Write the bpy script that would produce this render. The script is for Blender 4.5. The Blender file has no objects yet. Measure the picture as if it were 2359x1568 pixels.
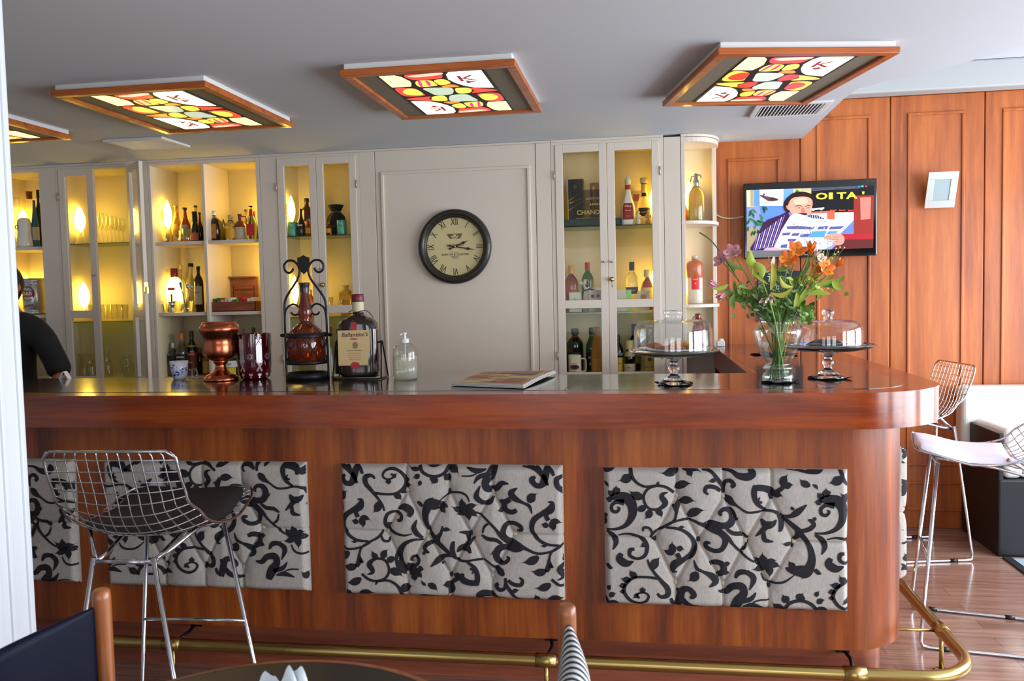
import bpy, bmesh, math, random
from mathutils import Vector, Matrix
random.seed(7)
SC = bpy.context.scene
COL = SC.collection
PI = math.pi
sin, cos, rad = math.sin, math.cos, math.radians

# ------------------------------------------------------------------ camera
FPX, YAW, PIT, ROL = 1952.97, rad(8.78508), rad(-3.21027), rad(-1.28583)
IW, IH = 2359, 1568
CAM = Vector((0, 0, 1.4))
cf = Vector((-sin(YAW) * cos(PIT), cos(YAW) * cos(PIT), sin(PIT)))
cr = cf.cross(Vector((0, 0, 1))).normalized()
cu = cr.cross(cf)
cr, cu = cr * cos(ROL) + cu * sin(ROL), -cr * sin(ROL) + cu * cos(ROL)
cam = bpy.data.cameras.new('camera'); co = bpy.data.objects.new('camera', cam); COL.objects.link(co)
co.matrix_world = Matrix(((cr.x, cu.x, -cf.x, CAM.x), (cr.y, cu.y, -cf.y, CAM.y), (cr.z, cu.z, -cf.z, CAM.z), (0, 0, 0, 1)))
cam.sensor_fit = 'HORIZONTAL'; cam.sensor_width = 36; cam.lens = FPX * 36 / IW
cam.clip_start = 0.05
cam.dof.use_dof = True; cam.dof.focus_distance = 3.6; cam.dof.aperture_fstop = 8
SC.camera = co

def on(x, y, ax, v):
    """the point in the room where the sight line of a photo point meets the plane axis=v"""
    d = cr * ((x - IW / 2) / FPX) - cu * ((y - IH / 2) / FPX) + cf
    return CAM + d * ((v - CAM[ax]) / d[ax])
def depth(p): return (Vector(p) - CAM).dot(cf)

# ------------------------------------------------------------------ materials
def lin(c):
    return tuple(((v / 255) / 12.92 if v <= 10 else ((v / 255 + .055) / 1.055) ** 2.4) for v in c) + (1,)
MC = {}
def newmat(n):
    m = bpy.data.materials.new(n); m.use_nodes = True
    nt = m.node_tree; b = nt.nodes['Principled BSDF']
    return m, nt, b
def M(c, rough=.5, metal=0, trans=0, coat=0, emit=0, ior=1.45, spec=.5, sheen=0, bump=0, name=None):
    k = (tuple(c), rough, metal, trans, coat, emit, ior, spec, bump)
    if k in MC: return MC[k]
    m, nt, b = newmat(name or 'paint')
    b.inputs['Base Color'].default_value = lin(c)
    b.inputs['Roughness'].default_value = rough
    b.inputs['Metallic'].default_value = metal
    b.inputs['IOR'].default_value = ior
    b.inputs['Specular IOR Level'].default_value = spec
    b.inputs['Transmission Weight'].default_value = trans
    b.inputs['Coat Weight'].default_value = coat
    b.inputs['Coat Roughness'].default_value = .08
    if emit:
        b.inputs['Emission Color'].default_value = lin(c); b.inputs['Emission Strength'].default_value = emit
    if bump:
        n = nt.nodes.new('ShaderNodeTexNoise'); n.inputs['Scale'].default_value = 180; n.inputs['Detail'].default_value = 4
        bp = nt.nodes.new('ShaderNodeBump'); bp.inputs['Strength'].default_value = bump; bp.inputs['Distance'].default_value = .001
        tc = nt.nodes.new('ShaderNodeTexCoord')
        nt.links.new(tc.outputs['Object'], n.inputs['Vector']); nt.links.new(n.outputs['Fac'], bp.inputs['Height']); nt.links.new(bp.outputs[0], b.inputs['Normal'])
    MC[k] = m
    return m
def thin(tint, name='thin_glass', boost=1.0, rough=.02, body=0.0, bodycol=(230, 235, 235)):
    """a thin sheet of glass: clear with fresnel reflection"""
    m = bpy.data.materials.new(name); m.use_nodes = True; nt = m.node_tree; nt.nodes.clear()
    o = nt.nodes.new('ShaderNodeOutputMaterial'); t = nt.nodes.new('ShaderNodeBsdfTransparent'); g = nt.nodes.new('ShaderNodeBsdfGlossy')
    t.inputs[0].default_value = lin(tint); g.inputs['Roughness'].default_value = rough
    f = nt.nodes.new('ShaderNodeLayerWeight'); f.inputs['Blend'].default_value = .5
    pw = nt.nodes.new('ShaderNodeMath'); pw.operation = 'POWER'; pw.inputs[1].default_value = 4.0
    mu = nt.nodes.new('ShaderNodeMath'); mu.operation = 'MULTIPLY_ADD'; mu.inputs[1].default_value = .9; mu.inputs[2].default_value = .045 * boost; mu.use_clamp = True
    mx = nt.nodes.new('ShaderNodeMixShader')
    L = nt.links.new
    L(f.outputs['Facing'], pw.inputs[0]); L(pw.outputs[0], mu.inputs[0]); L(mu.outputs[0], mx.inputs[0]); L(t.outputs[0], mx.inputs[1]); L(g.outputs[0], mx.inputs[2])
    last = mx.outputs[0]
    if body:
        d = nt.nodes.new('ShaderNodeBsdfDiffuse'); d.inputs[0].default_value = lin(bodycol)
        m2 = nt.nodes.new('ShaderNodeMixShader'); m2.inputs[0].default_value = body
        L(last, m2.inputs[1]); L(d.outputs[0], m2.inputs[2]); last = m2.outputs[0]
    L(last, o.inputs[0])
    return m
def wood(name, dark, mid, light, grain='Z', scale=1.0, rough=.3, coat=.4, stretch=14):
    m, nt, b = newmat(name); L = nt.links.new
    tc = nt.nodes.new('ShaderNodeTexCoord'); mp = nt.nodes.new('ShaderNodeMapping')
    s = [7.0 * scale] * 3; s['XYZ'.index(grain)] = 7.0 * scale / stretch
    mp.inputs['Scale'].default_value = s
    L(tc.outputs['Object'], mp.inputs[0])
    n1 = nt.nodes.new('ShaderNodeTexNoise'); n1.inputs['Scale'].default_value = 1.3; n1.inputs['Detail'].default_value = 6; n1.inputs['Roughness'].default_value = .6; n1.inputs['Distortion'].default_value = .4
    n2 = nt.nodes.new('ShaderNodeTexNoise'); n2.inputs['Scale'].default_value = 9; n2.inputs['Detail'].default_value = 5; n2.inputs['Roughness'].default_value = .7
    L(mp.outputs[0], n1.inputs[0]); L(mp.outputs[0], n2.inputs[0])
    r = nt.nodes.new('ShaderNodeValToRGB'); cr_ = r.color_ramp
    cr_.elements[0].position = .36; cr_.elements[0].color = lin(dark); cr_.elements[1].position = .66; cr_.elements[1].color = lin(light)
    e = cr_.elements.new(.5); e.color = lin(mid)
    mx = nt.nodes.new('ShaderNodeMix'); mx.data_type = 'FLOAT'; mx.inputs[0].default_value = .28
    L(n1.outputs['Fac'], mx.inputs[2]); L(n2.outputs['Fac'], mx.inputs[3]); L(mx.outputs[0], r.inputs[0]); L(r.outputs[0], b.inputs['Base Color'])
    b.inputs['Roughness'].default_value = rough; b.inputs['Coat Weight'].default_value = coat; b.inputs['Coat Roughness'].default_value = .12
    return m

W_body = wood('bar_veneer', (84, 32, 2), (134, 60, 10), (170, 92, 26), 'Z', 1.0, .42, .08)
W_top = wood('countertop_wood', (92, 30, 0), (132, 50, 2), (162, 72, 8), 'X', 1.6, .2, .3)
W_wall = wood('wall_veneer', (142, 64, 14), (176, 90, 28), (200, 114, 46), 'Z', .9, .45, .08)
W_lamp = wood('lamp_frame_wood', (140, 64, 16), (176, 88, 28), (196, 106, 38), 'X', 2, .4, .3)
W_chair = wood('chair_wood', (112, 56, 20), (144, 78, 34), (166, 98, 48), 'Z', 2, .4, .3)
W_cig = wood('cigar_box_wood', (120, 66, 40), (158, 94, 62), (178, 112, 78), 'X', 2, .5, .1)
W_tray = wood('tray_wood', (92, 38, 16), (124, 58, 26), (150, 84, 40), 'X', 3, .5, .1)
PAINT = M((212, 200, 186), .45, name='ivory_paint')
PAINT_IN = M((222, 208, 170), .6, name='cabinet_inside_paint')
CEIL = M((200, 205, 210), .9, name='ceiling_paint')
WHITE = M((218, 218, 216), .5, name='white_paint'); CORN = M((176, 178, 178), .7, name='cornice_paint')
CHROME = M((205, 208, 214), .16, 1, name='chrome')
STEEL = M((190, 192, 196), .3, 1, name='steel')
BRASS = M((178, 152, 92), .27, 1, name='brass')
IRON = M((26, 27, 31), .45, .4, name='wrought_iron')
BLACK = M((14, 14, 16), .35, name='black')
GLOSSBLACK = M((8, 9, 11), .12, coat=.6, name='gloss_black')
PANE = thin((250, 251, 250), 'pane_glass', .12)
CLEAR = thin((251, 252, 251), 'clear_glass', 1.6)
CLEARY = thin((248, 248, 238), 'drinking_glass', 2.0)
DOMEG = thin((252, 253, 253), 'dome_glass', 1.3, .015)
SHELFG = thin((190, 208, 190), 'shelf_glass', 1.0)
CRYSTAL = M((238, 242, 244), .02, trans=1, ior=1.45, name='solid_clear_glass')
LAMPG = M((255, 214, 84), .4, emit=18, name='glowing_lamp_shade')
LEAF = M((98, 132, 50), .5, name='leaf_green')
LEAF2 = M((154, 172, 62), .5, name='leaf_yellow_green')
LEAF3 = M((70, 100, 42), .5, name='leaf_dark_green')

# ------------------------------------------------------------------ mesh builder
class MB:
    def __init__(s): s.v = []; s.f = []; s.m = []; s.sm = []
    def face(s, ids, m=0, sm=False): s.f.append(tuple(ids)); s.m.append(m); s.sm.append(sm)
    def box(s, x0, x1, y0, y1, z0, z1, m=0):
        b = len(s.v)
        for z in (z0, z1):
            for x, y in ((x0, y0), (x1, y0), (x1, y1), (x0, y1)): s.v.append((x, y, z))
        for q in ((3, 2, 1, 0), (4, 5, 6, 7), (0, 1, 5, 4), (1, 2, 6, 5), (2, 3, 7, 6), (3, 0, 4, 7)): s.face([b + i for i in q], m)
        return s
    def obox(s, c, ax, ay, az, m=0):
        """box from centre and three half vectors"""
        b = len(s.v); c = Vector(c); ax = Vector(ax); ay = Vector(ay); az = Vector(az)
        for k in (-1, 1):
            for i, j in ((-1, -1), (1, -1), (1, 1), (-1, 1)): s.v.append(tuple(c + ax * i + ay * j + az * k))
        for q in ((3, 2, 1, 0), (4, 5, 6, 7), (0, 1, 5, 4), (1, 2, 6, 5), (2, 3, 7, 6), (3, 0, 4, 7)): s.face([b + i for i in q], m)
        return s
    def lathe(s, prof, seg=28, m=0, c=(0, 0, 0), sq=2.0, sx=1, sy=1, a0=0, a1=2 * PI, fn=None, lobes=0, la=0):
        """prof: (r, z) or (r, z, material)"""
        b = len(s.v); full = abs(a1 - a0 - 2 * PI) < 1e-6; n = seg if full else seg + 1
        for p in prof:
            for i in range(n):
                a = a0 + (a1 - a0) * i / seg
                k = 1.0
                if sq != 2.0: k = (abs(cos(a)) ** sq + abs(sin(a)) ** sq) ** (-1 / sq)
                r = p[0] * k * (1 + la * cos(lobes * a) if lobes else 1)
                s.v.append((c[0] + r * cos(a) * sx, c[1] + r * sin(a) * sy, c[2] + p[1]))
        for j in range(len(prof) - 1):
            mm = prof[j][2] if len(prof[j]) > 2 else m
            for i in range(seg):
                i2 = (i + 1) % n
                s.face((b + j * n + i, b + j * n + i2, b + (j + 1) * n + i2, b + (j + 1) * n + i), mm, True)
        return s
    def tube(s, pts, r, seg=8, m=0, closed=False, cap=True):
        P = [Vector(p) for p in pts]; n = len(P); b = len(s.v)
        rr = r if isinstance(r, (list, tuple)) else [r] * n
        up = None
        for i in range(n):
            if closed: t = (P[(i + 1) % n] - P[i - 1])
            else: t = P[min(i + 1, n - 1)] - P[max(i - 1, 0)]
            t = t.normalized() if t.length > 1e-9 else Vector((0, 0, 1))
            if up is None:
                up = Vector((0, 0, 1)) if abs(t.z) < .9 else Vector((1, 0, 0))
            x = up - t * up.dot(t)
            if x.length < 1e-6: x = Vector((1, 0, 0)) - t * t.x
            x.normalize(); y = t.cross(x); up = x
            for k in range(seg):
                a = 2 * PI * k / seg
                s.v.append(tuple(P[i] + (x * cos(a) + y * sin(a)) * rr[i]))
        for i in range(n if closed else n - 1):
            j = (i + 1) % n
            for k in range(seg):
                k2 = (k + 1) % seg
                s.face((b + i * seg + k, b + i * seg + k2, b + j * seg + k2, b + j * seg + k), m, True)
        if cap and not closed:
            s.face([b + k for k in range(seg)][::-1], m); s.face([b + (n - 1) * seg + k for k in range(seg)], m)
        return s
    def prism(s, poly, z0, z1, m=0, mt=None, mb=None, smooth=False, T=None):
        """poly in xy extruded z0..z1; T maps (x,y,z)->point"""
        T = T or (lambda x, y, z: (x, y, z)); b = len(s.v); n = len(poly)
        for z in (z0, z1):
            for x, y in poly: s.v.append(tuple(T(x, y, z)))
        for i in range(n):
            j = (i + 1) % n; s.face((b + i, b + j, b + n + j, b + n + i), m, smooth)
        s.face([b + n + i for i in range(n)], m if mt is None else mt); s.face([b + i for i in range(n)][::-1], m if mb is None else mb)
        return s
    def poly(s, pts, m=0):
        b = len(s.v); s.v += [tuple(p) for p in pts]; s.face(range(b, b + len(pts)), m); return s
    def grid(s, fn, nu, nv, m=0, smooth=True, flip=False):
        b = len(s.v)
        for j in range(nv + 1):
            for i in range(nu + 1): s.v.append(tuple(fn(i / nu, j / nv)))
        for j in range(nv):
            for i in range(nu):
                q = (b + j * (nu + 1) + i, b + j * (nu + 1) + i + 1, b + (j + 1) * (nu + 1) + i + 1, b + (j + 1) * (nu + 1) + i)
                s.face(q[::-1] if flip else q, m, smooth)
        return s
    def ball(s, c, r, m=0, seg=12, sx=1, sy=1, sz=1):
        prof = [(max(r * sin(PI * k / (seg // 2 + 2)), 1e-5), -r * cos(PI * k / (seg // 2 + 2)) * sz) for k in range(seg // 2 + 3)]
        return s.lathe(prof, seg, m, c, sx=sx, sy=sy)
    def text(s, txt, size, T, m=0, bold=0, align='CENTER'):
        """T maps flat (x, y) of the lettering to a point"""
        cu_ = bpy.data.curves.new('t', 'FONT'); cu_.body = txt; cu_.size = size; cu_.align_x = align; cu_.align_y = 'CENTER'; cu_.offset = bold; cu_.resolution_u = 2
        o = bpy.data.objects.new('t', cu_); COL.objects.link(o)
        dg = bpy.context.evaluated_depsgraph_get(); me = bpy.data.meshes.new_from_object(o.evaluated_get(dg))
        b = len(s.v)
        for v in me.vertices: s.v.append(tuple(T(v.co.x, v.co.y)))
        for p in me.polygons: s.face([b + i for i in p.vertices], m)
        bpy.data.objects.remove(o); bpy.data.curves.remove(cu_); bpy.data.meshes.remove(me)
        return s
    def xf(s, fn): s.v = [tuple(fn(Vector(v))) for v in s.v]; return s
    def build(s, name, mats, parent=None, loc=(0, 0, 0), rot=(0, 0, 0), bev=0, label=None, sub=0, seg=2, auto=0):
        me = bpy.data.meshes.new(name); me.from_pydata(s.v, [], s.f)
        mats = mats if isinstance(mats, (list, tuple)) else [mats]
        for m in mats: me.materials.append(m)
        for p, m, sm in zip(me.polygons, s.m, s.sm): p.material_index = min(m, len(mats) - 1); p.use_smooth = sm
        me.update()
        if auto: me.polygons.foreach_set('use_smooth', [True] * len(me.polygons)); me.set_sharp_from_angle(angle=rad(auto))
        o = bpy.data.objects.new(name, me); COL.objects.link(o)
        o.location = loc; o.rotation_euler = rot
        if parent: o.parent = parent
        if label: o['label'] = label
        if bev:
            b = o.modifiers.new('bevel', 'BEVEL'); b.width = bev; b.segments = seg; b.limit_method = 'ANGLE'; b.angle_limit = rad(40); b.use_clamp_overlap = True
        if sub:
            b = o.modifiers.new('sub', 'SUBSURF'); b.levels = sub; b.render_levels = sub
        return o
def tag(o, label, cat, group=None, kind=None):
    if label: o['label'] = label
    if cat: o['category'] = cat
    if group: o['group'] = group
    if kind: o['kind'] = kind
    return o
def thing(name, label, cat, loc=(0, 0, 0), rz=0, group=None):
    o = bpy.data.objects.new(name, None); COL.objects.link(o); o.location = loc; o.rotation_euler = (0, 0, rz); o.empty_display_size = .05
    return tag(o, label, cat, group)
def struct(o): o['kind'] = 'structure'; return o
def copy_tree(o, parent=None):
    c = o.copy(); COL.objects.link(c); c.parent = parent
    for ch in [q for q in COL.objects if q.parent == o]: copy_tree(ch, c)
    return c
def spline(P, n=6, closed=False):
    """catmull-rom through P (tuples of any size)"""
    out = []; N = len(P)
    for i in range(N if closed else N - 1):
        p0 = P[(i - 1) % N] if closed else P[max(i - 1, 0)]; p1 = P[i]; p2 = P[(i + 1) % N]; p3 = P[(i + 2) % N] if closed else P[min(i + 2, N - 1)]
        for k in range(n):
            t = k / n
            out.append(tuple(.5 * (2 * b + (c - a) * t + (2 * a - 5 * b + 4 * c - d) * t * t + (3 * b - a - 3 * c + d) * t ** 3) for a, b, c, d in zip(p0, p1, p2, p3)))
    if not closed: out.append(tuple(P[-1]))
    return out

# ================================================================== the room
FY, WY, ZC, ZS = 4.77, 5.10, 1.07, 2.245      # cabinet fronts, back wall, counter height, lower ceiling
# floor: laminate planks, pale tiles by the sofa
def floor_mat():
    m, nt, b = newmat('laminate_planks'); L = nt.links.new
    tc = nt.nodes.new('ShaderNodeTexCoord'); br = nt.nodes.new('ShaderNodeTexBrick')
    br.inputs['Color1'].default_value = lin((178, 142, 126)); br.inputs['Color2'].default_value = lin((156, 118, 102)); br.inputs['Mortar'].default_value = lin((124, 90, 76))
    br.inputs['Scale'].default_value = 1; br.inputs['Mortar Size'].default_value = .0015; br.inputs['Brick Width'].default_value = .9; br.inputs['Row Height'].default_value = .095
    mp = nt.nodes.new('ShaderNodeMapping'); mp.inputs['Scale'].default_value = (1.2, 16, 1)
    n = nt.nodes.new('ShaderNodeTexNoise'); n.inputs['Scale'].default_value = 2.4; n.inputs['Detail'].default_value = 6; n.inputs['Distortion'].default_value = .6
    L(tc.outputs['Object'], br.inputs['Vector']); L(tc.outputs['Object'], mp.inputs[0]); L(mp.outputs[0], n.inputs[0])
    r = nt.nodes.new('ShaderNodeValToRGB'); r.color_ramp.elements[0].position = .35; r.color_ramp.elements[0].color = (.55, .48, .45, 1); r.color_ramp.elements[1].position = .7; r.color_ramp.elements[1].color = (1.1, 1.05, 1.02, 1)
    mx = nt.nodes.new('ShaderNodeMix'); mx.data_type = 'RGBA'; mx.blend_type = 'MULTIPLY'; mx.inputs[0].default_value = .8
    L(n.outputs['Fac'], r.inputs[0]); L(br.outputs['Color'], mx.inputs[6]); L(r.outputs[0], mx.inputs[7]); L(mx.outputs[2], b.inputs['Base Color'])
    b.inputs['Roughness'].default_value = .22; b.inputs['Coat Weight'].default_value = .4; b.inputs['Coat Roughness'].default_value = .1
    return m
FLOORM = floor_mat()
struct(MB().box(-4.7, 3.5, -3.2, 5.2, -.05, 0).build('floor', FLOORM))
struct(MB().box(1.83, 3.48, 3.2, 4.55, .0, .004).build('floor_tiles', M((176, 190, 206), .3, coat=.3)))
struct(MB().box(1.79, 1.83, 2.6, 4.56, 0, .008).build('trim_1', M((38, 36, 40), .5)))
# ceilings: the dropped part with its slanting edge, the higher part beyond
drop = [(-4.7, 5.2), (-4.7, -3.2), (3.5, -3.2), (3.5, .3), (2.35, 1.98), (1.66, 2.95), (1.372, 3.357), (1.12, 3.70), (1.0, 3.80), (.93, 3.90), (.916, 4.1), (.916, 5.2)]
struct(MB().prism(drop, ZS, 2.60, 0).build('ceiling', CEIL))
struct(MB().box(.7, 3.5, .2, 5.2, 2.601, 2.65).build('ceiling_high', CEIL))
struct(MB().box(.93, 3.49, 4.98, 5.099, 2.452, 2.60).build('trim_2', CORN, bev=.01))
# back wall: plaster behind the cabinets, veneered panels to the right
struct(MB().box(-4.7, .43, WY, 5.2, 0, 2.3).build('wall_back', M((200, 196, 186), .7)))
def groove_panel():
    b = MB(); b.box(.43, 3.5, WY + .012, 5.2, 0, 2.62)
    xs = [.43, .903, 1.393, 1.889, 2.385, 2.881, 3.377, 3.5]
    for i in range(len(xs) - 1):
        x0, x1 = xs[i] + .003, xs[i + 1] - .003
        b.box(x0, x1, WY, WY + .02, .0, 2.452)
        if x1 - x0 < .3: continue
        px0, px1 = (x0 + .065, x1 - .107) if i == 0 else (x0 + .087, x1 - .102)
        zt = 2.145 if i == 0 else 2.355
        for z0, z1 in ((.36, zt), (.1, .27)):
            for a, c, d, e in ((px0, px0 + .016, z0 + .016, z1 - .016), (px1 - .016, px1, z0 + .016, z1 - .016), (px0, px1, z1 - .016, z1), (px0, px1, z0, z0 + .016)):
                b.box(a, c, WY - .009, WY + .002, d, e)
    return b
struct(groove_panel().build('wall_veneered', W_wall, bev=.0035))
struct(MB().box(-4.7, -4.6, -3.2, 5.2, 0, 2.3).build('wall_left', CEIL))
# right wall and the wall behind the camera, each with tall windows
wr = MB()
wr.box(3.4, 3.5, -3.2, 5.2, 0, .45); wr.box(3.4, 3.5, -3.2, 5.2, 2.2, 2.62)
for a, c in ((-3.2, -2.4), (.55, .85), (2.75, 3.05), (4.8, 5.2), (-1.0, -.8)): wr.box(3.4, 3.5, a, c, .45, 2.2)
struct(wr.build('wall_right', CEIL))
wf = MB(); wf.box(-4.7, 3.5, -3.3, -3.2, 0, .5); wf.box(-4.7, 3.5, -3.3, -3.2, 2.1, 2.3)
for a, c in ((-4.7, -3.2), (-1.8, -1.2), (.2, .8), (2.2, 3.5)): wf.box(a, c, -3.3, -3.2, .5, 2.1)
struct(wf.build('wall_front', CEIL))
FR = M((70, 62, 56), .5)
wi = 0
def window(x0, x1, y0, y1, z0, z1):
    global wi
    wi += 1; b = MB(); t = .03
    if x1 - x0 > y1 - y0:
        for a, c in ((x0, x0 + .05), (x1 - .05, x1), ((x0 + x1) / 2 - .025, (x0 + x1) / 2 + .025)): b.box(a, c, y0 + .02, y0 + .07, z0, z1)
        for a, c in ((z0, z0 + .05), (z1 - .05, z1)): b.box(x0, x1, y0 + .02, y0 + .07, a, c)
    else:
        for a, c in ((y0, y0 + .05), (y1 - .05, y1), ((y0 + y1) / 2 - .025, (y0 + y1) / 2 + .025)): b.box(x0 + .02, x0 + .07, a, c, z0, z1)
        for a, c in ((z0, z0 + .05), (z1 - .05, z1)): b.box(x0 + .02, x0 + .07, y0, y1, a, c)
    struct(b.build('window_%d' % wi, FR))
def area(name, loc, rot, sx, sy, power, col, spread=180):
    l = bpy.data.lights.new(name, 'AREA'); l.shape = 'RECTANGLE'; l.size = sx; l.size_y = sy; l.energy = power; l.color = col; l.spread = rad(spread)
    o = bpy.data.objects.new(name, l); COL.objects.link(o); o.location = loc; o.rotation_euler = rot
    return o
COOL = (.90, .955, 1.0)
for a, c in ((-.8, .55), (.85, 2.75), (3.05, 4.8)):
    window(3.4, 3.5, a, c, .45, 2.2)
    area('daylight', (3.56, (a + c) / 2, 1.33), (0, rad(90), 0), 1.75, c - a, 76 * (c - a), (.84, .92, 1.0))
for a, c in ((-3.2, -1.8), (-1.2, .2), (.8, 2.2)):
    window(a, c, -3.3, -3.2, .5, 2.1)
    area('daylight', ((a + c) / 2, -3.36, 1.3), (rad(90), 0, 0), c - a, 1.6, (25 if a > -3 else 14) * (c - a), COOL)
w = bpy.data.worlds.new('world'); SC.world = w; w.use_nodes = True
w.node_tree.nodes['Background'].inputs[0].default_value = (.5, .55, .62, 1); w.node_tree.nodes['Background'].inputs[1].default_value = .35

# the white door casing at the left edge of the view
b = MB(); cx = -1.505
b.box(cx - .9, cx - .075, 1.70, 1.86, 0, ZS)
b.box(cx - .083, cx, 1.712, 1.86, 0, ZS)
for a, c, d in ((-.072, -.058, 1.700), (-.05, -.034, 1.704), (-.026, -.002, 1.698)): b.box(cx + a, cx + c, d, 1.72, 0, ZS)
for a, c in ((1.735, 1.757), (1.783, 1.800), (1.842, 1.8602)): b.box(cx - .01, cx + .006, a, c, 0, ZS)
struct(b.build('door_frame_1', M((214, 218, 222), .45), bev=.004))

# ================================================================== bar counter
def lpath(x0, xr, yf, r, yend, n=14, ix=None, iy=None):
    """L footprint: front at yf from x0 to the rounded corner, right side at xr back to yend"""
    p = [(x0, yf), (xr - r, yf)]
    p += [(xr - r + r * sin(PI / 2 * k / n), yf + r - r * cos(PI / 2 * k / n)) for k in range(1, n + 1)]
    p += [(xr, yend)]
    if ix is not None: p += [(ix, yend), (ix, iy), (x0, iy)]
    return p
bar = thing('bar_counter', 'long L-shaped wooden bar counter with rounded corner and upholstered front', 'bar counter', (-1, 3, 0))
bo = Vector((-1, 3, 0))
def loc_(b): b.xf(lambda v: v - bo); return b
XL = -4.0
loc_(MB().prism(lpath(XL, .974, 2.72, .33, 5.09, ix=.40, iy=3.36), .957, ZC)).build('countertop', W_top, bar, auto=25)
def inlay_mat():
    m, nt, bb = newmat('dark_inlay'); bb.inputs['Base Color'].default_value = lin((44, 34, 28)); bb.inputs['Roughness'].default_value = .16; bb.inputs['Coat Weight'].default_value = .5; bb.inputs['Coat Roughness'].default_value = .06
    return m
INL = inlay_mat()
loc_(MB().prism(lpath(XL + .02, .865, 2.822, .2, 5.085, ix=.43, iy=3.355), ZC - .002, ZC + .0012)).build('counter_inlay', INL, bar, label='dark glossy inlaid top surface')
loc_(MB().box(-.262, -.259, 2.822, 3.355, ZC, ZC + .0016)).build('seam', M((90, 84, 78), .4), bar)
body = MB()
pb = lpath(XL + .05, .866, 2.85, .23, 5.09, ix=.45, iy=3.2)
body.prism(pb, .205, .958)
loc_(body).build('counter_body', W_body, bar, auto=25)
TOEM = wood('toe_kick_laminate', (120, 58, 38), (150, 80, 56), (172, 98, 70), 'X', 1.5, .4, .1)
loc_(MB().prism(lpath(XL + .1, .80, 2.97, .08, 5.08, n=8, ix=.5, iy=3.1), 0, .206)).build('toe_kick', TOEM, bar, auto=25, label='recessed plank-clad base')

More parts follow.
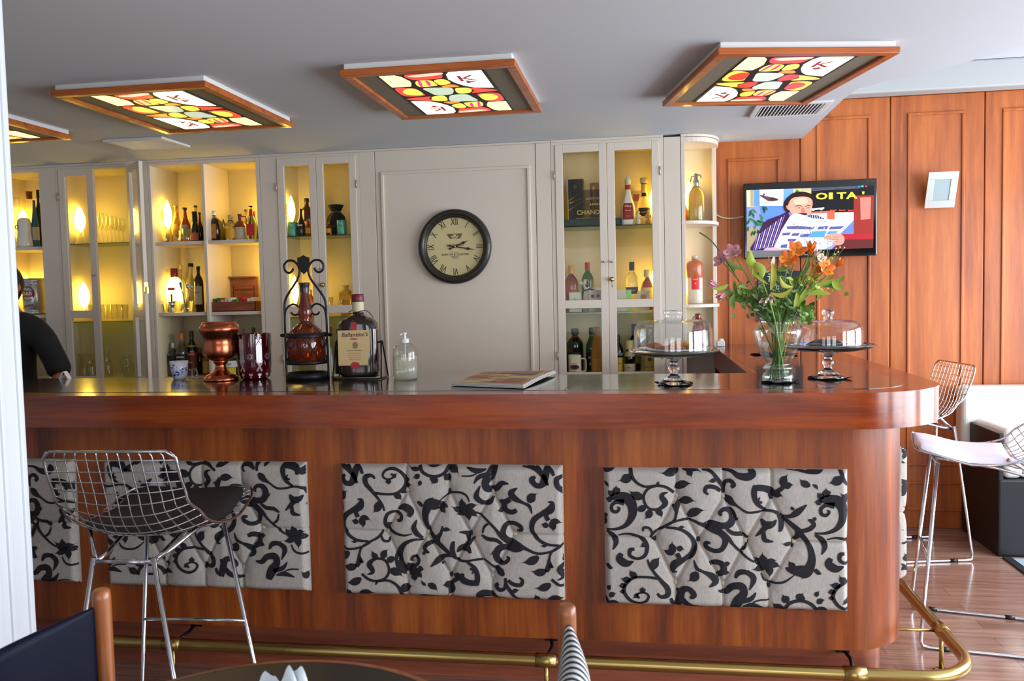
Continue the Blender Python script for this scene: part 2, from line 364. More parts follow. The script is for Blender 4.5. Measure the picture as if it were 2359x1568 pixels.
# upholstery print, traced as strokes (x, y, half width) and leaves on the rightmost panel's own grid
STK = '''90,625,6 190,622,10 280,580,16 335,490,27 332,400,34 290,345,38 220,330,34 160,330,22 130,330,8
260,380,22 190,375,14 145,410,12 150,455,12 190,465,11 215,435,9 195,420,4
320,60,14 335,140,12 380,200,10 460,235,9 570,225,9 650,240,10 720,290,10
570,225,8 490,250,9 445,310,9 450,380,9 490,430,9 560,440,10 610,420,14 640,380,20 610,330,18 620,300,12 665,285,3
770,360,14 740,420,20 740,470,10 715,540,8 640,590,8 560,630,9 515,670,10 500,710,5
620,595,8 720,545,8 850,525,9 960,565,12 1040,595,24 1130,630,22 1200,680,16 1250,740,10 1310,800,9 1380,860,8 1440,895,6
1000,590,30 1060,560,24 1150,575,22 1220,560,24 1250,500,24 1225,440,20 1170,430,14 1130,465,12 1150,485,8
1060,610,22 1140,640,22 1180,700,20 1150,780,16 1080,800,15 1010,770,15 1005,735,14 1045,730,8
1190,600,10 1250,640,14 1330,650,14 1385,685,8
1380,700,6 1360,760,9 1320,790,8
980,80,8 1060,100,10 1120,170,14 1160,230,12 1165,290,10
1165,240,10 1180,190,12 1225,175,14 1260,210,14 1235,235,12
1140,270,12 1090,235,14 1020,230,14 1000,270,12 1030,300,6
1180,310,10 1210,340,26 1240,370,20 1290,400,8 1370,450,8 1460,450,8 1540,435,8 1610,440,10 1680,480,12 1740,530,14 1800,580,18 1850,620,18
1160,85,6 1240,95,10 1300,130,20 1380,140,26 1430,110,22 1400,75,14
1540,430,8 1470,380,14 1440,310,18 1450,240,20 1530,240,22 1590,270,24 1580,320,10
1510,370,8 1475,350,8 1490,320,4
1600,290,16 1680,240,14 1720,180,12
1840,620,18 1950,650,12 2060,640,14 2160,580,22 2210,480,30 2195,390,36 2140,335,38 2080,325,32 2010,350,10
2120,380,22 2060,385,14 2020,420,12 2025,470,12 2070,480,10 2095,450,8
1690,485,12 1760,480,14 1820,440,22 1900,375,4
1850,610,14 1920,590,16 1960,550,14 1935,515,12 1910,510,6
1650,470,8 1680,530,18 1670,600,14 1650,610,3
1500,510,8 1540,560,26 1600,550,20 1635,515,4
1550,570,18 1510,610,16 1450,665,4
1520,620,12 1530,690,16 1605,705,5
1840,630,20 1900,700,16 1935,780,20 1940,870,26 1900,960,36 1850,960,40 1750,950,20 1715,935,4
1860,630,14 1960,680,20 2040,740,24 2060,790,20 2025,845,5
1810,600,10 1820,650,18 1790,690,12 1770,760,6
2070,705,4 2150,685,8 2250,695,8
2100,870,10 2070,910,26 2120,960,28 2210,950,6
2250,900,10 2190,880,14 2195,830,14 2230,820,12
230,840,14 210,890,26 270,930,26 340,910,5
200,680,4 290,665,8 400,695,12 465,760,14 450,850,12 380,885,10 310,860,12 310,810,14 350,800,10
430,640,6 440,605,9 490,610,9 520,660,9
640,600,8 760,610,10 850,660,12 900,740,16 880,830,20 800,890,18 720,930,28 700,990,14 740,1000,4
740,830,16 760,880,16 720,920,16
470,890,6 490,950,9 540,1020,10 600,1090,14 650,1150,18 650,1210,18 590,1225,12 555,1195,8
560,1060,10 450,1050,9 340,1060,10 265,1120,12 250,1190,12 300,1260,11 380,1290,10 450,1270,9 475,1220,8 430,1190,7 370,1210,7 390,1245,8
895,890,4 920,960,12 980,990,10 1060,1030,22 1090,1080,22 1030,1125,4
1040,920,14 1090,900,18 1150,920,20 1160,980,22 1100,1020,18
1500,990,5 1530,1050,8 1600,1075,8 1700,1060,7 1790,995,3
1265,1040,8 1300,990,18 1370,985,16 1430,1040,20 1390,1140,4
1115,1160,5 1180,1165,18 1240,1115,22 1320,1110,26 1340,1170,26 1290,1240,34 1260,1300,30 1250,1335,20
1300,1250,14 1400,1220,16 1450,1160,4
1330,1290,6 1420,1275,18 1520,1305,4
1420,1250,4 1480,1230,6 1570,1228,5
740,1320,20 760,1240,26 790,1160,22 850,1150,18 890,1200,20 855,1230,10
680,1240,10 700,1280,14 740,1310,12
740,1150,10 770,1220,16 830,1290,20 900,1315,14 980,1320,8
1700,1330,12 1730,1260,12 1800,1225,11 1880,1225,11 1950,1260,12 1990,1320,12
1780,1325,4 1850,1315,10 1930,1330,5
2260,1080,10 2180,1120,12 2150,1190,14 2180,1270,12 2260,1310,10
95,640,8 150,680,18 180,740,18 150,810,4
90,940,12 120,970,14 145,975,4
1720,70,8 1820,75,12 1920,85,18 2000,90,14 2060,70,4
1925,90,14 1935,170,16 2000,265,3
2230,70,16 2240,150,12 2262,210,8'''
LVS = '''210,300,190,225,26 170,310,110,265,20 150,345,85,345,20 325,130,205,185,30 440,330,305,265,28 460,410,355,440,22 500,440,445,530,24 550,440,610,520,20
760,80,590,110,25 800,80,970,105,22 840,90,880,150,20 730,250,890,205,26 770,370,920,365,26 840,500,1010,440,28 1100,160,1030,180,14 1450,250,1440,200,12
1700,230,1790,205,22 1690,220,1740,110,24 1600,300,1695,310,22 2080,310,2090,235,24 2050,320,1990,275,20 2040,360,1960,375,20 1790,420,1760,390,10
1800,930,1740,870,20 1880,960,1850,1030,24 1930,960,2010,1030,26 2000,720,2080,740,14 1770,720,1680,720,14 455,740,400,780,14
720,820,700,720,24 720,820,610,800,20 740,790,810,800,20 520,980,590,870,28 370,1050,300,985,22 310,1070,215,1065,20 260,1120,195,1135,18 250,1180,205,1185,14
430,1190,425,1135,20 370,1200,330,1245,14 920,990,835,1080,30 1170,930,1230,910,16 1160,1000,1220,1010,16
1545,910,1420,835,24 1545,910,1510,800,25 1545,910,1640,870,21 1545,910,1680,945,22 1545,910,1570,1035,25 1545,910,1410,960,22
1700,1300,1590,1245,26 1740,1230,1685,1165,26 1840,1220,1870,1150,30 1930,1240,2005,1190,28 1980,1290,2065,1260,24
2170,1120,2095,1100,18 2140,1170,2080,1190,18 2240,1060,2180,1010,20 2230,1270,2260,1200,12 2080,1345,2200,1310,16
100,1180,130,1130,14 110,1240,180,1205,18 100,1290,220,1310,14 75,200,120,250,10 70,70,160,80,14 75,490,95,520,14 1930,210,1835,145,22 2220,120,2115,185,26 2262,300,2200,275,18
1380,990,1390,960,10 570,225,590,185,8 1270,540,1305,500,8 760,605,820,598,10 700,400,745,450,12'''
def pad_uv(x, y):            # metres from the panel centre
    return (x - 1167) / 2197 * .785, -(y - 700) / 1245 * .467
SHAPES = []
for ln in STK.split('\n'):
    P = [tuple(float(q) for q in t.split(',')) for t in ln.split()]
    P = [pad_uv(x, y) + (w * 1.38 * .785 / 2197,) for x, y, w in P]
    if sum(q[0] for q in P) / len(P) < .278: SHAPES.append(spline(P, 7))
for t in LVS.split():
    x0, y0, x1, y1, w_ = (float(q) for q in t.split(','))
    a = Vector(pad_uv(x0, y0)); c = Vector(pad_uv(x1, y1))
    if (a.x + c.x) / 2 >= .278: continue
    w_ *= 1.5 * .785 / 2197; d = c - a; nrm = Vector((-d.y, d.x)) * .12
    SHAPES.append([tuple(a + d * t2 + nrm * sin(PI * t2)) + (w_ * (sin(PI * min(t2 * 1.15 + .06, 1)) ** .75) * .95 + .0004,) for t2 in [k / 9 for k in range(10)]])
BROW = ((.143, (-.152, 0, .152)), (-.004, (-.226, -.082, .07, .223)), (-.152, (-.158, -.003, .143)))
BTN = [(x, z) for z, xs in BROW for x in xs]
CREASE = []
for (z0, a), (z1, c) in ((BROW[0], BROW[1]), (BROW[2], BROW[1])):
    for i, x in enumerate(a): CREASE += [((x, z0), (c[i], z1)), ((x, z0), (c[i + 1], z1))]
for x in BROW[0][1]: CREASE.append(((x, .143), (x, .24)))
for x in BROW[2][1]: CREASE.append(((x, -.152), (x, -.24)))
CREASE += [((-.226, -.004), (-.4, -.0)), ((.223, -.004), (.4, -.006))]
def segd(p, a, b):
    ax, ay = a; bx, by = b; dx, dy = bx - ax, by - ay; t = max(0, min(1, ((p[0] - ax) * dx + (p[1] - ay) * dy) / (dx * dx + dy * dy)))
    return math.hypot(p[0] - ax - dx * t, p[1] - ay - dy * t)
PW, PH, PT = .392, .2335, .034
def padh(x, z):
    e = min(PW - abs(x), PH - abs(z)); h = PT * (1 - max(0, 1 - max(e, 0) / .022) ** 2.5 * .75)
    d = min(segd((x, z), a, b) for a, b in CREASE); h -= .008 * math.exp(-(d / .0045) ** 2) + .007 * math.exp(-(d / .032) ** 2)
    d = min(math.hypot(x - a, z - c) for a, c in BTN); h -= .009 * math.exp(-(d / .02) ** 2)
    return h
def linen():
    m, nt, b = newmat('linen'); L = nt.links.new
    tc = nt.nodes.new('ShaderNodeTexCoord'); mp = nt.nodes.new('ShaderNodeMapping'); mp.inputs['Scale'].default_value = (420, 420, 60)
    n = nt.nodes.new('ShaderNodeTexNoise'); n.inputs['Scale'].default_value = 1; n.inputs['Detail'].default_value = 3
    r = nt.nodes.new('ShaderNodeValToRGB'); r.color_ramp.elements[0].position = .3; r.color_ramp.elements[0].color = lin((160, 154, 147)); r.color_ramp.elements[1].position = .7; r.color_ramp.elements[1].color = lin((184, 178, 171))
    L(tc.outputs['Object'], mp.inputs[0]); L(mp.outputs[0], n.inputs[0]); L(n.outputs['Fac'], r.inputs[0]); L(r.outputs[0], b.inputs['Base Color'])
    bp = nt.nodes.new('ShaderNodeBump'); bp.inputs['Strength'].default_value = .3; bp.inputs['Distance'].default_value = .0008
    L(n.outputs['Fac'], bp.inputs['Height']); L(bp.outputs[0], b.inputs['Normal']); b.inputs['Roughness'].default_value = .85
    return m
LINEN = linen(); INK = M((24, 23, 30), .8, bump=.4, name='woven_black_print')
def pad(shapes, dx, dz, rot, rep=.671):
    b = MB()
    NU, NV = 170, 102
    def S(u, v):
        x = -PW + 2 * PW * u; z = -PH + 2 * PH * v
        return (x, -padh(x, z), z)
    b.grid(S, NU, NV, 0)
    # edges back to the wall
    for u0, v0, u1, v1 in ((0, 0, 1, 0), (1, 0, 1, 1), (1, 1, 0, 1), (0, 1, 0, 0)):
        b.grid(lambda s, t: (lambda p: (p[0], p[1] * (1 - t), p[2]))(S(u0 + (u1 - u0) * s, v0 + (v1 - v0) * s)), 40, 2, 0)
    for sh in shapes:
        for k in (-1, 0, 1):
            Q = []
            for x, z, w_ in sh:
                x += k * rep
                if rot: x, z = -x, -z
                Q.append((x + dx, z + dz, w_))
            if max(q[0] for q in Q) < -PW or min(q[0] for q in Q) > PW or max(q[1] for q in Q) < -PH or min(q[1] for q in Q) > PH: continue
            b0 = len(b.v); n = len(Q); C = 4
            rows = []
            for i in range(n):
                t = Vector((Q[min(i + 1, n - 1)][0] - Q[max(i - 1, 0)][0], Q[min(i + 1, n - 1)][1] - Q[max(i - 1, 0)][1]))
                t = t.normalized() if t.length > 1e-9 else Vector((1, 0)); nx, nz = -t.y, t.x
                row = []
                for j in range(C + 1):
                    s = (j / C * 2 - 1) * max(Q[i][2], .0006)
                    row.append((Q[i][0] + nx * s, Q[i][1] + nz * s))
                rows.append(row)
            def put(p):
                x = max(-PW + .0005, min(PW - .0005, p[0])); z = max(-PH + .0005, min(PH - .0005, p[1])); return (x, -padh(x, z) - .0014, z)
            for row in rows: b.v += [put(p) for p in row]
            for i in range(n - 1):
                for j in range(C):
                    cx_ = (rows[i][j][0] + rows[i + 1][j + 1][0]) / 2; cz_ = (rows[i][j][1] + rows[i + 1][j + 1][1]) / 2
                    if abs(cx_) > PW or abs(cz_) > PH: continue
                    q = (b0 + i * (C + 1) + j, b0 + i * (C + 1) + j + 1, b0 + (i + 1) * (C + 1) + j + 1, b0 + (i + 1) * (C + 1) + j)
                    p = [b.v[k2] for k2 in q]
                    nn = (Vector(p[1]) - Vector(p[0])).cross(Vector(p[2]) - Vector(p[0]))
                    b.face(q if nn.y < 0 else q[::-1], 1, False)
    return b
BUTTON_L = M((176, 166, 150), .8); BUTTON_D = M((28, 27, 32), .8)
def add_pad(cx, cz, dx, dz, rot, dark, side=False):
    o = pad(SHAPES, dx, dz, rot).build('upholstered_panel', [LINEN, INK], bar, loc=Vector((cx, 2.851, cz)) - bo)
    if side: o.location = Vector((.881, cx, cz)) - bo; o.rotation_euler = (0, 0, rad(90))
    for i, (x, z) in enumerate(BTN):
        bt = MB().ball((0, 0, 0), .009, 0, 12, sy=.6).build('button', BUTTON_D if i in dark else BUTTON_L, o, loc=(x, -padh(x, z) - .003, z))
    return o
add_pad(.255, .574, 0, 0, 0, (2, 3, 4, 9))
add_pad(-.667, .579, .19, .0, 1, (1, 5, 8))
add_pad(-1.582, .583, .217, .05, 0, (3, 4, 8))
add_pad(-2.49, .587, .222, -.02, 0, (4, 9))
add_pad(3.51, .595, .1, .03, 0, (2, 5), side=True)
add_pad(4.44, .60, .0, .0, 1, (2, 5), side=True)

# foot rail
RZ = .15; RR = .0215
rail = thing('foot_rail', 'long brass foot rail running round the base of the bar counter', 'foot rail', (0, 2.8, 0))
ro = Vector((0, 2.8, 0))
pts = [(-3.9, 2.80, RZ), (-2.2, 2.80, RZ), (-1, 2.80, RZ), (.2, 2.80, RZ), (.86, 2.80, RZ)]
pts += [(.86 + .19 * sin(PI / 2 * k / 12), 2.80 + .19 - .19 * cos(PI / 2 * k / 12), RZ) for k in range(1, 13)] + [(1.05, 3.4, RZ), (1.05, 4.2, RZ), (1.05, 5.0, RZ)]
MB().tube(pts, RR, 20).xf(lambda v: v - ro).build('rail_tube', BRASS, rail)
for x in (-2.9, -1.71, -.34, .66):
    MB().tube([(x - .035, 2.80, RZ), (x + .035, 2.80, RZ)], RR + .003, 20).xf(lambda v: v - ro).build('collar', BRASS, rail)
    MB().tube([(x, 2.80, RZ), (x, 2.80, .004)], .008, 10).lathe([(.0, .0), (.028, 0), (.028, .006), (.009, .008)], 16, c=(x, 2.8, 0)).xf(lambda v: v - ro).build('post', BRASS, rail)
    MB().tube([(x, 2.82, RZ), (x + .01, 2.90, RZ + .008), (x, 2.968, RZ + .012)], .006, 8).box(x - .022, x + .022, 2.962, 2.970, RZ, RZ + .024).xf(lambda v: v - ro).build('bracket', IRON, rail, label='dark iron bracket')
for y in (3.19, 4.3):
    MB().tube([(1.05, y - .035, RZ), (1.05, y + .035, RZ)], RR + .003, 20).xf(lambda v: v - ro).build('collar', BRASS, rail)
    MB().tube([(1.05, y, RZ), (1.05, y, .004)], .008, 10).lathe([(.0, .0), (.028, 0), (.028, .006), (.009, .008)], 16, c=(1.05, y, 0)).xf(lambda v: v - ro).build('post', BRASS, rail)
    MB().tube([(1.04, y, RZ), (.802, y, RZ)], .006, 8).xf(lambda v: v - ro).build('bracket', BRASS, rail)

# ================================================================== back cabinets
def unit(name, label, x0, x1, cat, loc=None): return thing(name, label, cat, ((x0 + x1) / 2, FY, 0))
def P(u, b, name, mats=None, bev=.0, label=None, sub=None):
    o = Vector(u.location) if sub is None else Vector(u.location)
    b.xf(lambda v: v - o); return b.build(name, mats or PAINT, sub or u, bev=bev, label=label)
ZT, ZB = 2.232, .93
def carcass(u, x0, x1, sl, sr, div=()):
    """x0..x1 inside width; sl, sr stile widths left and right; base doors hidden below the counter line"""
    t = .018
    P(u, MB().box(x0, x1, 5.075, 5.095, ZB, ZT - .02), 'back_panel', PAINT_IN)
    b = MB(); b.box(x0 - t, x0, FY + .018, 5.095, ZB, ZT); b.box(x1, x1 + t, FY + .018, 5.095, ZB, ZT); b.box(x0, x1, FY + .018, 5.075, ZT - .022, ZT); b.box(x0, x1, FY + .02, 5.075, ZB - .02, ZB)
    P(u, b, 'carcass', PAINT_IN)
    b = MB(); b.box(x0 - sl, x0, FY, FY + .02, .08, ZT); b.box(x1, x1 + sr, FY, FY + .02, .08, ZT)
    b.box(x0, x1, FY, FY + .02, ZT - .018, ZT); b.box(x0, x1, FY, FY + .02, ZB - .02, ZB)
    P(u, b, 'face_frame', PAINT, bev=.0015)
    P(u, MB().box(x0 - sl, x1 + sr, FY - .008, 5.095, ZT, ZT + .012), 'top_trim', PAINT)
    P(u, MB().box(x0, x1, FY, FY + .02, .08, ZB - .024).box(x0 + .05, x1 - .05, FY - .006, FY, .16, ZB - .1), 'base_front', PAINT, bev=.002)
def glass_shelf(u, x0, x1, z):
    P(u, MB().box(x0 + .001, x1 - .001, FY + .03, 5.072, z - .006, z), 'shelf', [SHELFG], label='green-edged glass shelf')
    return z
EDGE = M((40, 58, 44), .2)
def door(u, x0, x1, hinge, knob=None):
    """glazed door leaf in a narrow frame, closed"""
    fw = .042; b = MB(); y0, y1 = FY - .006, FY + .016; z0, z1 = ZB + .002, 2.216
    b.box(x0, x0 + fw, y0, y1, z0, z1); b.box(x1 - fw, x1, y0, y1, z0, z1)
    for a, c in ((z0, .945), (1.305, 1.351), (2.172, z1)): b.box(x0 + fw, x1 - fw, y0, y1, a, c)
    d = P(u, b, 'door', PAINT, bev=.002)
    for a, c in ((.945, 1.305), (1.351, 2.172)):
        P(u, MB().box(x0 + fw, x1 - fw, FY + .004, FY + .007, a, c), 'glass_pane', PANE, sub=d)
    hx = x0 - .004 if hinge < 0 else x1 + .004
    for z in (1.04, 2.05): P(u, MB().tube([(hx, y0 - .003, z - .024), (hx, y0 - .003, z + .024)], .0035, 8), 'hinge', M((190, 184, 150), .4, .6), sub=d)
    return d
def lamp(x, y, z, side, label, h=.17, w_=.105):
    """frosted egg-shaped shade on a small back plate, fixed to a cabinet side (side = direction it faces)"""
    t = thing('cabinet_lamp', label, 'lamp', (x, y, z), 0, 'lit shades inside the back cabinets')
    prof = [(max(.001, sin(PI * k / 14) ** .8), -.5 + k / 14) for k in range(15)]
    b = MB(); b.lathe([(r * w_ / 2 * (1 - .22 * (zz + .5)), zz * h) for r, zz in prof], 24)
    b.xf(lambda v: Vector((side * .03 + v.x * .5, v.y, v.z)))
    b.build('lamp_shade', LAMPG, t)
    MB().box(min(0, side * .012), max(0, side * .012), -.018, .018, -.03, .03).build('back_plate', BRASS, t)
    return t

# ---- unit A: open shelves far left
def wood_shelf(u, x0, x1, z, bow=.0, th=.020):
    n = 16; pts = [(x0, 5.074)] + [(x0 + (x1 - x0) * k / n, FY + .022 - bow * sin(PI * k / n) ** .6) for k in range(n + 1)] + [(x1, 5.074)]
    P(u, MB().prism(pts, z - th, z), 'shelf', PAINT, bev=.002)
uA = unit('open_shelf_unit', 'open white shelf unit at the far left holding a keg and glass bottles', -4.0, -3.55, 'shelf unit')
carcass(uA, -4.0, -3.665, .05, .112)
wood_shelf(uA, -4.0, -3.665, 1.754); wood_shelf(uA, -4.0, -3.665, 1.329)
uD = unit('glass_cabinet', 'white glazed cabinet with one door left open, full of drinking glasses', -3.53, -3.06, 'cabinet')
carcass(uD, -3.53, -3.050, .022, .110)
for z in (1.764, 1.282): glass_shelf(uD, -3.53, -3.050, z)
d1 = door(uD, -3.529, -3.2975, -1)
P(uD, MB().lathe([(.0, -.012), (.006, -.012), (.0075, -.006), (.003, 0), (.003, .006), (0, .006)], 12).xf(lambda v: Vector((-3.318 + v.x, FY - .012 + v.z, 1.565 + v.y))), 'knob', STEEL, sub=d1)
# its right-hand leaf, swung wide open about its right edge
d2 = door(uD, -3.282, -3.050, 1)
hinge = Vector((-3.047, FY - .008, 0)) - Vector(uD.location)
ang = rad(140)
d2.matrix_basis = Matrix.Translation(hinge) @ Matrix.Rotation(ang, 4, 'Z') @ Matrix.Translation(-hinge)
P(uD, MB().box(-3.283, -3.279, FY - .006, FY + .016, 1.455, 1.51).tube([(-3.286, FY + .002, 1.482), (-3.298, FY + .002, 1.482)], .003, 8).box(-3.299, -3.297, FY - .003, FY + .007, 1.445, 1.482), 'lock', BRASS, sub=d2, label='brass lock plate with key')
uB = unit('open_shelf_unit', 'open white shelf unit of six compartments crowded with bottles and a cigar box', -2.92, -2.24, 'shelf unit')
carcass(uB, -2.921, -2.246, .017, .022)
P(uB, MB().box(-2.594, -2.576, FY + .003, 5.074, ZB, ZT - .022), 'divider', PAINT, bev=.001)
for z in (1.755, 1.326):
    wood_shelf(uB, -2.921, -2.594, z, .012); wood_shelf(uB, -2.576, -2.246, z, .012)
uC = unit('glass_cabinet', 'white glazed two-door cabinet left of the clock, behind the wrought iron stand', -2.11, -1.63, 'cabinet')
carcass(uC, -2.112, -1.631, .110, .02)
for z in (1.766, 1.284): glass_shelf(uC, -2.112, -1.631, z)
def knob(u, d, x, z, mat=BRASS, r=.013, key=True):
    P(u, MB().lathe([(.0, -.022), (r * .7, -.021), (r, -.014), (r * .75, -.006), (r, -.002), (r, 0)], 18).xf(lambda v: Vector((x + v.x, FY - .006 + v.z, z + v.y))), 'lock_knob', mat, sub=d)
    if key: P(u, MB().box(x - .002, x + .003, FY - .034, FY - .028, z - .004, z + .004).tube([(x, FY - .03, z - .004), (x + .001, FY - .03, z - .045)], .0018, 6), 'key', BRASS, sub=d)
dC1 = door(uC, -2.112, -1.873, -1); dC2 = door(uC, -1.871, -1.631, 1)
knob(uC, dC2, -1.852, 1.472); knob(uC, dC2, -1.853, 1.565, STEEL, .006, False)
# flat painted panel that carries the clock
pn = MB(); pn.box(-1.611, -1.519, FY, FY + .02, .08, ZT); pn.box(-1.516, -.584, FY + .002, FY + .02, .08, ZT); pn.box(-.581, -.497, FY, FY + .02, .08, ZT)
for a, c, d, e in ((-1.482, -1.466, .3, 2.096), (-.63, -.614, .3, 2.096), (-1.482, -.614, 2.096, 2.112)): pn.box(a, c, FY - .008, FY + .004, d, e)
pn.box(-1.611, -.497, FY - .008, 5.095, ZT, ZT + .012)
struct(pn.build('wall_clock_panel', PAINT, bev=.002))
uE = unit('glass_cabinet', 'white glazed two-door cabinet right of the clock, stocked with boxes and spirits', -.47, .10, 'cabinet')
carcass(uE, -.471, .102, .024, .022)
for z in (1.766, 1.279): glass_shelf(uE, -.471, .102, z)
dE1 = door(uE, -.471, -.186, -1); dE2 = door(uE, -.184, .102, 1)
knob(uE, dE2, -.165, 1.464); knob(uE, dE2, -.161, 1.56, STEEL, .006, False); knob(uE, dE1, -.206, 1.561, STEEL, .006, False)
# rounded open end unit
uF = unit('corner_shelf', 'white open end shelves with rounded fronts beside the wooden wall', .13, .42, 'shelf unit')
b = MB(); b.box(.126, .216, FY, FY + .02, .08, ZT); b.box(.219, .24, FY, FY + .02, .08, ZT); b.box(.222, .24, FY + .02, 5.095, .08, ZT); P(uF, b, 'side_panel', PAINT, bev=.0015)
P(uF, MB().box(.24, .405, 5.080, 5.096, .08, ZT), 'back_panel', PAINT_IN)
P(uF, MB().box(.405, .428, 5.02, 5.096, .08, ZT), 'end_post', PAINT, bev=.002)
def quarter(z0, z1, name, ex=0):
    n = 14; x0, y1 = .218, 5.079
    pts = [(x0, y1), (x0, FY - .002 - ex)] + [(x0 + (.222 + ex) * sin(PI / 2 * k / n) ** .8, y1 - .02 - (y1 - .02 - FY + .002 + ex) * cos(PI / 2 * k / n) ** .8) for k in range(1, n + 1)] + [(.404, y1)]
    P(uF, MB().prism(pts, z0, z1), name, PAINT, bev=.002)
quarter(1.756, 1.774, 'shelf'); quarter(1.296, 1.314, 'shelf'); quarter(ZT - .03, ZT - .004, 'canopy'); quarter(ZT - .002, ZT + .012, 'canopy', .006)
quarter(1.045, 1.062, 'shelf')
P(uF, MB().box(.24, .404, FY + .15, 5.078, .08, 1.04), 'base_front', PAINT)

# cabinet lamps
lamp(-3.998, 5.0, 1.93, 1, 'lit shade high in the far left open shelves')
lamp(-3.998, 5.0, 1.50, 1, 'lit shade behind the keg in the far left open shelves')
lamp(-3.528, on(183, 505, 0, -3.50).y, on(183, 505, 0, -3.50).z, 1, 'upper glowing egg-shaped shade behind the wine glasses')
lamp(-3.528, on(193, 680, 0, -3.50).y, on(193, 680, 0, -3.50).z, 1, 'lower glowing egg-shaped shade behind the left glass door', .175)
lamp(-2.919, on(386, 495, 0, -2.89).y, on(386, 495, 0, -2.89).z, 1, 'glowing shade on the left side of the upper bottle shelf', .185, .085)
lamp(-2.919, on(398, 668, 0, -2.89).y, on(398, 668, 0, -2.89).z, 1, 'round glowing shade behind the red-capped gin bottle', .15, .13)
lamp(-2.110, on(671, 482, 0, -2.08).y, on(671, 482, 0, -2.08).z, 1, 'glowing shade above the turquoise tin in the middle cabinet', .165, .085)
lamp(-2.110, on(679, 668, 0, -2.08).y, on(679, 668, 0, -2.08).z, 1, 'glowing shade behind the wrought iron stand', .185, .085)
lamp(-2.248, 4.97, 1.96, -1, 'lit shade hidden at the right of the upper right wooden compartment')
lamp(-2.248, 4.97, 1.60, -1, 'lit shade hidden above the cigar box', .12)
lamp(.100, 4.93, 1.90, -1, 'lit shade hidden right of the white liqueur bottles')
lamp(.100, 4.93, 1.44, -1, 'lit shade beside the bottle with a cream label')
lamp(.242, 5.0, 1.93, 1, 'lit shade behind the soda siphon'); lamp(.242, 5.0, 1.42, 1, 'lit shade behind the stoneware bottles')

# ================================================================== clock
ck = thing('wall_clock', 'round dark-rimmed clock with roman numerals on a cream dial', 'clock', (on(1049, 568, 1, FY).x, FY, on(1049, 568, 1, FY).z))
kr = .213
def yz(b): return b.xf(lambda v: Vector((v.x, -v.z, v.y)))      # lathe axis towards the camera
yz(MB().lathe([(kr * .98, 0), (kr, .012), (kr * .985, .030), (kr * .93, .040), (kr * .86, .040), (kr * .83, .030), (kr * .80, .018), (kr * .775, .014), (kr * .775, .004)], 64)).build('rim', M((44, 38, 36), .42, .2, coat=.2), ck)
DIAL = M((206, 192, 142), .6); INKD = M((38, 30, 28), .6); INKL = M((120, 104, 78), .7); INKM = M((78, 62, 50), .7)
d = yz(MB().lathe([(.0, .006), (kr * .78, .006)], 64)); 
def face(x, y): return Vector((x, -.0075, y))
for i, n in enumerate(['XII', 'I', 'II', 'III', 'IV', 'V', 'VI', 'VII', 'VIII', 'IX', 'X', 'XI']):
    a = -i * PI / 6; R0 = kr * .655
    def T(x, y, a=a): x, y = x * .62, y + R0; return face(x * cos(a) - y * sin(a), x * sin(a) + y * cos(a))
    d.text(n, .056, T, 1)
for i in range(60):
    a = i * PI / 30; r0, r1 = kr * .752, kr * (.762 if i % 5 else .768); w_ = .0007 if i % 5 else .002
    c, s = cos(a), sin(a); d.poly([face(r * c - k * w_ * s, r * s + k * w_ * c) for r, k in ((r0, 1), (r0, -1), (r1, -1), (r1, 1))][::-1], 2)
def flat(cx, cy): return lambda x, y: face(cx + x, cy + y)
d.text('SAUTERNES', .019, flat(0, .008), 2); d.text('BARTON & GUESTIER', .0165, flat(0, -.045), 1); d.text('BOTTLED BY', .007, flat(0, -.033), 2); d.text('BORDEAUX', .0085, flat(0, -.057), 2); d.text('FRANCE', .0085, flat(0, -.0655), 2)
for k in range(-1, 2, 2):            # engraved crest
    for q in range(5):
        pts = spline([(k * (.004 + q * .006), .045, 0), (k * (.018 + q * .006), .05 + q * .004, 0), (k * (.022 + q * .005), .068 + q * .001, 0), (k * (.012 + q * .005), .072, 0), (k * (.012 + q * .004), .062, 0)], 5)
        d.tube([face(p[0], p[1]) for p in pts], .0008, 4, 2)
d.tube([face(.010 * cos(t), .062 + .012 * sin(t)) for t in [k * PI / 8 for k in range(16)]], .001, 4, 2, closed=True)
d.build('dial', [DIAL, INKD, INKM], ck)
def hand(L, w_, ang, name, z=.012):
    a = rad(ang); q = [(-.004, -.03), (.004, -.03), (w_ * .4, 0), (w_ * .35, L * .5), (w_, L * .62), (w_ * .3, L * .72), (0, L), (-w_ * .3, L * .72), (-w_, L * .62), (-w_ * .35, L * .5), (-w_ * .4, 0)]
    b = MB(); b.prism(q, z, z + .0015); b.lathe([(.0, z), (.006, z), (.006, z + .0025), (0, z + .0025)], 12, c=(0, -.03, 0))
    b.xf(lambda v: Vector((v.x * cos(a) + v.y * sin(a), -v.z, -v.x * sin(a) + v.y * cos(a)))); b.build(name, INKD, ck)
hand(.088, .0085, 68, 'hour_hand'); hand(.125, .008, 100, 'minute_hand', .014)
yz(MB().lathe([(.0, .019), (.005, .018), (.006, .012)], 14)).build('hub', BRASS, ck)

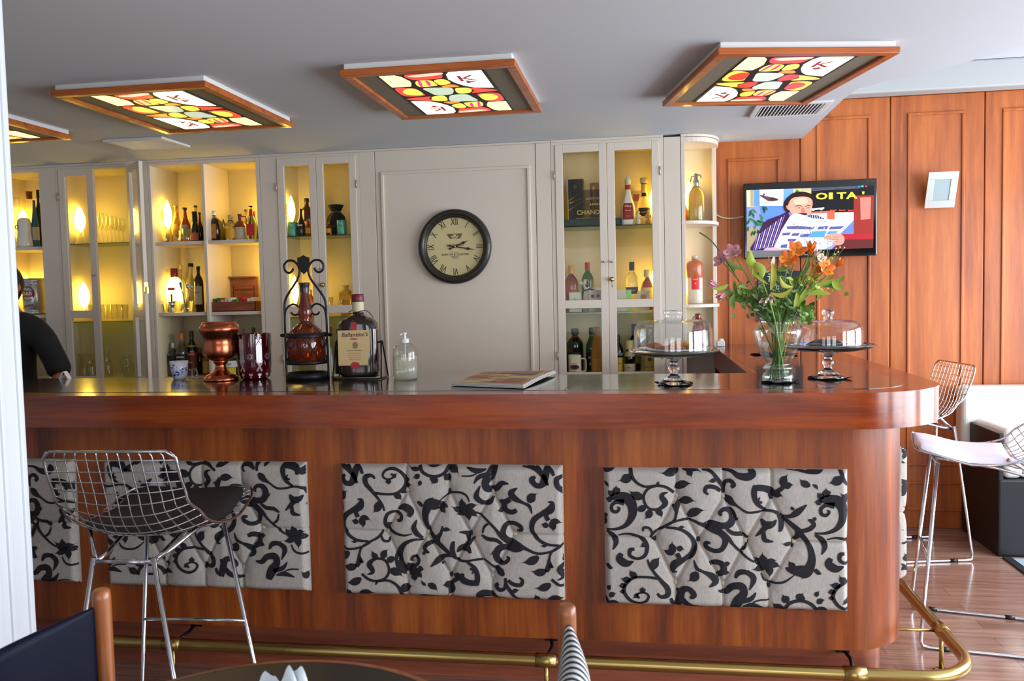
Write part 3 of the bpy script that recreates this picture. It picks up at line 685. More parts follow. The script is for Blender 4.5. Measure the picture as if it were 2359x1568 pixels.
# ================================================================== television
tv = thing('television', 'flat black television on the wooden wall showing a man reading a newspaper', 'television', (.937, 5.0, 1.563))
tx0, tx1, tz0, tz1 = .577, 1.297, 1.563, 1.990
b = MB(); b.box(tx0, tx1, 5.0, 5.045, tz0, tz1); b.xf(lambda v: v - Vector(tv.location)); b.build('housing', GLOSSBLACK, tv, bev=.006)
b = MB(); b.box(tx0 + .008, tx1 - .008, 4.9975, 5.0, tz0 + .02, tz1 - .008); b.xf(lambda v: v - Vector(tv.location)); b.build('screen_glass', M((4, 4, 5), .06, coat=.5), tv)
MB().box(-.1, .1, .045, .09, .12, .3).build('wall_mount', IRON, tv)
b = MB(); LV = [0]; EM = []
def scol(c, s=.85):
    EM.append(M(c, .3, emit=s, spec=.2)); return len(EM) - 1
def scr(x, y, lv=0):
    u = (x - 90) / 2130; yt = 165 - 100 * u; yb = 1375 - 65 * u; v = (y - yt) / (yb - yt)
    return Vector((tx0 + (tx1 - tx0) * u, 4.9972 - lv * .00025, tz1 - (tz1 - tz0) * v)) - Vector(tv.location)
def sp(c, pts, s=.85, sm=0):
    LV[0] += 1; q = [(pts[i], pts[i + 1]) for i in range(0, len(pts), 2)]
    if sm: q = [(a[0], a[1]) for a in spline(q, 5, True)]
    b.poly([scr(x, y, LV[0] * .3) for x, y in q][::-1], scol(c, s))
sp((120, 130, 180), [135, 272, 1180, 232, 2165, 185, 2150, 1190, 1160, 1225, 135, 1250])
sp((205, 190, 150), [135, 275, 350, 262, 350, 520, 140, 540]); sp((150, 140, 110), [200, 272, 250, 268, 250, 520, 200, 525]); sp((90, 130, 200), [255, 268, 350, 262, 350, 520, 255, 525])
sp((228, 214, 196), [350, 262, 735, 248, 730, 515, 350, 520]); sp((200, 196, 214), [355, 265, 570, 258, 565, 455, 355, 460])
sp((96, 146, 235), [735, 248, 890, 243, 890, 330, 735, 520]); sp((84, 120, 220), [350, 520, 760, 515, 760, 740, 380, 760])
sp((82, 60, 60), [360, 345, 640, 400, 655, 430, 560, 448, 480, 440, 350, 360]); sp((58, 40, 44), [470, 440, 560, 380, 640, 430]); sp((70, 52, 50), [400, 350, 420, 310, 435, 340, 410, 370])
sp((190, 176, 120), [890, 243, 1180, 232, 1180, 320, 890, 330]); sp((60, 110, 50), [920, 300, 950, 250, 990, 290, 960, 320])
sp((20, 20, 24), [1180, 232, 2165, 185, 2165, 640, 1180, 640])
for k in range(4): sp((120, 124, 150), [1020, 238 + 14 * k, 1950, 196 + 10 * k, 1950, 199 + 10 * k, 1020, 242 + 14 * k], .6)
sp((226, 214, 190), [1180, 635, 1850, 610, 1850, 730, 1180, 745]); sp((176, 84, 60), [1180, 610, 1550, 590, 1550, 740, 1430, 740, 1430, 630, 1180, 640]); 
sp((210, 214, 220), [1180, 560, 1380, 540, 1390, 552, 1340, 590, 1310, 572, 1240, 578, 1215, 598, 1180, 590])
for x in (1480, 1620, 1760): sp((206, 60, 40), [x, 575, x + 60, 580, x + 95, 572, x + 100, 590, x, 598])
sp((88, 110, 216), [1560, 760, 1850, 740, 1850, 950, 1560, 1000]); sp((130, 40, 34), [1850, 350, 2165, 340, 2160, 965, 1850, 970]); sp((176, 110, 96), [1950, 380, 2120, 370, 2110, 720, 1960, 740]); sp((150, 30, 38), [1640, 965, 2160, 960, 2158, 1050, 1690, 1060]); sp((84, 30, 30), [1690, 1055, 2158, 1050, 2155, 1190, 1500, 1215])
sp((150, 132, 100), [140, 870, 300, 870, 300, 1240, 140, 1245])
random.seed(3)
for k in range(26):
    x = 150 + random.random() * 280; y = 520 + random.random() * 420; a = random.random() * 2.4 - .3; L = 110
    dx, dy = cos(a) * L, sin(a) * L * .8; c = random.choice([(22, 60, 34), (30, 84, 44), (52, 112, 66)])
    sp(c, [x, y, x + dx * .5 - dy * .22, y + dy * .5 + dx * .2, min(x + dx, 480), y + dy, x + dx * .5 + dy * .2, y + dy * .5 - dx * .2], .7, 1)
sp((52, 24, 60), [190, 1200, 280, 1060, 400, 800, 480, 740, 700, 660, 800, 600, 860, 740, 800, 900, 560, 1235, 200, 1240])
for k in range(11):
    t = k / 10; sp((214, 214, 240) if k % 2 else (120, 96, 190), [300 + 440 * t, 1000 - 330 * t, 314 + 440 * t, 995 - 330 * t, 250 + 330 * t, 1230 - 60 * t, 238 + 330 * t, 1230 - 60 * t], .9)
sp((50, 28, 74), [1130, 660, 1280, 670, 1420, 735, 1150, 740])
for k in range(7): sp((200, 200, 236), [1150 + 36 * k, 665 + 5 * k, 1160 + 36 * k, 665 + 5 * k, 1175 + 36 * k, 728, 1163 + 36 * k, 730])
sp((40, 20, 18), [735, 470, 790, 390, 900, 310, 1040, 292, 1180, 330, 1225, 430, 1200, 520, 860, 620, 770, 612, 735, 560], .7, 1)
sp((206, 140, 120), [810, 500, 870, 400, 1000, 370, 1130, 380, 1195, 440, 1185, 560, 1150, 660, 1020, 690, 900, 660, 830, 600], .9, 1)
sp((226, 164, 140), [900, 420, 1020, 390, 1110, 410, 1100, 480, 930, 500], .9, 1); sp((196, 124, 110), [775, 520, 815, 520, 825, 580, 790, 570], .9, 1)
for q in ([915, 522, 970, 505, 1030, 518, 1025, 528, 970, 516, 925, 532], [1075, 525, 1130, 505, 1170, 515, 1165, 525, 1125, 517, 1082, 533], [935, 552, 985, 556, 1010, 548, 985, 545], [1095, 552, 1130, 556, 1160, 548, 1130, 544]): sp((70, 34, 30), q, .7)
sp((176, 100, 90), [1035, 540, 1060, 560, 1080, 620, 1030, 628, 1010, 612], .9, 1); sp((60, 26, 24), [960, 640, 1040, 632, 1110, 640, 1090, 665, 980, 660], .7, 1)
sp((172, 178, 232), [570, 1190, 700, 900, 830, 690, 900, 640, 980, 642, 1200, 720, 1850, 745, 1640, 960, 1510, 1150, 1380, 1215, 1160, 1225, 700, 1215], 1.0)
sp((206, 210, 246), [830, 700, 900, 645, 1000, 660, 1160, 730, 1000, 740, 850, 790], 1.0); sp((190, 214, 250), [1560, 730, 1850, 735, 1800, 765, 1500, 752], 1.0)
for q in ([780, 850, 960, 840, 1240, 860, 1190, 895, 790, 890], [1290, 850, 1450, 840, 1420, 890, 1270, 895], [1480, 850, 1700, 840, 1640, 885, 1450, 895], [720, 955, 850, 945, 820, 990, 700, 995], [880, 960, 990, 955, 960, 1000, 850, 1000], [1010, 970, 1160, 965, 1120, 1020, 990, 1020], [800, 1050, 940, 1050, 910, 1090, 800, 1090], [690, 1150, 790, 1130, 780, 1195, 680, 1190]): sp((84, 78, 130), q, .7)
sp((70, 130, 235), [1170, 930, 1420, 915, 1380, 1020, 1130, 1025], .9); sp((70, 130, 235), [1450, 925, 1600, 920, 1560, 965, 1420, 975], .9)
sp((186, 130, 116), [1370, 1020, 1500, 960, 1640, 965, 1700, 1030, 1680, 1120, 1600, 1150, 1500, 1120, 1560, 1080, 1480, 1070, 1400, 1050], .8, 1); 
for k in range(3): sp((140, 86, 78), [1400 + 20 * k, 1005 + 38 * k, 1600, 1020 + 36 * k, 1600, 1026 + 36 * k, 1400 + 20 * k, 1012 + 38 * k], .7)
sp((206, 150, 150), [400, 1235, 440, 1195, 560, 1185, 700, 1215, 690, 1235], .8)
sp((60, 90, 255), [1905, 205, 1930, 190, 1955, 205, 1930, 222], 1.2, 1); sp((50, 230, 80), [1960, 200, 1982, 186, 2005, 200, 1982, 216], 1.2, 1); sp((190, 50, 50), [2020, 200, 2042, 188, 2062, 200, 2042, 214], 1, 1)
i = scol((200, 190, 60), .9)
for ch, x in (('O', 1335), ('I', 1480), ('T', 1650), ('A', 1810), ("'", 1990)): b.text(ch, .062, lambda px_, py_, x=x: scr(x, 370 - (x - 1335) * .03, 60) + Vector((px_ * (1.3 if ch != 'I' else 2.2), 0, py_ * .8)), i, bold=.002)
i2 = scol((50, 44, 60), .5); b.text('ECRAFT', .013, lambda px_, py_: scr(460, 478, 60) + Vector((px_ * 1.3, 0, py_)), i2); b.text('Ultima pagina', .008, lambda px_, py_: scr(1340, 772, 60) + Vector((px_ * 1.3, 0, py_ - px_ * .06)), i2)
b.build('picture', EM, tv, label='lit picture of a man in a striped shirt behind an open newspaper')
MB().text('SAMSUNG', .009, lambda x, y: scr(1120, 1300, 3) + Vector((x, 0, y)), 0).build('logo', M((190, 190, 196), .4), tv)
# its cable
tag(MB().tube(spline([(.434, 5.085, 1.826), (.47, 5.083, 1.808), (.53, 5.083, 1.803), (.60, 5.07, 1.812)], 6), .0045, 8).build('cable', M((206, 196, 160), .5), loc=(0, 0, 0)), 'pale cable running from the white shelves to the television', 'cable')

# ================================================================== wall sconce, blackboard
sc = thing('wall_sconce', 'square brushed metal wall light with a frosted pane, right of the television', 'wall light', (1.64, 5.06, 1.915))
b = MB(); fr = .022
for a, c, d_, e in ((-.078, -.078 + fr * 1.6, -.1 + fr * 1.9, .1 - fr * 1.9), (.078 - fr * 1.6, .078, -.1 + fr * 1.9, .1 - fr * 1.9), (-.078, .078, .1 - fr * 1.9, .1), (-.078, .078, -.1, -.1 + fr * 1.9)): b.box(a, c, -.004, .004, d_, e)
tl = rad(17)
def tilt(v): return Vector((v.x + v.z * .03, v.y * cos(tl) - v.z * sin(tl) - .035, v.y * sin(tl) + v.z * cos(tl)))
b.xf(tilt).build('frame', M((186, 188, 184), .35, .7), sc, bev=.001)
MB().box(-.052, .052, -.001, .003, -.07, .07).xf(tilt).build('frosted_pane', M((150, 166, 168), .35, spec=.6), sc)
MB().box(-.035, .035, -.006, .038, -.045, .03).build('wall_bracket', STEEL, sc)
bb = thing('chalkboard', 'small blackboard with chalk writing hanging behind the flowers', 'blackboard', (.789, 5.088, 1.2))
MB().box(-.126, .126, -.006, .008, 0, .288).build('board', M((22, 23, 28), .6), bb, bev=.002)
CH = M((214, 212, 206), .9); b = MB()
for t_, s_, x, z in (('Te Gin', .05, -.015, .245), ('G', .032, -.015, .195), ('y Hay', .034, .0, .165), ('Tostadinos', .03, .0, .132), ('panes', .032, .02, .103), ('ricos', .03, .05, .07), ('$ 25', .03, .06, .03)):
    b.text(t_, s_, lambda px_, py_, x=x, z=z: Vector((x + px_ * .85 + py_ * .12, -.0068, z + py_)), 0)
for k in range(5): b.tube([Vector((-.11, -.0068, .24 - k * .035)) + Vector((.014 * cos(a), 0, .012 * sin(a))) for a in (0, 1.3, 2.4, 3.6, 4.9)], .0012, 4)
b.build('chalk_writing', CH, bb)['kind'] = 'stuff'
MB().tube([(-.09, -.002, .286), (0, .0, .355), (.09, -.002, .286)], .0012, 5).build('string', M((60, 50, 44), .8), bb)
MB().tube([(0, -.006, .357), (0, .012, .357)], .003, 8).build('nail', STEEL, bb)

# ================================================================== sofa
so = thing('sofa', 'white and black leather bench sofa against the wooden wall', 'sofa', (2.3, 4.8, 0))
WL = M((226, 224, 216), .42, name='white_leather'); BL = M((16, 17, 21), .42, name='black_leather')
Q = Vector(so.location)
def SO(b, n, m, bev=.02, sg=3): b.xf(lambda v: v - Q); return b.build(n, m, so, bev=bev, seg=sg)
SO(MB().box(1.775, 3.2, 4.58, 5.08, .0, .40), 'base', BL, .012)
SO(MB().box(1.775, 1.80, 4.58, 5.08, .39, .635), 'arm_side', BL, .006)
SO(MB().box(1.80, 1.90, 4.585, 5.08, .40, .655), 'armrest', WL, .035, 5)
SO(MB().box(1.905, 3.2, 4.60, 5.0, .405, .52), 'seat_cushion', WL, .03, 5)
SO(MB().box(1.735, 3.2, 4.965, 5.085, .50, .83), 'backrest', WL, .03, 5)

# ================================================================== ceiling lamps (stained glass panels)
REC = M((128, 122, 104), .6, name='lamp_panel'); DK = M((26, 22, 20), .5)
def lp(x, y):
    p = on(760 + x / 4.6255, 100 + y / 4.6255, 2, 2.209); return (p.x + .7525, p.y - 3.432)
def lpoly(s): v = [float(q) for q in s.replace(' ', ',').split(',')]; return [lp(v[i], v[i + 1]) for i in range(0, len(v), 2)]
CELLS = [('c', 1, '530,358 700,347 780,365 880,415 893,440 890,470 680,482'), ('r', 0, '795,345 1180,300 1215,320 1222,375 1120,392 900,402'), ('p', 0, '835,357 1190,320 1208,342 950,372'),
 ('w', 1, '1245,340 1265,305 1320,292 1630,284 1775,482 1560,480 1450,460 1350,430 1270,390'), ('y', 0, '925,412 1090,402 1160,445 1155,462 965,474'), ('m', 0, '950,411 985,409 1010,470 985,473'), ('m', 0, '1030,407 1060,405 1095,440 1080,466 1050,440'),
 ('y', 0, '1125,398 1230,388 1310,430 1200,455 1140,425'), ('o', 0, '1210,462 1320,445 1400,470 1230,478'), ('r', 0, '700,487 900,485 1000,530 1035,565 810,572'), ('y', 0, '790,515 830,490 920,488 990,520 1020,552 960,563 860,558 800,540'),
 ('t', 0, '995,485 1150,475 1325,480 1340,535 1290,555 1145,560 1060,525'), ('g', 0, '1040,497 1110,492 1150,520 1230,490 1250,520 1180,540 1090,522'), ('y', 0, '1345,485 1500,480 1530,510 1500,535 1380,542'), ('r', 0, '1500,482 1770,495 1790,510 1530,535 1545,508')]
GC = {'c': (255, 218, 140), 'w': (255, 246, 216), 'r': (214, 52, 34), 'p': (255, 176, 150), 'y': (250, 196, 70), 'm': (206, 40, 110), 'o': (240, 120, 40), 't': (214, 232, 208), 'g': (60, 190, 130)}
LG = {k: M(c, .3, emit={'c': 1.9, 'w': 2.8, 't': .6, 'g': .8}.get(k, 1.4), name='lit_coloured_glass') for k, c in GC.items()}; LK = list(LG)
LMATS = [DK] + [LG[k] for k in LK] + [M((150, 30, 40), .4, emit=.6)]
def ceiling_lamp(cx, cy, rz, label, suit):
    t = thing('ceiling_lamp', label, 'ceiling light', (cx, cy, ZS), rz, 'stained glass ceiling lights')
    hx, hy = .322, .408; w_ = .036; z0, z1 = -.046, -.022
    b = MB(); b.box(-hx + .012, hx - .012, -hy + .012, hy - .012, -.022, 0); b.build('housing', WHITE, t, bev=.002)
    b = MB()
    for a, c, d_, e in ((-hx, hx, -hy, -hy + w_), (-hx, hx, hy - w_, hy), (-hx, -hx + w_, -hy + w_, hy - w_), (hx - w_, hx, -hy + w_, hy - w_)): b.box(a, c, d_, e, z0, z1)
    b.build('frame', W_lamp, t, bev=.004)
    MB().box(-hx + w_, hx - w_, -hy + w_, hy - w_, -.036, -.024).build('panel', REC, t)
    b = MB(); gx, gy = .2, .348; b.box(-gx, gx, -gy, gy, -.0385, -.0362, 0)
    for k, (c, rd, s) in enumerate(CELLS):
        q = lpoly(s); q = [(x, y) for x, y in spline(q, 4, True)] if not rd else q
        q = [(max(-gx, min(gx, x)), max(-gy, min(gy, y))) for x, y in q]
        mx0, my0 = sum(x for x, y in q) / len(q), sum(y for x, y in q) / len(q); sh_ = .955 if c in 'cw' else .92
        q = [(mx0 + (x - mx0) * sh_, my0 + (y - my0) * sh_) for x, y in q]
        zz = -.0388 - (k % 4) * .0002
        cc = {'r': 'y', 'y': 'r'}.get(c, c) if suit == 3 and k in (9, 10, 13, 14) else c
        for sgn in (1, -1):
            b.poly([(x * sgn, y * sgn, zz) for x, y in q][::-1], 1 + LK.index(cc))
    def glyph(cx_, cy_, r_):
        b.text('K', .12, lambda x, y: (cx_ + (x * cos(r_) - y * sin(r_)), cy_ - (x * sin(r_) + y * cos(r_)), -.0398), len(LMATS) - 1, bold=.001)
        dx, dy = .05 * cos(r_ + 1.57), -.05 * sin(r_ + 1.57)
        n = {3: 4, 2: 10, 1: 8}[suit]
        b.poly([(cx_ - dx + .02 * cos(a) * (1 if n == 4 else .8 + .3 * cos(3 * a)), cy_ - dy + .02 * sin(a) * (1 if n == 4 else .8 + .3 * cos(3 * a)), -.0398) for a in [2 * PI * k / (n * 2 if n != 4 else 4) for k in range(n * 2 if n != 4 else 4)]][::-1], len(LMATS) - 1)
    glyph(.115, -.24, 0); glyph(-.115, .24, PI)
    b.build('stained_glass', LMATS, t, label='lit panel of coloured glass pieces with a red letter K')
ceiling_lamp(-.7525, 3.406, 0, 'lit stained glass ceiling light in the middle, above the clock', 2)
ceiling_lamp(-1.932, 3.432, 0, 'lit stained glass ceiling light second from the left, wooden frame', 1)
ceiling_lamp(-3.08, 3.44, 0, 'lit stained glass ceiling light cut off at the left edge', 1)
ceiling_lamp(.498, 3.495, rad(12), 'lit stained glass ceiling light on the right, set askew', 3)
# air vents
def vent(cx, cy, hx, hy, rz, label, drop_):
    t = thing('air_vent', label, 'vent', (cx, cy, ZS), rz, 'white ceiling vents'); b = MB(); w_ = .028
    for a, c, d_, e in ((-hx, hx, -hy, -hy + w_), (-hx, hx, hy - w_, hy), (-hx, -hx + w_, -hy + w_, hy - w_), (hx - w_, hx, -hy + w_, hy - w_)): b.box(a, c, d_, e, -.012, 0)
    b.build('frame', WHITE, t, bev=.003)
    MB().box(-hx + w_, hx - w_, -hy + w_, hy - w_, -.001, 0).build('duct', BLACK, t)
    b = MB(); n = 18
    for k in range(n):
        x = -hx + w_ + (2 * hx - 2 * w_) * (k + .5) / n; b.obox((x, 0, -.0065), (.0012, 0, .0045), (0, hy - w_, 0), (.0028, 0, .001))
    b.build('louvres', WHITE, t)
    if drop_: MB().box(-hx + w_, -hx + .09, -hy + .01, -hy + .013, -.04, -.012).build('flap', WHITE, t)
vent(-2.60, 4.235, .168, .14, 0, 'white air vent in the ceiling above the far left cabinets', 0)
vent(.70, 4.235, .17, .15, 0, 'white slatted air vent in the ceiling behind the right light', 0)

# ================================================================== bottles and things on the shelves
S1, S2, G1, G2, BASE = 1.756, 1.327, 1.767, 1.285, ZB + .001
AMBER = M((214, 110, 30), .04, trans=.9); DARKB = M((38, 18, 12), .07, trans=.25, coat=.5); GREENG = M((60, 130, 50), .04, trans=.85); DKGREEN = M((16, 38, 18), .06, trans=.3, coat=.4)
CLR = M((236, 240, 226), .02, trans=.97); YELB = M((232, 190, 80), .04, trans=.9); ORANGEB = M((190, 70, 20), .05, trans=.8, coat=.3); NEARBLACK = M((14, 12, 16), .08, coat=.5)
CERW = M((226, 222, 210), .25, coat=.4); PALEG = M((190, 206, 150), .04, trans=.9)
PF = {  # body profile: (radius share, height share)
 'beer': [(.0, 0), (.9, 0), (1, .02), (1, .44), (.94, .52), (.66, .62), (.42, .72), (.34, .80), (.30, .92), (.36, .93), (.36, .97), (.3, .975)],
 'wine': [(.0, 0), (.9, 0), (1, .02), (1, .54), (.93, .62), (.6, .72), (.38, .79), (.33, .9), (.38, .91), (.38, .97), (.3, .975)],
 'champ': [(.0, 0), (.9, 0), (1, .02), (1, .44), (.93, .52), (.7, .64), (.48, .76), (.36, .88), (.36, .97), (.3, .975)],
 'spirit': [(.0, 0), (.92, 0), (1, .02), (1, .62), (.96, .68), (.72, .75), (.42, .80), (.34, .84), (.33, .95), (.38, .955), (.38, .97), (.3, .975)],
 'whisky': [(.0, 0), (.94, 0), (1, .015), (1, .60), (.95, .67), (.60, .75), (.34, .80), (.30, .86), (.30, .97)],
 'short': [(.0, 0), (.92, 0), (1, .03), (1, .56), (.9, .66), (.55, .76), (.36, .80), (.34, .94), (.3, .95)],
 'taper': [(.0, 0), (.95, 0), (1, .02), (1, .36), (.86, .46), (.62, .58), (.42, .70), (.36, .80), (.36, .95)],
 'decanter': [(.0, 0), (.92, 0), (1, .03), (1, .40), (.86, .5), (.5, .64), (.36, .76), (.34, .93), (.42, .985), (.36, .985)],
 'stone': [(.0, 0), (.95, 0), (1, .02), (1, .80), (.92, .86), (.5, .905), (.36, .91), (.36, .97), (.44, .975), (.44, .995), (.3, 1)],
 'cone': [(.0, 0), (1, 0), (1, .1), (.7, .5), (.3, .85), (.2, 1), (0, 1)]}
GROUPS = {}
def prof_r(prof, t):
    for (r0, z0), (r1, z1) in zip(prof, prof[1:]):
        if z0 <= t <= z1 and z1 > z0: return r0 + (r1 - r0) * (t - z0) / (z1 - z0)
    return prof[-1][0]
def bottle(name, label, x0, x1, yt, yb, Y, z, shape, glass, cap=None, labs=(), sq=2.0, cat='bottle', group='bottles in the back cabinets', depth_=1.0, rz=None):
    """x0, x1, yt: how wide and how tall it stands in the view; Y, z: where on its shelf"""
    xc = (x0 + x1) / 2; p = on(xc, yb, 1, Y); D = depth(p); r = (x1 - x0) / 2 / FPX * D
    h = on(xc, yt, 1, Y).z - z
    rz = 0 if rz is None else rz
    t = thing(name, label, cat, (p.x, Y, z), rz, group); pr = PF[shape]
    MB().lathe([(max(a * r, 1e-4), c * h) for a, c in pr], 24, sq=sq, sy=depth_).build('bottle_body', glass, t)
    if cap:
        c, z0, rf = cap[:3]; rr = prof_r(pr, z0) * r * 1.1 * rf
        MB().lathe([(rr, z0 * h), (rr * 1.02, z0 * h + .002), (rr, h - .002), (rr * .9, h), (0, h)], 18, sy=1).build('cap', M(c, .35, .3 if len(cap) > 3 else 0), t)
    for lb in labs:
        c, z0, z1 = lb[:3]; half = lb[3] if len(lb) > 3 else 1.25; b = MB(); R0 = lambda v: prof_r(pr, v) * r + .0009
        a0 = -PI / 2 - half; n = 14
        def Pt(a, v, off=0.0):
            k = (abs(cos(a)) ** sq + abs(sin(a)) ** sq) ** (-1 / sq) if sq != 2 else 1
            q = (R0(v) * k + off); return Vector((q * cos(a), q * sin(a) * depth_, v * h))
        b.grid(lambda u, v: Pt(a0 + 2 * half * u, z0 + (z1 - z0) * v), n, 5)
        mats = [M(c, .55)]
        if len(lb) > 4 and lb[4]:
            for j, (s, col, size, vz) in enumerate(lb[4]):
                mats.append(M(col, .6)); b.text(s, size, lambda x, y: Pt(-PI / 2 + x / max(r, .01), vz + y / h, .0008), len(mats) - 1, bold=size * .02)
        b.build('label', mats, t)
    return t
gB1 = 'small bottles on the upper wooden shelves'
bottle('beer_bottle', 'small clear bottle with dark cap, leftmost on the upper wooden shelf', 368, 390, 485, 552, 4.93, S1, 'beer', CLR, ((70, 50, 60), .93, 1.1), (((200, 196, 190), .30, .45, 1.5), ((120, 90, 110), .72, .90, 3.1)), group=gB1)
bottle('beer_bottle', 'amber bottle with yellow labels in front of the lit shade', 397, 419, 473, 551, 4.93, S1, 'beer', YELB, ((180, 150, 70), .95, 1.1), (((226, 150, 30), .22, .5, 1.5), ((214, 140, 40), .66, .82, 3.1)), group=gB1)
bottle('beer_bottle', 'orange-brown bottle with a grey label and dark blue cap', 416, 440, 478, 551, 4.92, S1, 'beer', ORANGEB, ((30, 34, 70), .94, 1.1), (((150, 150, 130), .1, .5, 1.5), ((150, 90, 60), .7, .86, 3.1)), group=gB1)
bottle('beer_bottle', 'small clear-necked bottle half hidden behind the foil-topped one', 444, 463, 473, 550, 5.0, S1, 'beer', YELB, ((60, 60, 50), .95, 1.1), group=gB1)
bottle('champagne_bottle', 'miniature green champagne bottle with black foil neck and pink label', 442, 458, 487, 552, 4.89, S1, 'champ', DKGREEN, ((16, 16, 20), .66, 1.05), (((206, 110, 96), .06, .30, 1.5),), group=gB1)
bottle('beer_bottle', 'dark bottle squeezed against the divider on the upper shelf', 455, 469, 489, 552, 4.98, S1, 'beer', NEARBLACK, ((40, 30, 30), .94, 1.1), group=gB1)
def tumbler(name, label, x0, x1, yt, yb, Y, z, mat=CLEARY, taper=.8, group='shot glasses in front of the small bottles', cat='glass', facets=0, base=.12):
    xc = (x0 + x1) / 2; p = on(xc, yb, 1, Y); D = depth(p); r = (x1 - x0) / 2 / FPX * D; h = on(xc, yt, 1, Y).z - z
    b = MB().lathe([(1e-4, .001), (r * taper * .95, 0), (r * taper, .004), (r, h), (r * .94, h), (r * taper * .9, h * base), (1e-4, h * base * .9)], 20, lobes=facets, la=.03 if facets else 0)
    o = b.build(name, mat, loc=(p.x, Y, z)); return tag(o, label, cat, group)
tumbler('shot_glass', 'faceted shot glass in front of the leftmost small bottle', 371, 391, 526, 555, 4.83, S1, facets=10)
tumbler('shot_glass', 'faceted shot glass in front of the amber bottle', 398, 419, 530, 554, 4.83, S1, facets=10)
tumbler('shot_glass', 'faceted shot glass in front of the orange-brown bottle', 421, 443, 527, 554, 4.82, S1, facets=10)
gB2 = 'bottles in the upper right wooden compartment'
bottle('liqueur_bottle', 'squat square dark bottle with orange arched label and silver cap', 475, 511, 486, 551, 4.87, S1, 'short', DARKB, ((196, 194, 196), .86, 1.1, 1), (((176, 104, 24), .08, .56, .62, (('ROYAL', (240, 190, 90), .008, .42), ('CREAM', (70, 30, 10), .007, .26))), ((150, 130, 90), .74, .84, 3.1)), sq=5, group=gB2, depth_=.75)
bottle('beer_bottle', 'slim clear bottle behind the square dark bottle', 501, 522, 480, 548, 4.99, S1, 'beer', YELB, ((60, 64, 44), .95, 1.1), group=gB2)
bottle('liqueur_bottle', 'short clear flask with a yellow label, between square bottle and jug', 520, 545, 495, 548, 4.87, S1, 'short', CLR, ((176, 160, 130), .88, 1.2), (((214, 158, 30), .08, .46, 1.4), ((196, 140, 50), .56, .64, 1.4)), group=gB2)
j = thing('stoneware_jug', 'small two-tone brown and grey jug with handle on the upper shelf', 'jug', (on(555, 547, 1, 4.89).x, 4.89, S1)); D = depth(j.location); q = D / FPX
MB().lathe([(1e-4, 0, 1), (13.5 * q, 0, 1), (14.5 * q, 2 * q, 1), (14.8 * q, 30 * q, 0), (13.5 * q, 38 * q, 0), (8 * q, 43 * q, 0), (4.6 * q, 47 * q, 0), (5.5 * q, 57 * q, 0), (7.5 * q, 60 * q, 0), (4 * q, 58 * q, 0), (3 * q, 48 * q, 0)], 26).build('jug_body', [M((124, 54, 26), .2, coat=.5), M((190, 180, 156), .35, coat=.3)], j)
MB().tube(spline([(6 * q, 0, 55 * q), (13 * q, 0, 54 * q), (15.5 * q, 0, 46 * q), (13 * q, 0, 36 * q)], 6), .0035, 8).build('handle', M((124, 54, 26), .2, coat=.5), j)
bottle('beer_bottle', 'clear-necked bottle with metal cap behind the jug', 561, 577, 482, 546, 5.0, S1, 'beer', YELB, ((90, 84, 50), .94, 1.1), group=gB2)
bottle('beer_bottle', 'pale bottle with red neck wrap and red oval label', 569, 592, 474, 548, 4.87, S1, 'beer', PALEG, ((50, 34, 34), .96, 1.1), (((196, 40, 54), .70, .9, 3.1), ((210, 50, 60), .12, .46, .9)), group=gB2)
bottle('beer_bottle', 'brown bottle at the right end of the upper shelf', 581, 595, 487, 546, 4.99, S1, 'beer', DARKB, ((90, 40, 20), .9, 1.1), group=gB2)
# middle left compartment
gB3 = 'bottles in the middle left wooden compartment'
bottle('gin_bottle', 'square clear gin bottle with red cap and small red figure label', 390, 420, 617.7, 717, 4.88, S2, 'spirit', CLR, ((150, 30, 44), .80, 1.15), (((210, 70, 60), .50, .56, .55), ((200, 60, 50), .22, .42, .16)), sq=4, group=gB3)
bottle('vodka_bottle', 'tall clear bottle with a pale cap behind the mixing glass', 411, 430, 609, 716, 5.0, S2, 'wine', CLR, ((206, 190, 150), .9, 1.1), group=gB3)
bottle('vodka_bottle', 'tall clear bottle with black cap and thin red side label', 431, 457, 606, 716, 4.95, S2, 'wine', CLR, ((22, 22, 24), .93, 1.1), (((214, 96, 60), .1, .5, .12),), group=gB3)
bottle('rum_bottle', 'dark brown bottle with a tall cream label by the divider', 450, 471, 613, 716, 4.92, S2, 'spirit', DARKB, ((20, 18, 20), .92, 1.1), (((206, 196, 180), .16, .56, 1.1, (("MOLS", (40, 40, 50), .012, .42),)),), group=gB3)
jg = thing('jigger', 'small steel cocktail jigger standing before the gin bottle', 'jigger', (on(397, 718, 1, 4.83).x, 4.83, S2)); q = depth(jg.location) / FPX
MB().lathe([(1e-4, 0), (6 * q, 0), (5.5 * q, 3 * q), (2.8 * q, 9 * q), (5.5 * q, 15 * q), (9 * q, 25 * q), (8 * q, 25 * q), (3 * q, 12 * q)], 22).build('cup', STEEL, jg)
tumbler('shot_glass', 'small clear glass at the left end of the middle shelf', 362, 376, 698, 719, 4.84, S2, group='small glasses on the middle wooden shelf'); tumbler('shot_glass', 'small clear glass left of the steel jigger', 377, 389, 698, 719, 4.85, S2, group='small glasses on the middle wooden shelf')
tumbler('mixing_glass', 'clear mixing glass holding a blue stirrer and bar spoons', 413, 446, 694, 718, 4.84, S2, taper=.85, group='')
mx_ = on(429, 716, 1, 4.84)
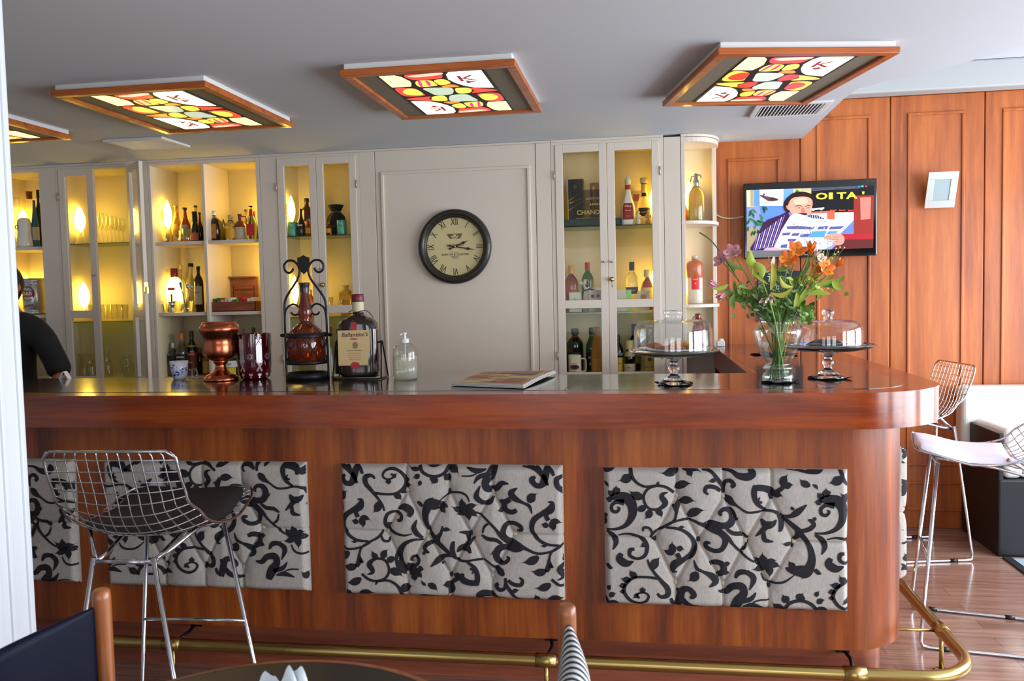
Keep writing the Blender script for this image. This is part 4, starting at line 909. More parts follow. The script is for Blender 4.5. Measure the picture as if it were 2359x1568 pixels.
def stirrer(name, label, xt, yt, xb, mat, rt, head):
    a = on(xb, 712, 1, 4.845); c = on(xt, yt, 1, 4.85); t = thing(name, label, 'spoon' if head != 2 else 'stirrer', a, 0)
    v = c - a; MB().tube([(0, 0, 0), tuple(v)], rt, 8).build('shaft', mat, t)
    if head == 1: MB().ball(v, .0115, 0, 14, sy=.35, sz=1.35).build('bowl', mat, t)
    else: MB().tube([tuple(v * .72), tuple(v * .86), tuple(v)], [rt, .0075, .009], 10).build('grip', mat, t)
stirrer('drink_stirrer', 'blue plastic drink stirrer leaning in the mixing glass', 415, 650, 429, M((50, 110, 150), .3), .003, 2)
stirrer('bar_spoon', 'steel bar spoon, left of two in the mixing glass', 431, 659, 431, STEEL, .0018, 1)
stirrer('bar_spoon', 'steel bar spoon, right of two in the mixing glass', 440, 660, 427, STEEL, .0018, 1)
# cigar box and tea tray
cg = thing('cigar_box', 'open wooden cigar box with an oval stamp inside its lid', 'box', (on(556, 700, 1, 5.04).x, 5.0, S2))
MB().box(-.118, .112, .045, .056, .03, .215).box(-.118, -.11, .02, .05, .03, .215).box(-.118, .112, .02, .05, .207, .215).build('lid', W_cig, cg)
MB().box(-.118, .112, -.04, .056, 0, .03).build('box_body', W_cig, cg)
b = MB(); b.text('PATAGONIA', .021, lambda x, y: (.018 + x, .0445, .13 + y), 0, bold=.0004); b.text('TABACO', .010, lambda x, y: (.018 + x, .0445, .107 + y), 0)
for s in (1, .96): b.tube([(.018 + .070 * s * (1 if abs(cos(a)) > .25 else cos(a) / .25) * (1 if cos(a) > 0 or abs(cos(a)) <= .25 else -1), .0446, .12 + .034 * s * max(-1, min(1, sin(a) * 1.45))) for a in [2 * PI * k / 40 for k in range(40)]], .0011, 4, 0, closed=True)
b.build('brand_mark', M((70, 30, 22), .7), cg)
tt = thing('tea_box', 'shallow wooden tray filled with coloured tea bag packets', 'tray', (on(541, 717, 1, 4.85).x, 4.85, S2)); q = depth(tt.location) / FPX; hw = 60 * q
MB().box(-hw, hw, -.05, -.044, 0, .058).box(-hw, hw, .044, .05, 0, .058).box(-hw, -hw + .006, -.05, .05, 0, .058).box(hw - .006, hw, -.05, .05, 0, .058).box(-hw, hw, -.05, .05, 0, .004).build('tray_body', W_tray, tt, bev=.001)
cols = [(44, 84, 36), (44, 84, 36), (60, 96, 40), (226, 150, 140), (232, 170, 150), (226, 222, 214), (70, 130, 60), (90, 150, 70), (176, 30, 40), (186, 40, 44), (236, 230, 220), (240, 226, 200)]
for k, c in enumerate(cols):
    xx = -hw + .012 + (2 * hw - .024) * (k + .5) / len(cols)
    o = MB().box(-.0095, .0095, -.036, .036, 0, .066 + .006 * ((k * 7) % 3)).build('tea_packet', M(c, .6), loc=(tt.location.x + xx, tt.location.y, S2 + .0045))
    tag(o, ['dark green', 'dark green', 'green', 'pink', 'pale pink', 'white', 'mid green', 'light green', 'dark red', 'red', 'white', 'cream'][k] + ' tea packet, ' + ['first', 'second', 'third', 'fourth', 'fifth', 'sixth', 'seventh', 'eighth', 'ninth', 'tenth', 'eleventh', 'last'][k] + ' from the left in the wooden tray', 'tea packet', 'tea packets in the wooden tray')
# lower compartments
gB4 = 'bottles in the lower wooden compartments'
bottle('gin_bottle', 'clear bottle with silver cap and dark label behind the small cup', 390, 414, 789, 878, 4.88, BASE, 'short', CLR, ((186, 190, 200), .84, 1.05, 1), (((20, 22, 36), .42, .62, 1.5),), group=gB4)
bottle('bitter_bottle', 'clear bottle with orange cap and a dark banner label, behind the cup', 409, 435, 767, 880, 4.86, BASE, 'wine', CLR, ((206, 110, 30), .86, 1.15), (((18, 18, 24), .36, .52, 1.4, (('CAMPARI', (226, 222, 214), .013, .45),)), ((196, 190, 110), .1, .34, 1.4)), group=gB4)
bottle('vermouth_bottle', 'dark green bottle with a red band over a brown label', 433, 458, 762, 880, 4.93, BASE, 'wine', DKGREEN, ((60, 60, 30), .84, 1.05), (((206, 46, 30), .44, .52, 1.3, (('CINZANO', (240, 230, 220), .012, .48),)), ((120, 66, 30), .1, .43, 1.3, (('rosso', (220, 210, 190), .013, .30),)), ((206, 140, 40), .64, .68, 3.1)), group=gB4)
bottle('vermouth_bottle', 'dark bottle with a yellow and red neck behind the copper vase', 453, 472, 800, 880, 4.98, BASE, 'short', NEARBLACK, ((130, 100, 20), .78, 1.1), (((150, 50, 30), .56, .62, 1.4),), group=gB4)
bottle('liqueur_bottle', 'yellow-labelled bottle glimpsed left of the copper vase', 469, 487, 808, 880, 4.92, BASE, 'spirit', YELB, ((120, 30, 20), .84, 1.1), (((196, 160, 60), .1, .58, 1.4),), group=gB4)
bottle('lemon_liqueur_bottle', 'green bottle with white and lemon label between copper and ruby vases', 522, 551, 808, 880, 4.86, BASE, 'short', GREENG, ((20, 120, 60), .72, 1.2), (((236, 236, 226), .36, .62, 1.45, (('limon', (40, 60, 110), .012, .5),)), ((226, 206, 40), .1, .35, 1.0)), group=gB4)
bottle('liqueur_bottle', 'bottle with pale cap just showing above the ruby glass', 557, 573, 757, 880, 4.93, BASE, 'wine', DARKB, ((120, 110, 90), .9, 1.1), group=gB4)
bottle('liqueur_bottle', 'bottle with olive green cap above the rim of the ruby glass', 578, 598, 754, 880, 4.94, BASE, 'wine', DARKB, ((90, 100, 30), .9, 1.1), group=gB4)
tag(MB().lathe([(1e-4, 0), (.030, 0), (.034, .03), (.034, .05), (.030, .052), (.028, .07), (1e-4, .072)], 20).build('tub', M((214, 170, 50), .4, trans=.3), loc=(on(374, 868, 1, 4.86).x, 4.86, BASE)), 'small yellow plastic tub at the left end of the lower compartment', 'tub')

# far left open shelves
gA = 'glassware and bottles on the far left shelves'
bottle('carafe', 'clear tapering glass carafe beside the white porcelain jug', 27, 62, 452, 566, 4.92, S1, 'decanter', CLEARY, None, cat='carafe', group=gA)
DEC = bottle('decanter', 'clear glass decanter with brown stopper behind the blue bottle', 56, 91, 459, 566, 5.0, S1, 'decanter', CLEARY, None, cat='decanter', group=gA)
tt_ = on(78, 448, 1, 5.0); MB().lathe([(.0, 0), (.017, 0), (.019, .05), (.0, .052)], 16).build('stopper', M((124, 60, 20), .3, trans=.2), DEC, loc=(0, 0, on(74, 459, 1, 5.0).z + .001 - S1), label='brown cork stopper')
wj = thing('porcelain_jug', 'white glazed porcelain jug with a finger hole, far left upper shelf', 'jug', (on(58, 567, 1, 4.86).x, 4.86, S1)); q = depth(wj.location) / FPX
MB().lathe([(1e-4, 0), (17.5 * q, 0), (19 * q, 6 * q), (17 * q, 18 * q), (15.5 * q, 30 * q), (15.5 * q, 44 * q), (16 * q, 56 * q), (14 * q, 63 * q), (9 * q, 67 * q), (1e-4, 68 * q)], 28, sy=.8).build('jug_body', CERW, wj)
yz_ = MB().tube([(.0 + .010 * cos(a), 0, .012 * sin(a)) for a in [2 * PI * k / 14 for k in range(14)]], .0035, 8, closed=True).build('grip_hole', M((120, 116, 110), .4), wj, loc=(-9 * q, -.034, 46 * q))
bottle('ornamental_bottle', 'tall narrow blue and white bottle leaning on the decanter', 75, 91, 458, 560, 4.90, S1, 'champ', M((60, 112, 134), .3), None, (((206, 204, 190), .15, .42, 2.0),), group=gA)
bottle('wine_bottle', 'dark bottle with amber shoulder at the right end of the far left shelf', 86, 101, 437, 567, 4.95, S1, 'wine', DARKB, ((30, 20, 20), .86, 1.1), group=gA)
kg = thing('beer_keg', 'silver party keg with a dark round label and red sloping stripe', 'keg', (on(83, 722, 1, 4.90).x - .0, 4.90, S2 + .003)); q = depth(kg.location) / FPX
pk = [(1e-4, 0), (23 * q, 0), (24 * q, 2 * q), (24 * q, 8 * q), (23.3 * q, 9 * q), (24.6 * q, 12 * q), (26 * q, 40 * q), (24.8 * q, 70 * q), (23.5 * q, 73 * q), (24.2 * q, 74 * q), (24 * q, 82 * q), (22.5 * q, 83 * q), (22 * q, 80 * q), (1e-4, 79 * q)]
MB().lathe(pk, 32).build('keg_body', M((176, 178, 176), .3, .85), kg)
def kp(x, y, o=.0): a = -PI / 2 + x / (26 * q); return ((26.3 * q + o) * cos(a), (26.3 * q + o) * sin(a), y * q)
b = MB(); b.poly([kp(16.5 * q * cos(a), 48 + 17 * sin(a)) for a in [2 * PI * k / 30 for k in range(30)]], 0); b.poly([kp(-14 * q, 41, .0006), kp(-5 * q, 41, .0012), kp(5 * q, 41, .0012), kp(14 * q, 41, .0006), kp(14 * q, 55, .0006), kp(5 * q, 55, .0012), kp(-5 * q, 55, .0012), kp(-14 * q, 55, .0006)], 1)
b.text('DAB', .032, lambda x, y: kp(x, 48 + y / q, .002), 2, bold=.001); b.text('ORIGINAL', .016, lambda x, y: kp(x, 20 + y / q + x / q * .25, .0012), 3, bold=.0006)
b.build('brand_label', [M((84, 42, 40), .5), M((170, 36, 34), .5), M((224, 222, 214), .5), M((176, 30, 36), .5)], kg)

# drinking glasses
def wineglass(x, yt, yb, Y, z, r=10.5, kind=0):
    p = on(x, yb, 1, Y); q = depth(p) / FPX; h = on(x, yt, 1, Y).z - z; R_ = r * q
    if kind == 0: pr = [(R_ * .85, 0), (R_ * .8, .003), (.004, .008), (.0035, h * .42), (R_ * .5, h * .5), (R_ * .95, h * .66), (R_, h * .76), (R_ * .78, h)]
    else: pr = [(R_ * .8, 0), (R_ * .7, .003), (.005, .008), (.005, h * .25), (R_ * .7, h * .36), (R_, h * .58), (R_ * .96, h * .75), (R_ * .7, h)]
    return MB().lathe(pr, 20).build('wine_glass', CLEARY, loc=(p.x, Y, z))
for k, (x, yt) in enumerate(((227, 492), (237, 490), (247, 492), (257, 497), (266, 497), (275, 501), (284, 503))):
    tag(wineglass(x, yt, 555, 4.86 + .05 * (k % 3), G1, 9.5), 'clear wine glass, %s from the left of the row on the upper glass shelf' % ['first', 'second', 'third', 'fourth', 'fifth', 'sixth', 'seventh'][k], 'wine glass', 'wine glasses on the upper glass shelf')
tag(wineglass(174, 477, 558, 4.88, G1, 13, 1), 'large balloon glass directly before the upper lit shade', 'wine glass'); tag(wineglass(192, 490, 558, 4.95, G1, 11, 1), 'balloon glass right of the one before the lit shade', 'wine glass')
ORD = ['first', 'second', 'third', 'fourth', 'fifth', 'sixth', 'seventh', 'eighth']
for k, x in enumerate((212, 226, 239, 251, 264, 277, 289)): tumbler('tumbler', 'cut glass tumbler, %s from the left on the lower glass shelf' % ORD[k], x - 8, x + 8, 701, 739, 4.86 + .06 * (k % 2), G2, facets=8, group='cut tumblers on the lower glass shelf')
for k, x in enumerate((193, 211, 249)):
    p = on(x, 866, 1, 4.86); q = depth(p) / FPX; h = on(x, 815 if k < 2 else 806, 1, 4.86).z - BASE
    tag(MB().lathe([(11 * q, 0), (10 * q, h * .4), (6.5 * q, h * .86), (8 * q, h * .9), (8 * q, h), (1e-4, h)], 18).build('beer_glass', CLEARY, loc=(p.x, 4.86, BASE)), 'upturned footed beer glass, %s from the left at the cabinet bottom' % ORD[k], 'beer glass', 'upturned beer glasses')
p = on(296, 866, 1, 4.88); q = depth(p) / FPX; wp = thing('water_pitcher', 'round glass water pitcher at the bottom of the open cabinet', 'pitcher', (p.x, 4.88, BASE))
MB().lathe([(1e-4, 0), (9 * q, 0), (13 * q, 12 * q), (12.5 * q, 30 * q), (9 * q, 40 * q), (11 * q, 50 * q)], 22).build('pitcher_body', CLEARY, wp); MB().tube(spline([(-9 * q, 0, 42 * q), (-17 * q, 0, 38 * q), (-17 * q, 0, 22 * q), (-12 * q, 0, 14 * q)], 5), .004, 8).build('handle', CLEARY, wp)

# middle cabinet
def tin(x0, x1, yt, yb, Y, label):
    p = on((x0 + x1) / 2, yb, 1, Y); q = depth(p) / FPX; r = (x1 - x0) / 2 * q; h = on((x0 + x1) / 2, yt, 1, Y).z - G1; t = thing('tea_tin', label, 'tin', (p.x, Y, G1), 0, 'turquoise tins')
    MB().lathe([(1e-4, 0), (r * .98, 0), (r, .002), (r, h - .002), (r * .97, h), (1e-4, h)], 26).build('tin_body', M((70, 160, 150), .35, .2), t)
    b = MB(); b.grid(lambda u, v: ((r + .0008) * cos(-PI / 2 - .6 + 1.2 * u), (r + .0008) * sin(-PI / 2 - .6 + 1.2 * u), h * (.12 + .74 * v)), 10, 2, 0); b.text('Te', .02, lambda x, y: ((r + .0015) * cos(-PI / 2 + x / r), (r + .0015) * sin(-PI / 2 + x / r), h * .6 + y), 1)
    b.build('label', [M((110, 186, 150), .5), M((30, 60, 100), .5)], t)
tin(664, 686, 512, 543, 4.86, 'turquoise tin standing below the lit shade in the middle cabinet'); tin(777, 799, 507, 539, 4.82, 'turquoise tin in front of the black cloth bag')
gC = 'bottles in the middle glazed cabinet'
bottle('cola_bottle', 'dark ribbed soda bottle with white diamond mark beside the turquoise tin', 685, 704, 480, 541, 4.86, G1, 'decanter', NEARBLACK, None, (((196, 196, 190), .36, .42, .7),), group=gC)
bottle('rum_bottle', 'large dark brown bottle with orange label by the door edge', 694, 724, 456.5, 540, 4.96, G1, 'whisky', M((60, 20, 10), .06, trans=.5, coat=.4), ((50, 24, 14), .9, 1.1), (((214, 110, 40), .1, .4, 1.3),), group=gC)
bottle('miniature_bottle', 'tiny bottle with a round yellow label in front of the brown one', 705, 716, 507, 542, 4.84, G1, 'short', AMBER, ((120, 80, 40), .85, 1.1), (((226, 190, 90), .15, .5, 1.4),), group=gC)
bottle('miniature_bottle', 'tiny amber bottle left of the black cloth bag', 751, 764, 511, 540, 4.84, G1, 'short', AMBER, ((150, 110, 50), .85, 1.1), (((226, 160, 60), .15, .5, 1.4),), group=gC)
p = on(776, 539, 1, 4.90); q = depth(p) / FPX; bg = thing('gift_bag', 'black cloth drawstring bag tied with gold cord', 'bag', (p.x, 4.90, G1))
MB().lathe([(1e-4, 0), (20 * q, 0), (22 * q, 8 * q), (22.5 * q, 30 * q), (19 * q, 44 * q), (11 * q, 52 * q), (10.5 * q, 55 * q), (15 * q, 62 * q), (18 * q, 69 * q), (12 * q, 71 * q), (6 * q, 60 * q)], 32, lobes=9, la=.05, sy=.75).build('pouch', M((22, 24, 32), .85, bump=.5), bg)
MB().tube([(11 * q * cos(a), 8.5 * q * sin(a), 53.5 * q) for a in [2 * PI * k / 20 for k in range(20)]], .0018, 6, closed=True).tube([(-4 * q, -9 * q, 53 * q), (-9 * q, -15 * q, 40 * q), (-11 * q, -18 * q, 27 * q)], .0014, 6).text('Grand', .012, lambda x, y: (-.012 + x, -.0438, .052 + y + x * .15), 0).build('cord', M((206, 130, 40), .5), bg)
p = on(798, 700, 1, 4.93); q = depth(p) / FPX; hj = thing('honey_jar', 'glass jar with a yellow hanging label and gathered cloth top', 'jar', (p.x, 4.93, G2))
MB().lathe([(1e-4, 0), (12 * q, 0), (13.5 * q, 4 * q), (13.5 * q, 48 * q), (10 * q, 52 * q)], 22).build('jar_body', YELB, hj); MB().lathe([(11 * q, 50 * q), (12 * q, 56 * q), (5 * q, 62 * q), (8 * q, 70 * q), (2 * q, 70 * q)], 22, lobes=8, la=.12).build('cloth_top', M((206, 180, 110), .8), hj)
b = MB(); b.box(-12 * q, 9 * q, -13.9 * q - .003, -13.9 * q - .001, 36 * q, 55 * q); b.text('HONEY', .012, lambda x, y: (-1.5 * q + x, -13.9 * q - .0036, 48 * q + y), 1); b.build('tag', [M((232, 196, 70), .6), M((196, 60, 30), .6)], hj)
p = on(798, 705, 1, 4.83); q = depth(p) / FPX; wp = thing('small_pitcher', 'small clear glass pitcher before the honey jar', 'pitcher', (p.x, 4.83, G2))
MB().lathe([(1e-4, 0), (12 * q, 0), (14 * q, 8 * q), (9 * q, 22 * q), (13 * q, 38 * q)], 22).build('pitcher_body', CLEARY, wp); MB().tube(spline([(-9 * q, 0, 30 * q), (-18 * q, 0, 28 * q), (-19 * q, 0, 16 * q), (-13 * q, 0, 9 * q)], 5), .004, 8).build('handle', CLEARY, wp)
tumbler('liqueur_glass', 'small stemmed glass left of the small pitcher', 758, 769, 684, 726, 4.85, G2, group='', taper=.6)
bottle('whisky_bottle', 'amber bottle seen between the door frames behind the iron scroll', 708, 726, 667, 730, 4.92, G2, 'short', AMBER, ((206, 180, 60), .84, 1.1), (((230, 200, 90), .1, .5, 1.4),), group=gC)
bottle('wine_bottle', 'white conical bottle low down beside the large whisky bottle', 756, 772, 800, 868, 4.86, BASE, 'cone', CERW, None, group=gC)
bottle('wine_bottle', 'slim green bottle low in the middle cabinet, nearest the whisky bottle', 774, 790, 757, 868, 4.93, BASE, 'wine', DKGREEN, ((60, 80, 40), .88, 1.1), group=gC)
bottle('wine_bottle', 'clear bottle with orange cap low in the middle cabinet', 757, 773, 752, 866, 4.99, BASE, 'wine', CLR, ((206, 130, 60), .9, 1.1), group=gC)

# right cabinet, top
tr = thing('display_tray', 'dark green tray under the black gift box', 'tray', (on(1365, 520, 1, 4.87).x, 4.87, G1)); q = depth(tr.location) / FPX
MB().box(-65 * q, 65 * q, -.05, .05, 0, .004).box(-65 * q, 65 * q, -.05, -.046, 0, .040).box(-65 * q, 65 * q, .046, .05, 0, .04).box(-65 * q, -65 * q + .004, -.05, .05, 0, .04).box(65 * q - .004, 65 * q, -.05, .05, 0, .04).build('tray_body', M((20, 42, 38), .3, coat=.3), tr, bev=.001)
GOLD = M((206, 150, 40), .35, .6); TZ = G1 + .0045
gb = thing('gift_box', 'black whisky gift box with gold edges and a slanted label', 'box', (on(1328, 508, 1, 4.88).x, 4.88, TZ)); q = depth(gb.location) / FPX; H = on(1328, 411.6, 1, 4.84).z - TZ
MB().box(-18 * q, 18 * q, -.038, .038, 0, H).build('box_body', M((20, 20, 30), .4), gb, bev=.001)
b = MB(); e = .0022; y0 = -.0392
for a, c, d_, f in ((-18 * q, -18 * q + e * 1.6, 0, H), (18 * q - e, 18 * q, 0, H), (-18 * q, 18 * q, H - e, H)): b.box(a, c, y0, y0 + .0015, d_, f)
def sl(x, z): return (x * q, y0 - .001, z * H)
b.obox((0, y0 - .0004, H * .635), (18.6 * q, 0, H * .115), (0, .0007, 0), (0, 0, e * .6)); b.obox((0, y0 - .0004, H * .43), (18.6 * q, 0, H * .115), (0, .0007, 0), (0, 0, e * .6))
b.text('BLACK LABEL', .0115, lambda x, y: (x, y0 - .0012, H * .53 + y + x * .36), 0, bold=.0003)
b.lathe([(0, 0), (.006, 0)], 12).xf(lambda v: v); b.tube([(.006 * cos(a), y0 - .001, H * .84 + .008 * sin(a)) for a in [PI * k / 6 for k in range(12)]], .001, 5, 0, closed=True)
b.build('gold_trim', GOLD, gb)
cb = thing('glass_display_box', 'smoked glass display box with gold engraved lettering', 'box', (on(1366, 509, 1, 4.845).x, 4.838, TZ)); q = depth(cb.location) / FPX
MB().box(-44 * q, 44 * q, -.0035, 0, 0, .20).build('glass_front', thin((208, 204, 190), 'smoked_glass', 1.4), cb)
b = MB(); b.text('CHANDON', .036, lambda x, y: (x + .004, -.0042, .072 + y), 0, bold=.0004); b.text('BODEGAS', .018, lambda x, y: (x + .004, -.0042, .150 + y + x * .05), 0); b.box(-38 * q, 44 * q, -.0044, -.0036, .040, .0412)
for k in range(9): b.box(-6 * q + k * 5 * q, -3 * q + k * 5 * q, -.0044, -.0036, .112, .122)
b.build('engraving', M((214, 180, 96), .4, .4), cb)
wb = thing('wooden_bottle_box', 'narrow wooden bottle box with a golden horseman on it', 'box', (on(1378, 506, 1, 4.90).x, 4.90, TZ)); q = depth(wb.location) / FPX; H = on(1375, 421, 1, 4.87).z - TZ
MB().box(-17 * q, 17 * q, -.03, .03, 0, H).build('box_body', M((150, 110, 90), .5), wb, bev=.001)
b = MB(); b.poly([(-15 * q + x * q, -.0312, z * H) for x, z in spline([(4, .9), (8, .93), (9, .82), (13, .62), (15, .45), (12, .4), (10, .55), (6, .5), (2, .3), (0, .33), (3, .6), (4, .75)], 3, True)], 0); b.build('horseman_figure', GOLD, wb)
gE = 'bottles in the right glazed cabinet'
CHB = bottle('liqueur_bottle', 'white ceramic bottle with a pointed cap and red shield label', 1430.5, 1464.5, 419, 516, 4.87, G1, 'taper', CERW, None, (((150, 34, 34), .12, .50, .68, (('Chery', (236, 220, 200), .015, .43), ('Brandy', (230, 200, 170), .010, .33), ('LICOR', (220, 180, 150), .007, .2))), ((176, 40, 30), .82, .93, 3.1)), sq=3.2, group=gE)
p = on(1447.5, 425, 1, 4.87); q = depth(p) / FPX; MB().lathe([(1e-4, -.001), (6.5 * q, 0), (7.3 * q, 8 * q), (7.3 * q, 10 * q), (3 * q, 18 * q), (1e-4, 25 * q)], 20).build('stopper', M((214, 208, 190), .4), CHB, loc=(0, 0, (on(1447.5, 419, 1, 4.87).z - G1) * .95))
bottle('liqueur_bottle', 'cream ceramic bottle with black label and pale dome cap', 1467, 1502, 409, 515, 4.93, G1, 'taper', M((220, 196, 130), .3, trans=.3, coat=.3), ((216, 206, 170), .88, 1.25), (((26, 24, 26), .18, .36, .8, (('Liqueur', (206, 170, 60), .012, .27),)), ((30, 26, 26), .6, .68, .6), ((60, 80, 70), .86, .88, 3.1)), group=gE)
tag(MB().box(-.026, .026, -.002, .002, 0, .21).box(-.017, .017, -.0026, -.002, .15, .19, 1).build('greeting_card', [M((150, 136, 96), .7), M((110, 50, 44), .7)], loc=(on(1467, 515, 1, 5.02).x, 5.03, G1)), 'printed card standing behind the two ceramic liqueur bottles', 'card')
def figurine(x, yt, Y, label, col):
    p = on(x, 515, 1, Y); q = depth(p) / FPX; h = on(x, yt, 1, Y).z - G1; t = thing('figurine', label, 'figurine', (p.x, Y, G1), 0, 'small figurines by the ceramic bottles'); C_ = M(col, .35, coat=.3)
    MB().lathe([(1e-4, 0), (6 * q, 0), (5.5 * q, h * .25), (4 * q, h * .4), (5 * q, h * .62), (3 * q, h * .74), (1.6 * q, h * .78), (1e-4, h * .78)], 18, sy=.8).tube(spline([(-4.5 * q, 0, h * .66), (-6.5 * q, -2 * q, h * .5), (-2 * q, -5 * q, h * .46)], 5), 1.5 * q, 8).tube(spline([(4.5 * q, 0, h * .66), (6.5 * q, -2 * q, h * .5), (2 * q, -5 * q, h * .44)], 5), 1.5 * q, 8).build('figure_body', C_, t)
    MB().ball((0, 0, h * .87), 3.6 * q, 0, 14).ball((0, .4 * q, h * .92), 3.4 * q, 1, 14, sz=.8).build('head', [C_, M((150, 110, 60), .5)], t)
figurine(1470.5, 485, 4.82, 'small pale porcelain figurine, the left of the pair', (224, 210, 170)); figurine(1493, 483, 4.83, 'small pale porcelain figurine, the right of the pair', (206, 180, 120))
# right cabinet, middle
bottle('whisky_bottle', 'square amber whisky bottle with a slanted red label', 1302, 1333, 611, 722, 4.90, G2, 'whisky', AMBER, ((214, 150, 60), .82, 1.3), (((176, 60, 40), .34, .47, .9),), sq=3.5, group=gE)
bottle('whisky_bottle', 'green whisky bottle with red foil cap behind the dog figurine', 1341, 1369, 604, 721, 4.95, G2, 'spirit', GREENG, ((196, 34, 40), .84, 1.1), (((150, 30, 30), .1, .4, 1.2),), group=gE)
p = on(1362, 720, 1, 4.86); q = depth(p) / FPX; dg = thing('dog_figurine', 'black and white porcelain dog figurine with raised muzzle', 'figurine', (p.x, 4.86, G2)); PW_ = M((236, 226, 200), .25, coat=.5)
MB().lathe([(1e-4, 0), (12 * q, 0), (13 * q, 15 * q), (10 * q, 34 * q), (8 * q, 48 * q), (1e-4, 54 * q)], 22, c=(-8 * q, 0, 0), sy=.7).lathe([(1e-4, 8 * q), (12 * q, 12 * q), (15 * q, 34 * q), (12 * q, 52 * q), (1e-4, 58 * q)], 22, c=(12 * q, 0, 0), sy=.6).tube([(-8 * q, 0, 46 * q), (-12 * q, 0, 62 * q)], 6.5 * q, 14).build('dog_body', PW_, dg)
MB().ball((-12 * q, 0, 66 * q), 8.5 * q, 0, 16).tube([(-14 * q, 0, 67 * q), (-22 * q, 0, 65 * q), (-28 * q, 0, 63 * q)], [5.5 * q, 4 * q, 3 * q], 12).build('head', PW_, dg)
MB().ball((-8 * q, -6 * q, 63 * q), 4.5 * q, 0, 12, sz=1.9, sy=.5).ball((-28.5 * q, 0, 64 * q), 2 * q, 0, 10).ball((-17 * q, -6.5 * q, 70 * q), 1.6 * q, 0, 8).ball((4 * q, -8.5 * q, 47 * q), 5 * q, 0, 12, sy=.25).build('black_patches', NEARBLACK, dg)
MB().tube([(-8 * q + 8.6 * q * cos(a), 6.2 * q * sin(a), 50 * q + 2 * q * cos(a)) for a in [2 * PI * k / 18 for k in range(18)]], 1.7 * q, 8, closed=True).build('collar', M((50, 56, 66), .5), dg)
def card(x0, x1, yt, Y, col, label, deco):
    p = on((x0 + x1) / 2, 722, 1, Y); q = depth(p) / FPX; hw = (x1 - x0) / 2 * q; h = on((x0 + x1) / 2, yt, 1, Y).z - G2
    b = MB().box(-hw, hw, -.001, .001, 0, h).obox((0, .014, h * .5), (hw, 0, 0), (0, .0008, -.0001), (0, -.014, h * .49)); 
    if deco: 
        for (dx, dz, dr, n) in deco[1]: b.poly([(dx * hw + dr * hw * (1 if k % 2 or n > 12 else .5) * cos(2 * PI * k / n), -.0016, dz * h + dr * hw * (1 if k % 2 or n > 12 else .5) * sin(2 * PI * k / n)) for k in range(n)], 1)
    o = b.build('greeting_card', [M(col, .7), M(deco[0] if deco else col, .7)], loc=(p.x, Y, G2)); tag(o, label, 'card', 'small cards on the middle glass shelf')
card(1312, 1340, 673, 4.815, (196, 200, 176), 'small pale card with a green crest under the amber whisky', ((150, 176, 110), [(0, .62, .5, 3)]))
card(1358, 1386, 668, 4.815, (196, 186, 164), 'small card with a dark red star and green rings', ((110, 40, 50), [(-.45, .72, .3, 16), (.45, .74, .26, 14)]))
card(1421, 1443, 667, 4.815, (196, 190, 166), 'small pale card showing a green teapot outline', ((120, 170, 150), [(-.3, .45, .45, 5)]))
card(1444, 1455, 667, 4.83, (140, 210, 120), 'narrow bright green card beside the teapot card', None)
card(1469, 1496, 670, 4.815, (196, 186, 150), 'small pale card with a golden crest by the black-labelled bottle', ((150, 110, 40), [(0, .7, .5, 14)]))
bottle('whisky_bottle', 'clear whisky bottle, nearly empty, with slanted black label and black cap', 1443, 1471, 603, 722, 4.92, G2, 'whisky', CLR, ((20, 20, 22), .82, 1.2), (((24, 22, 24), .34, .48, 1.0, (('BLACK', (206, 180, 110), .010, .41),)),), sq=3.5, group=gE)
bottle('whisky_bottle', 'brown whisky bottle with cream label and white cap', 1477, 1507, 621, 722, 4.90, G2, 'short', M((120, 40, 14), .05, trans=.7, coat=.4), ((236, 226, 196), .82, 1.3), (((236, 222, 176), .12, .56, 1.2, (("Ballantine's", (90, 60, 40), .010, .46),)),), group=gE)
# right cabinet, bottom
bottle('whisky_bottle', 'broad dark green bottle with grey cap behind the cream mug', 1307, 1345, 756, 860, 4.95, BASE, 'spirit', DKGREEN, ((70, 74, 84), .86, 1.2), (((24, 30, 24), .16, .46, .9, (('HIGHLAND', (190, 190, 180), .008, .4),)), ((150, 40, 30), .80, .83, 3.1)), group=gE)
p = on(1325, 860, 1, 4.84); q = depth(p) / FPX; mg = thing('whisky_mug', 'cream ceramic mug with handle and an oval badge', 'mug', (p.x, 4.84, BASE)); CRM = M((216, 204, 176), .3, coat=.3)
MB().lathe([(1e-4, 0), (14 * q, 0), (15 * q, 2 * q), (14.5 * q, 43 * q), (13.3 * q, 43 * q), (13 * q, 4 * q), (1e-4, 4 * q)], 26, sq=3).build('mug_body', CRM, mg); MB().tube(spline([(14 * q, 0, 34 * q), (22 * q, 0, 34 * q), (25 * q, 0, 28 * q), (25 * q, 0, 10 * q), (21 * q, 0, 5 * q), (14 * q, 0, 5 * q)], 5), 1.8 * q, 8).build('handle', CRM, mg)
b = MB(); b.poly([(11 * q * cos(a), -15.2 * q, (16 + 6 * sin(a)) * q) for a in [2 * PI * k / 24 for k in range(24)]][::1], 0); b.poly([(8 * q * cos(a), -15.35 * q, (16 + 4 * sin(a)) * q) for a in [2 * PI * k / 24 for k in range(24)]], 1); b.text('OLD PARR', .007, lambda x, y: (x, -15.3 * q, 25 * q + y), 2); b.text('WHISKY', .006, lambda x, y: (x, -15.3 * q, 6 * q + y), 2)
b.build('badge', [M((176, 50, 50), .5), M((30, 40, 50), .5), M((60, 40, 30), .5)], mg)
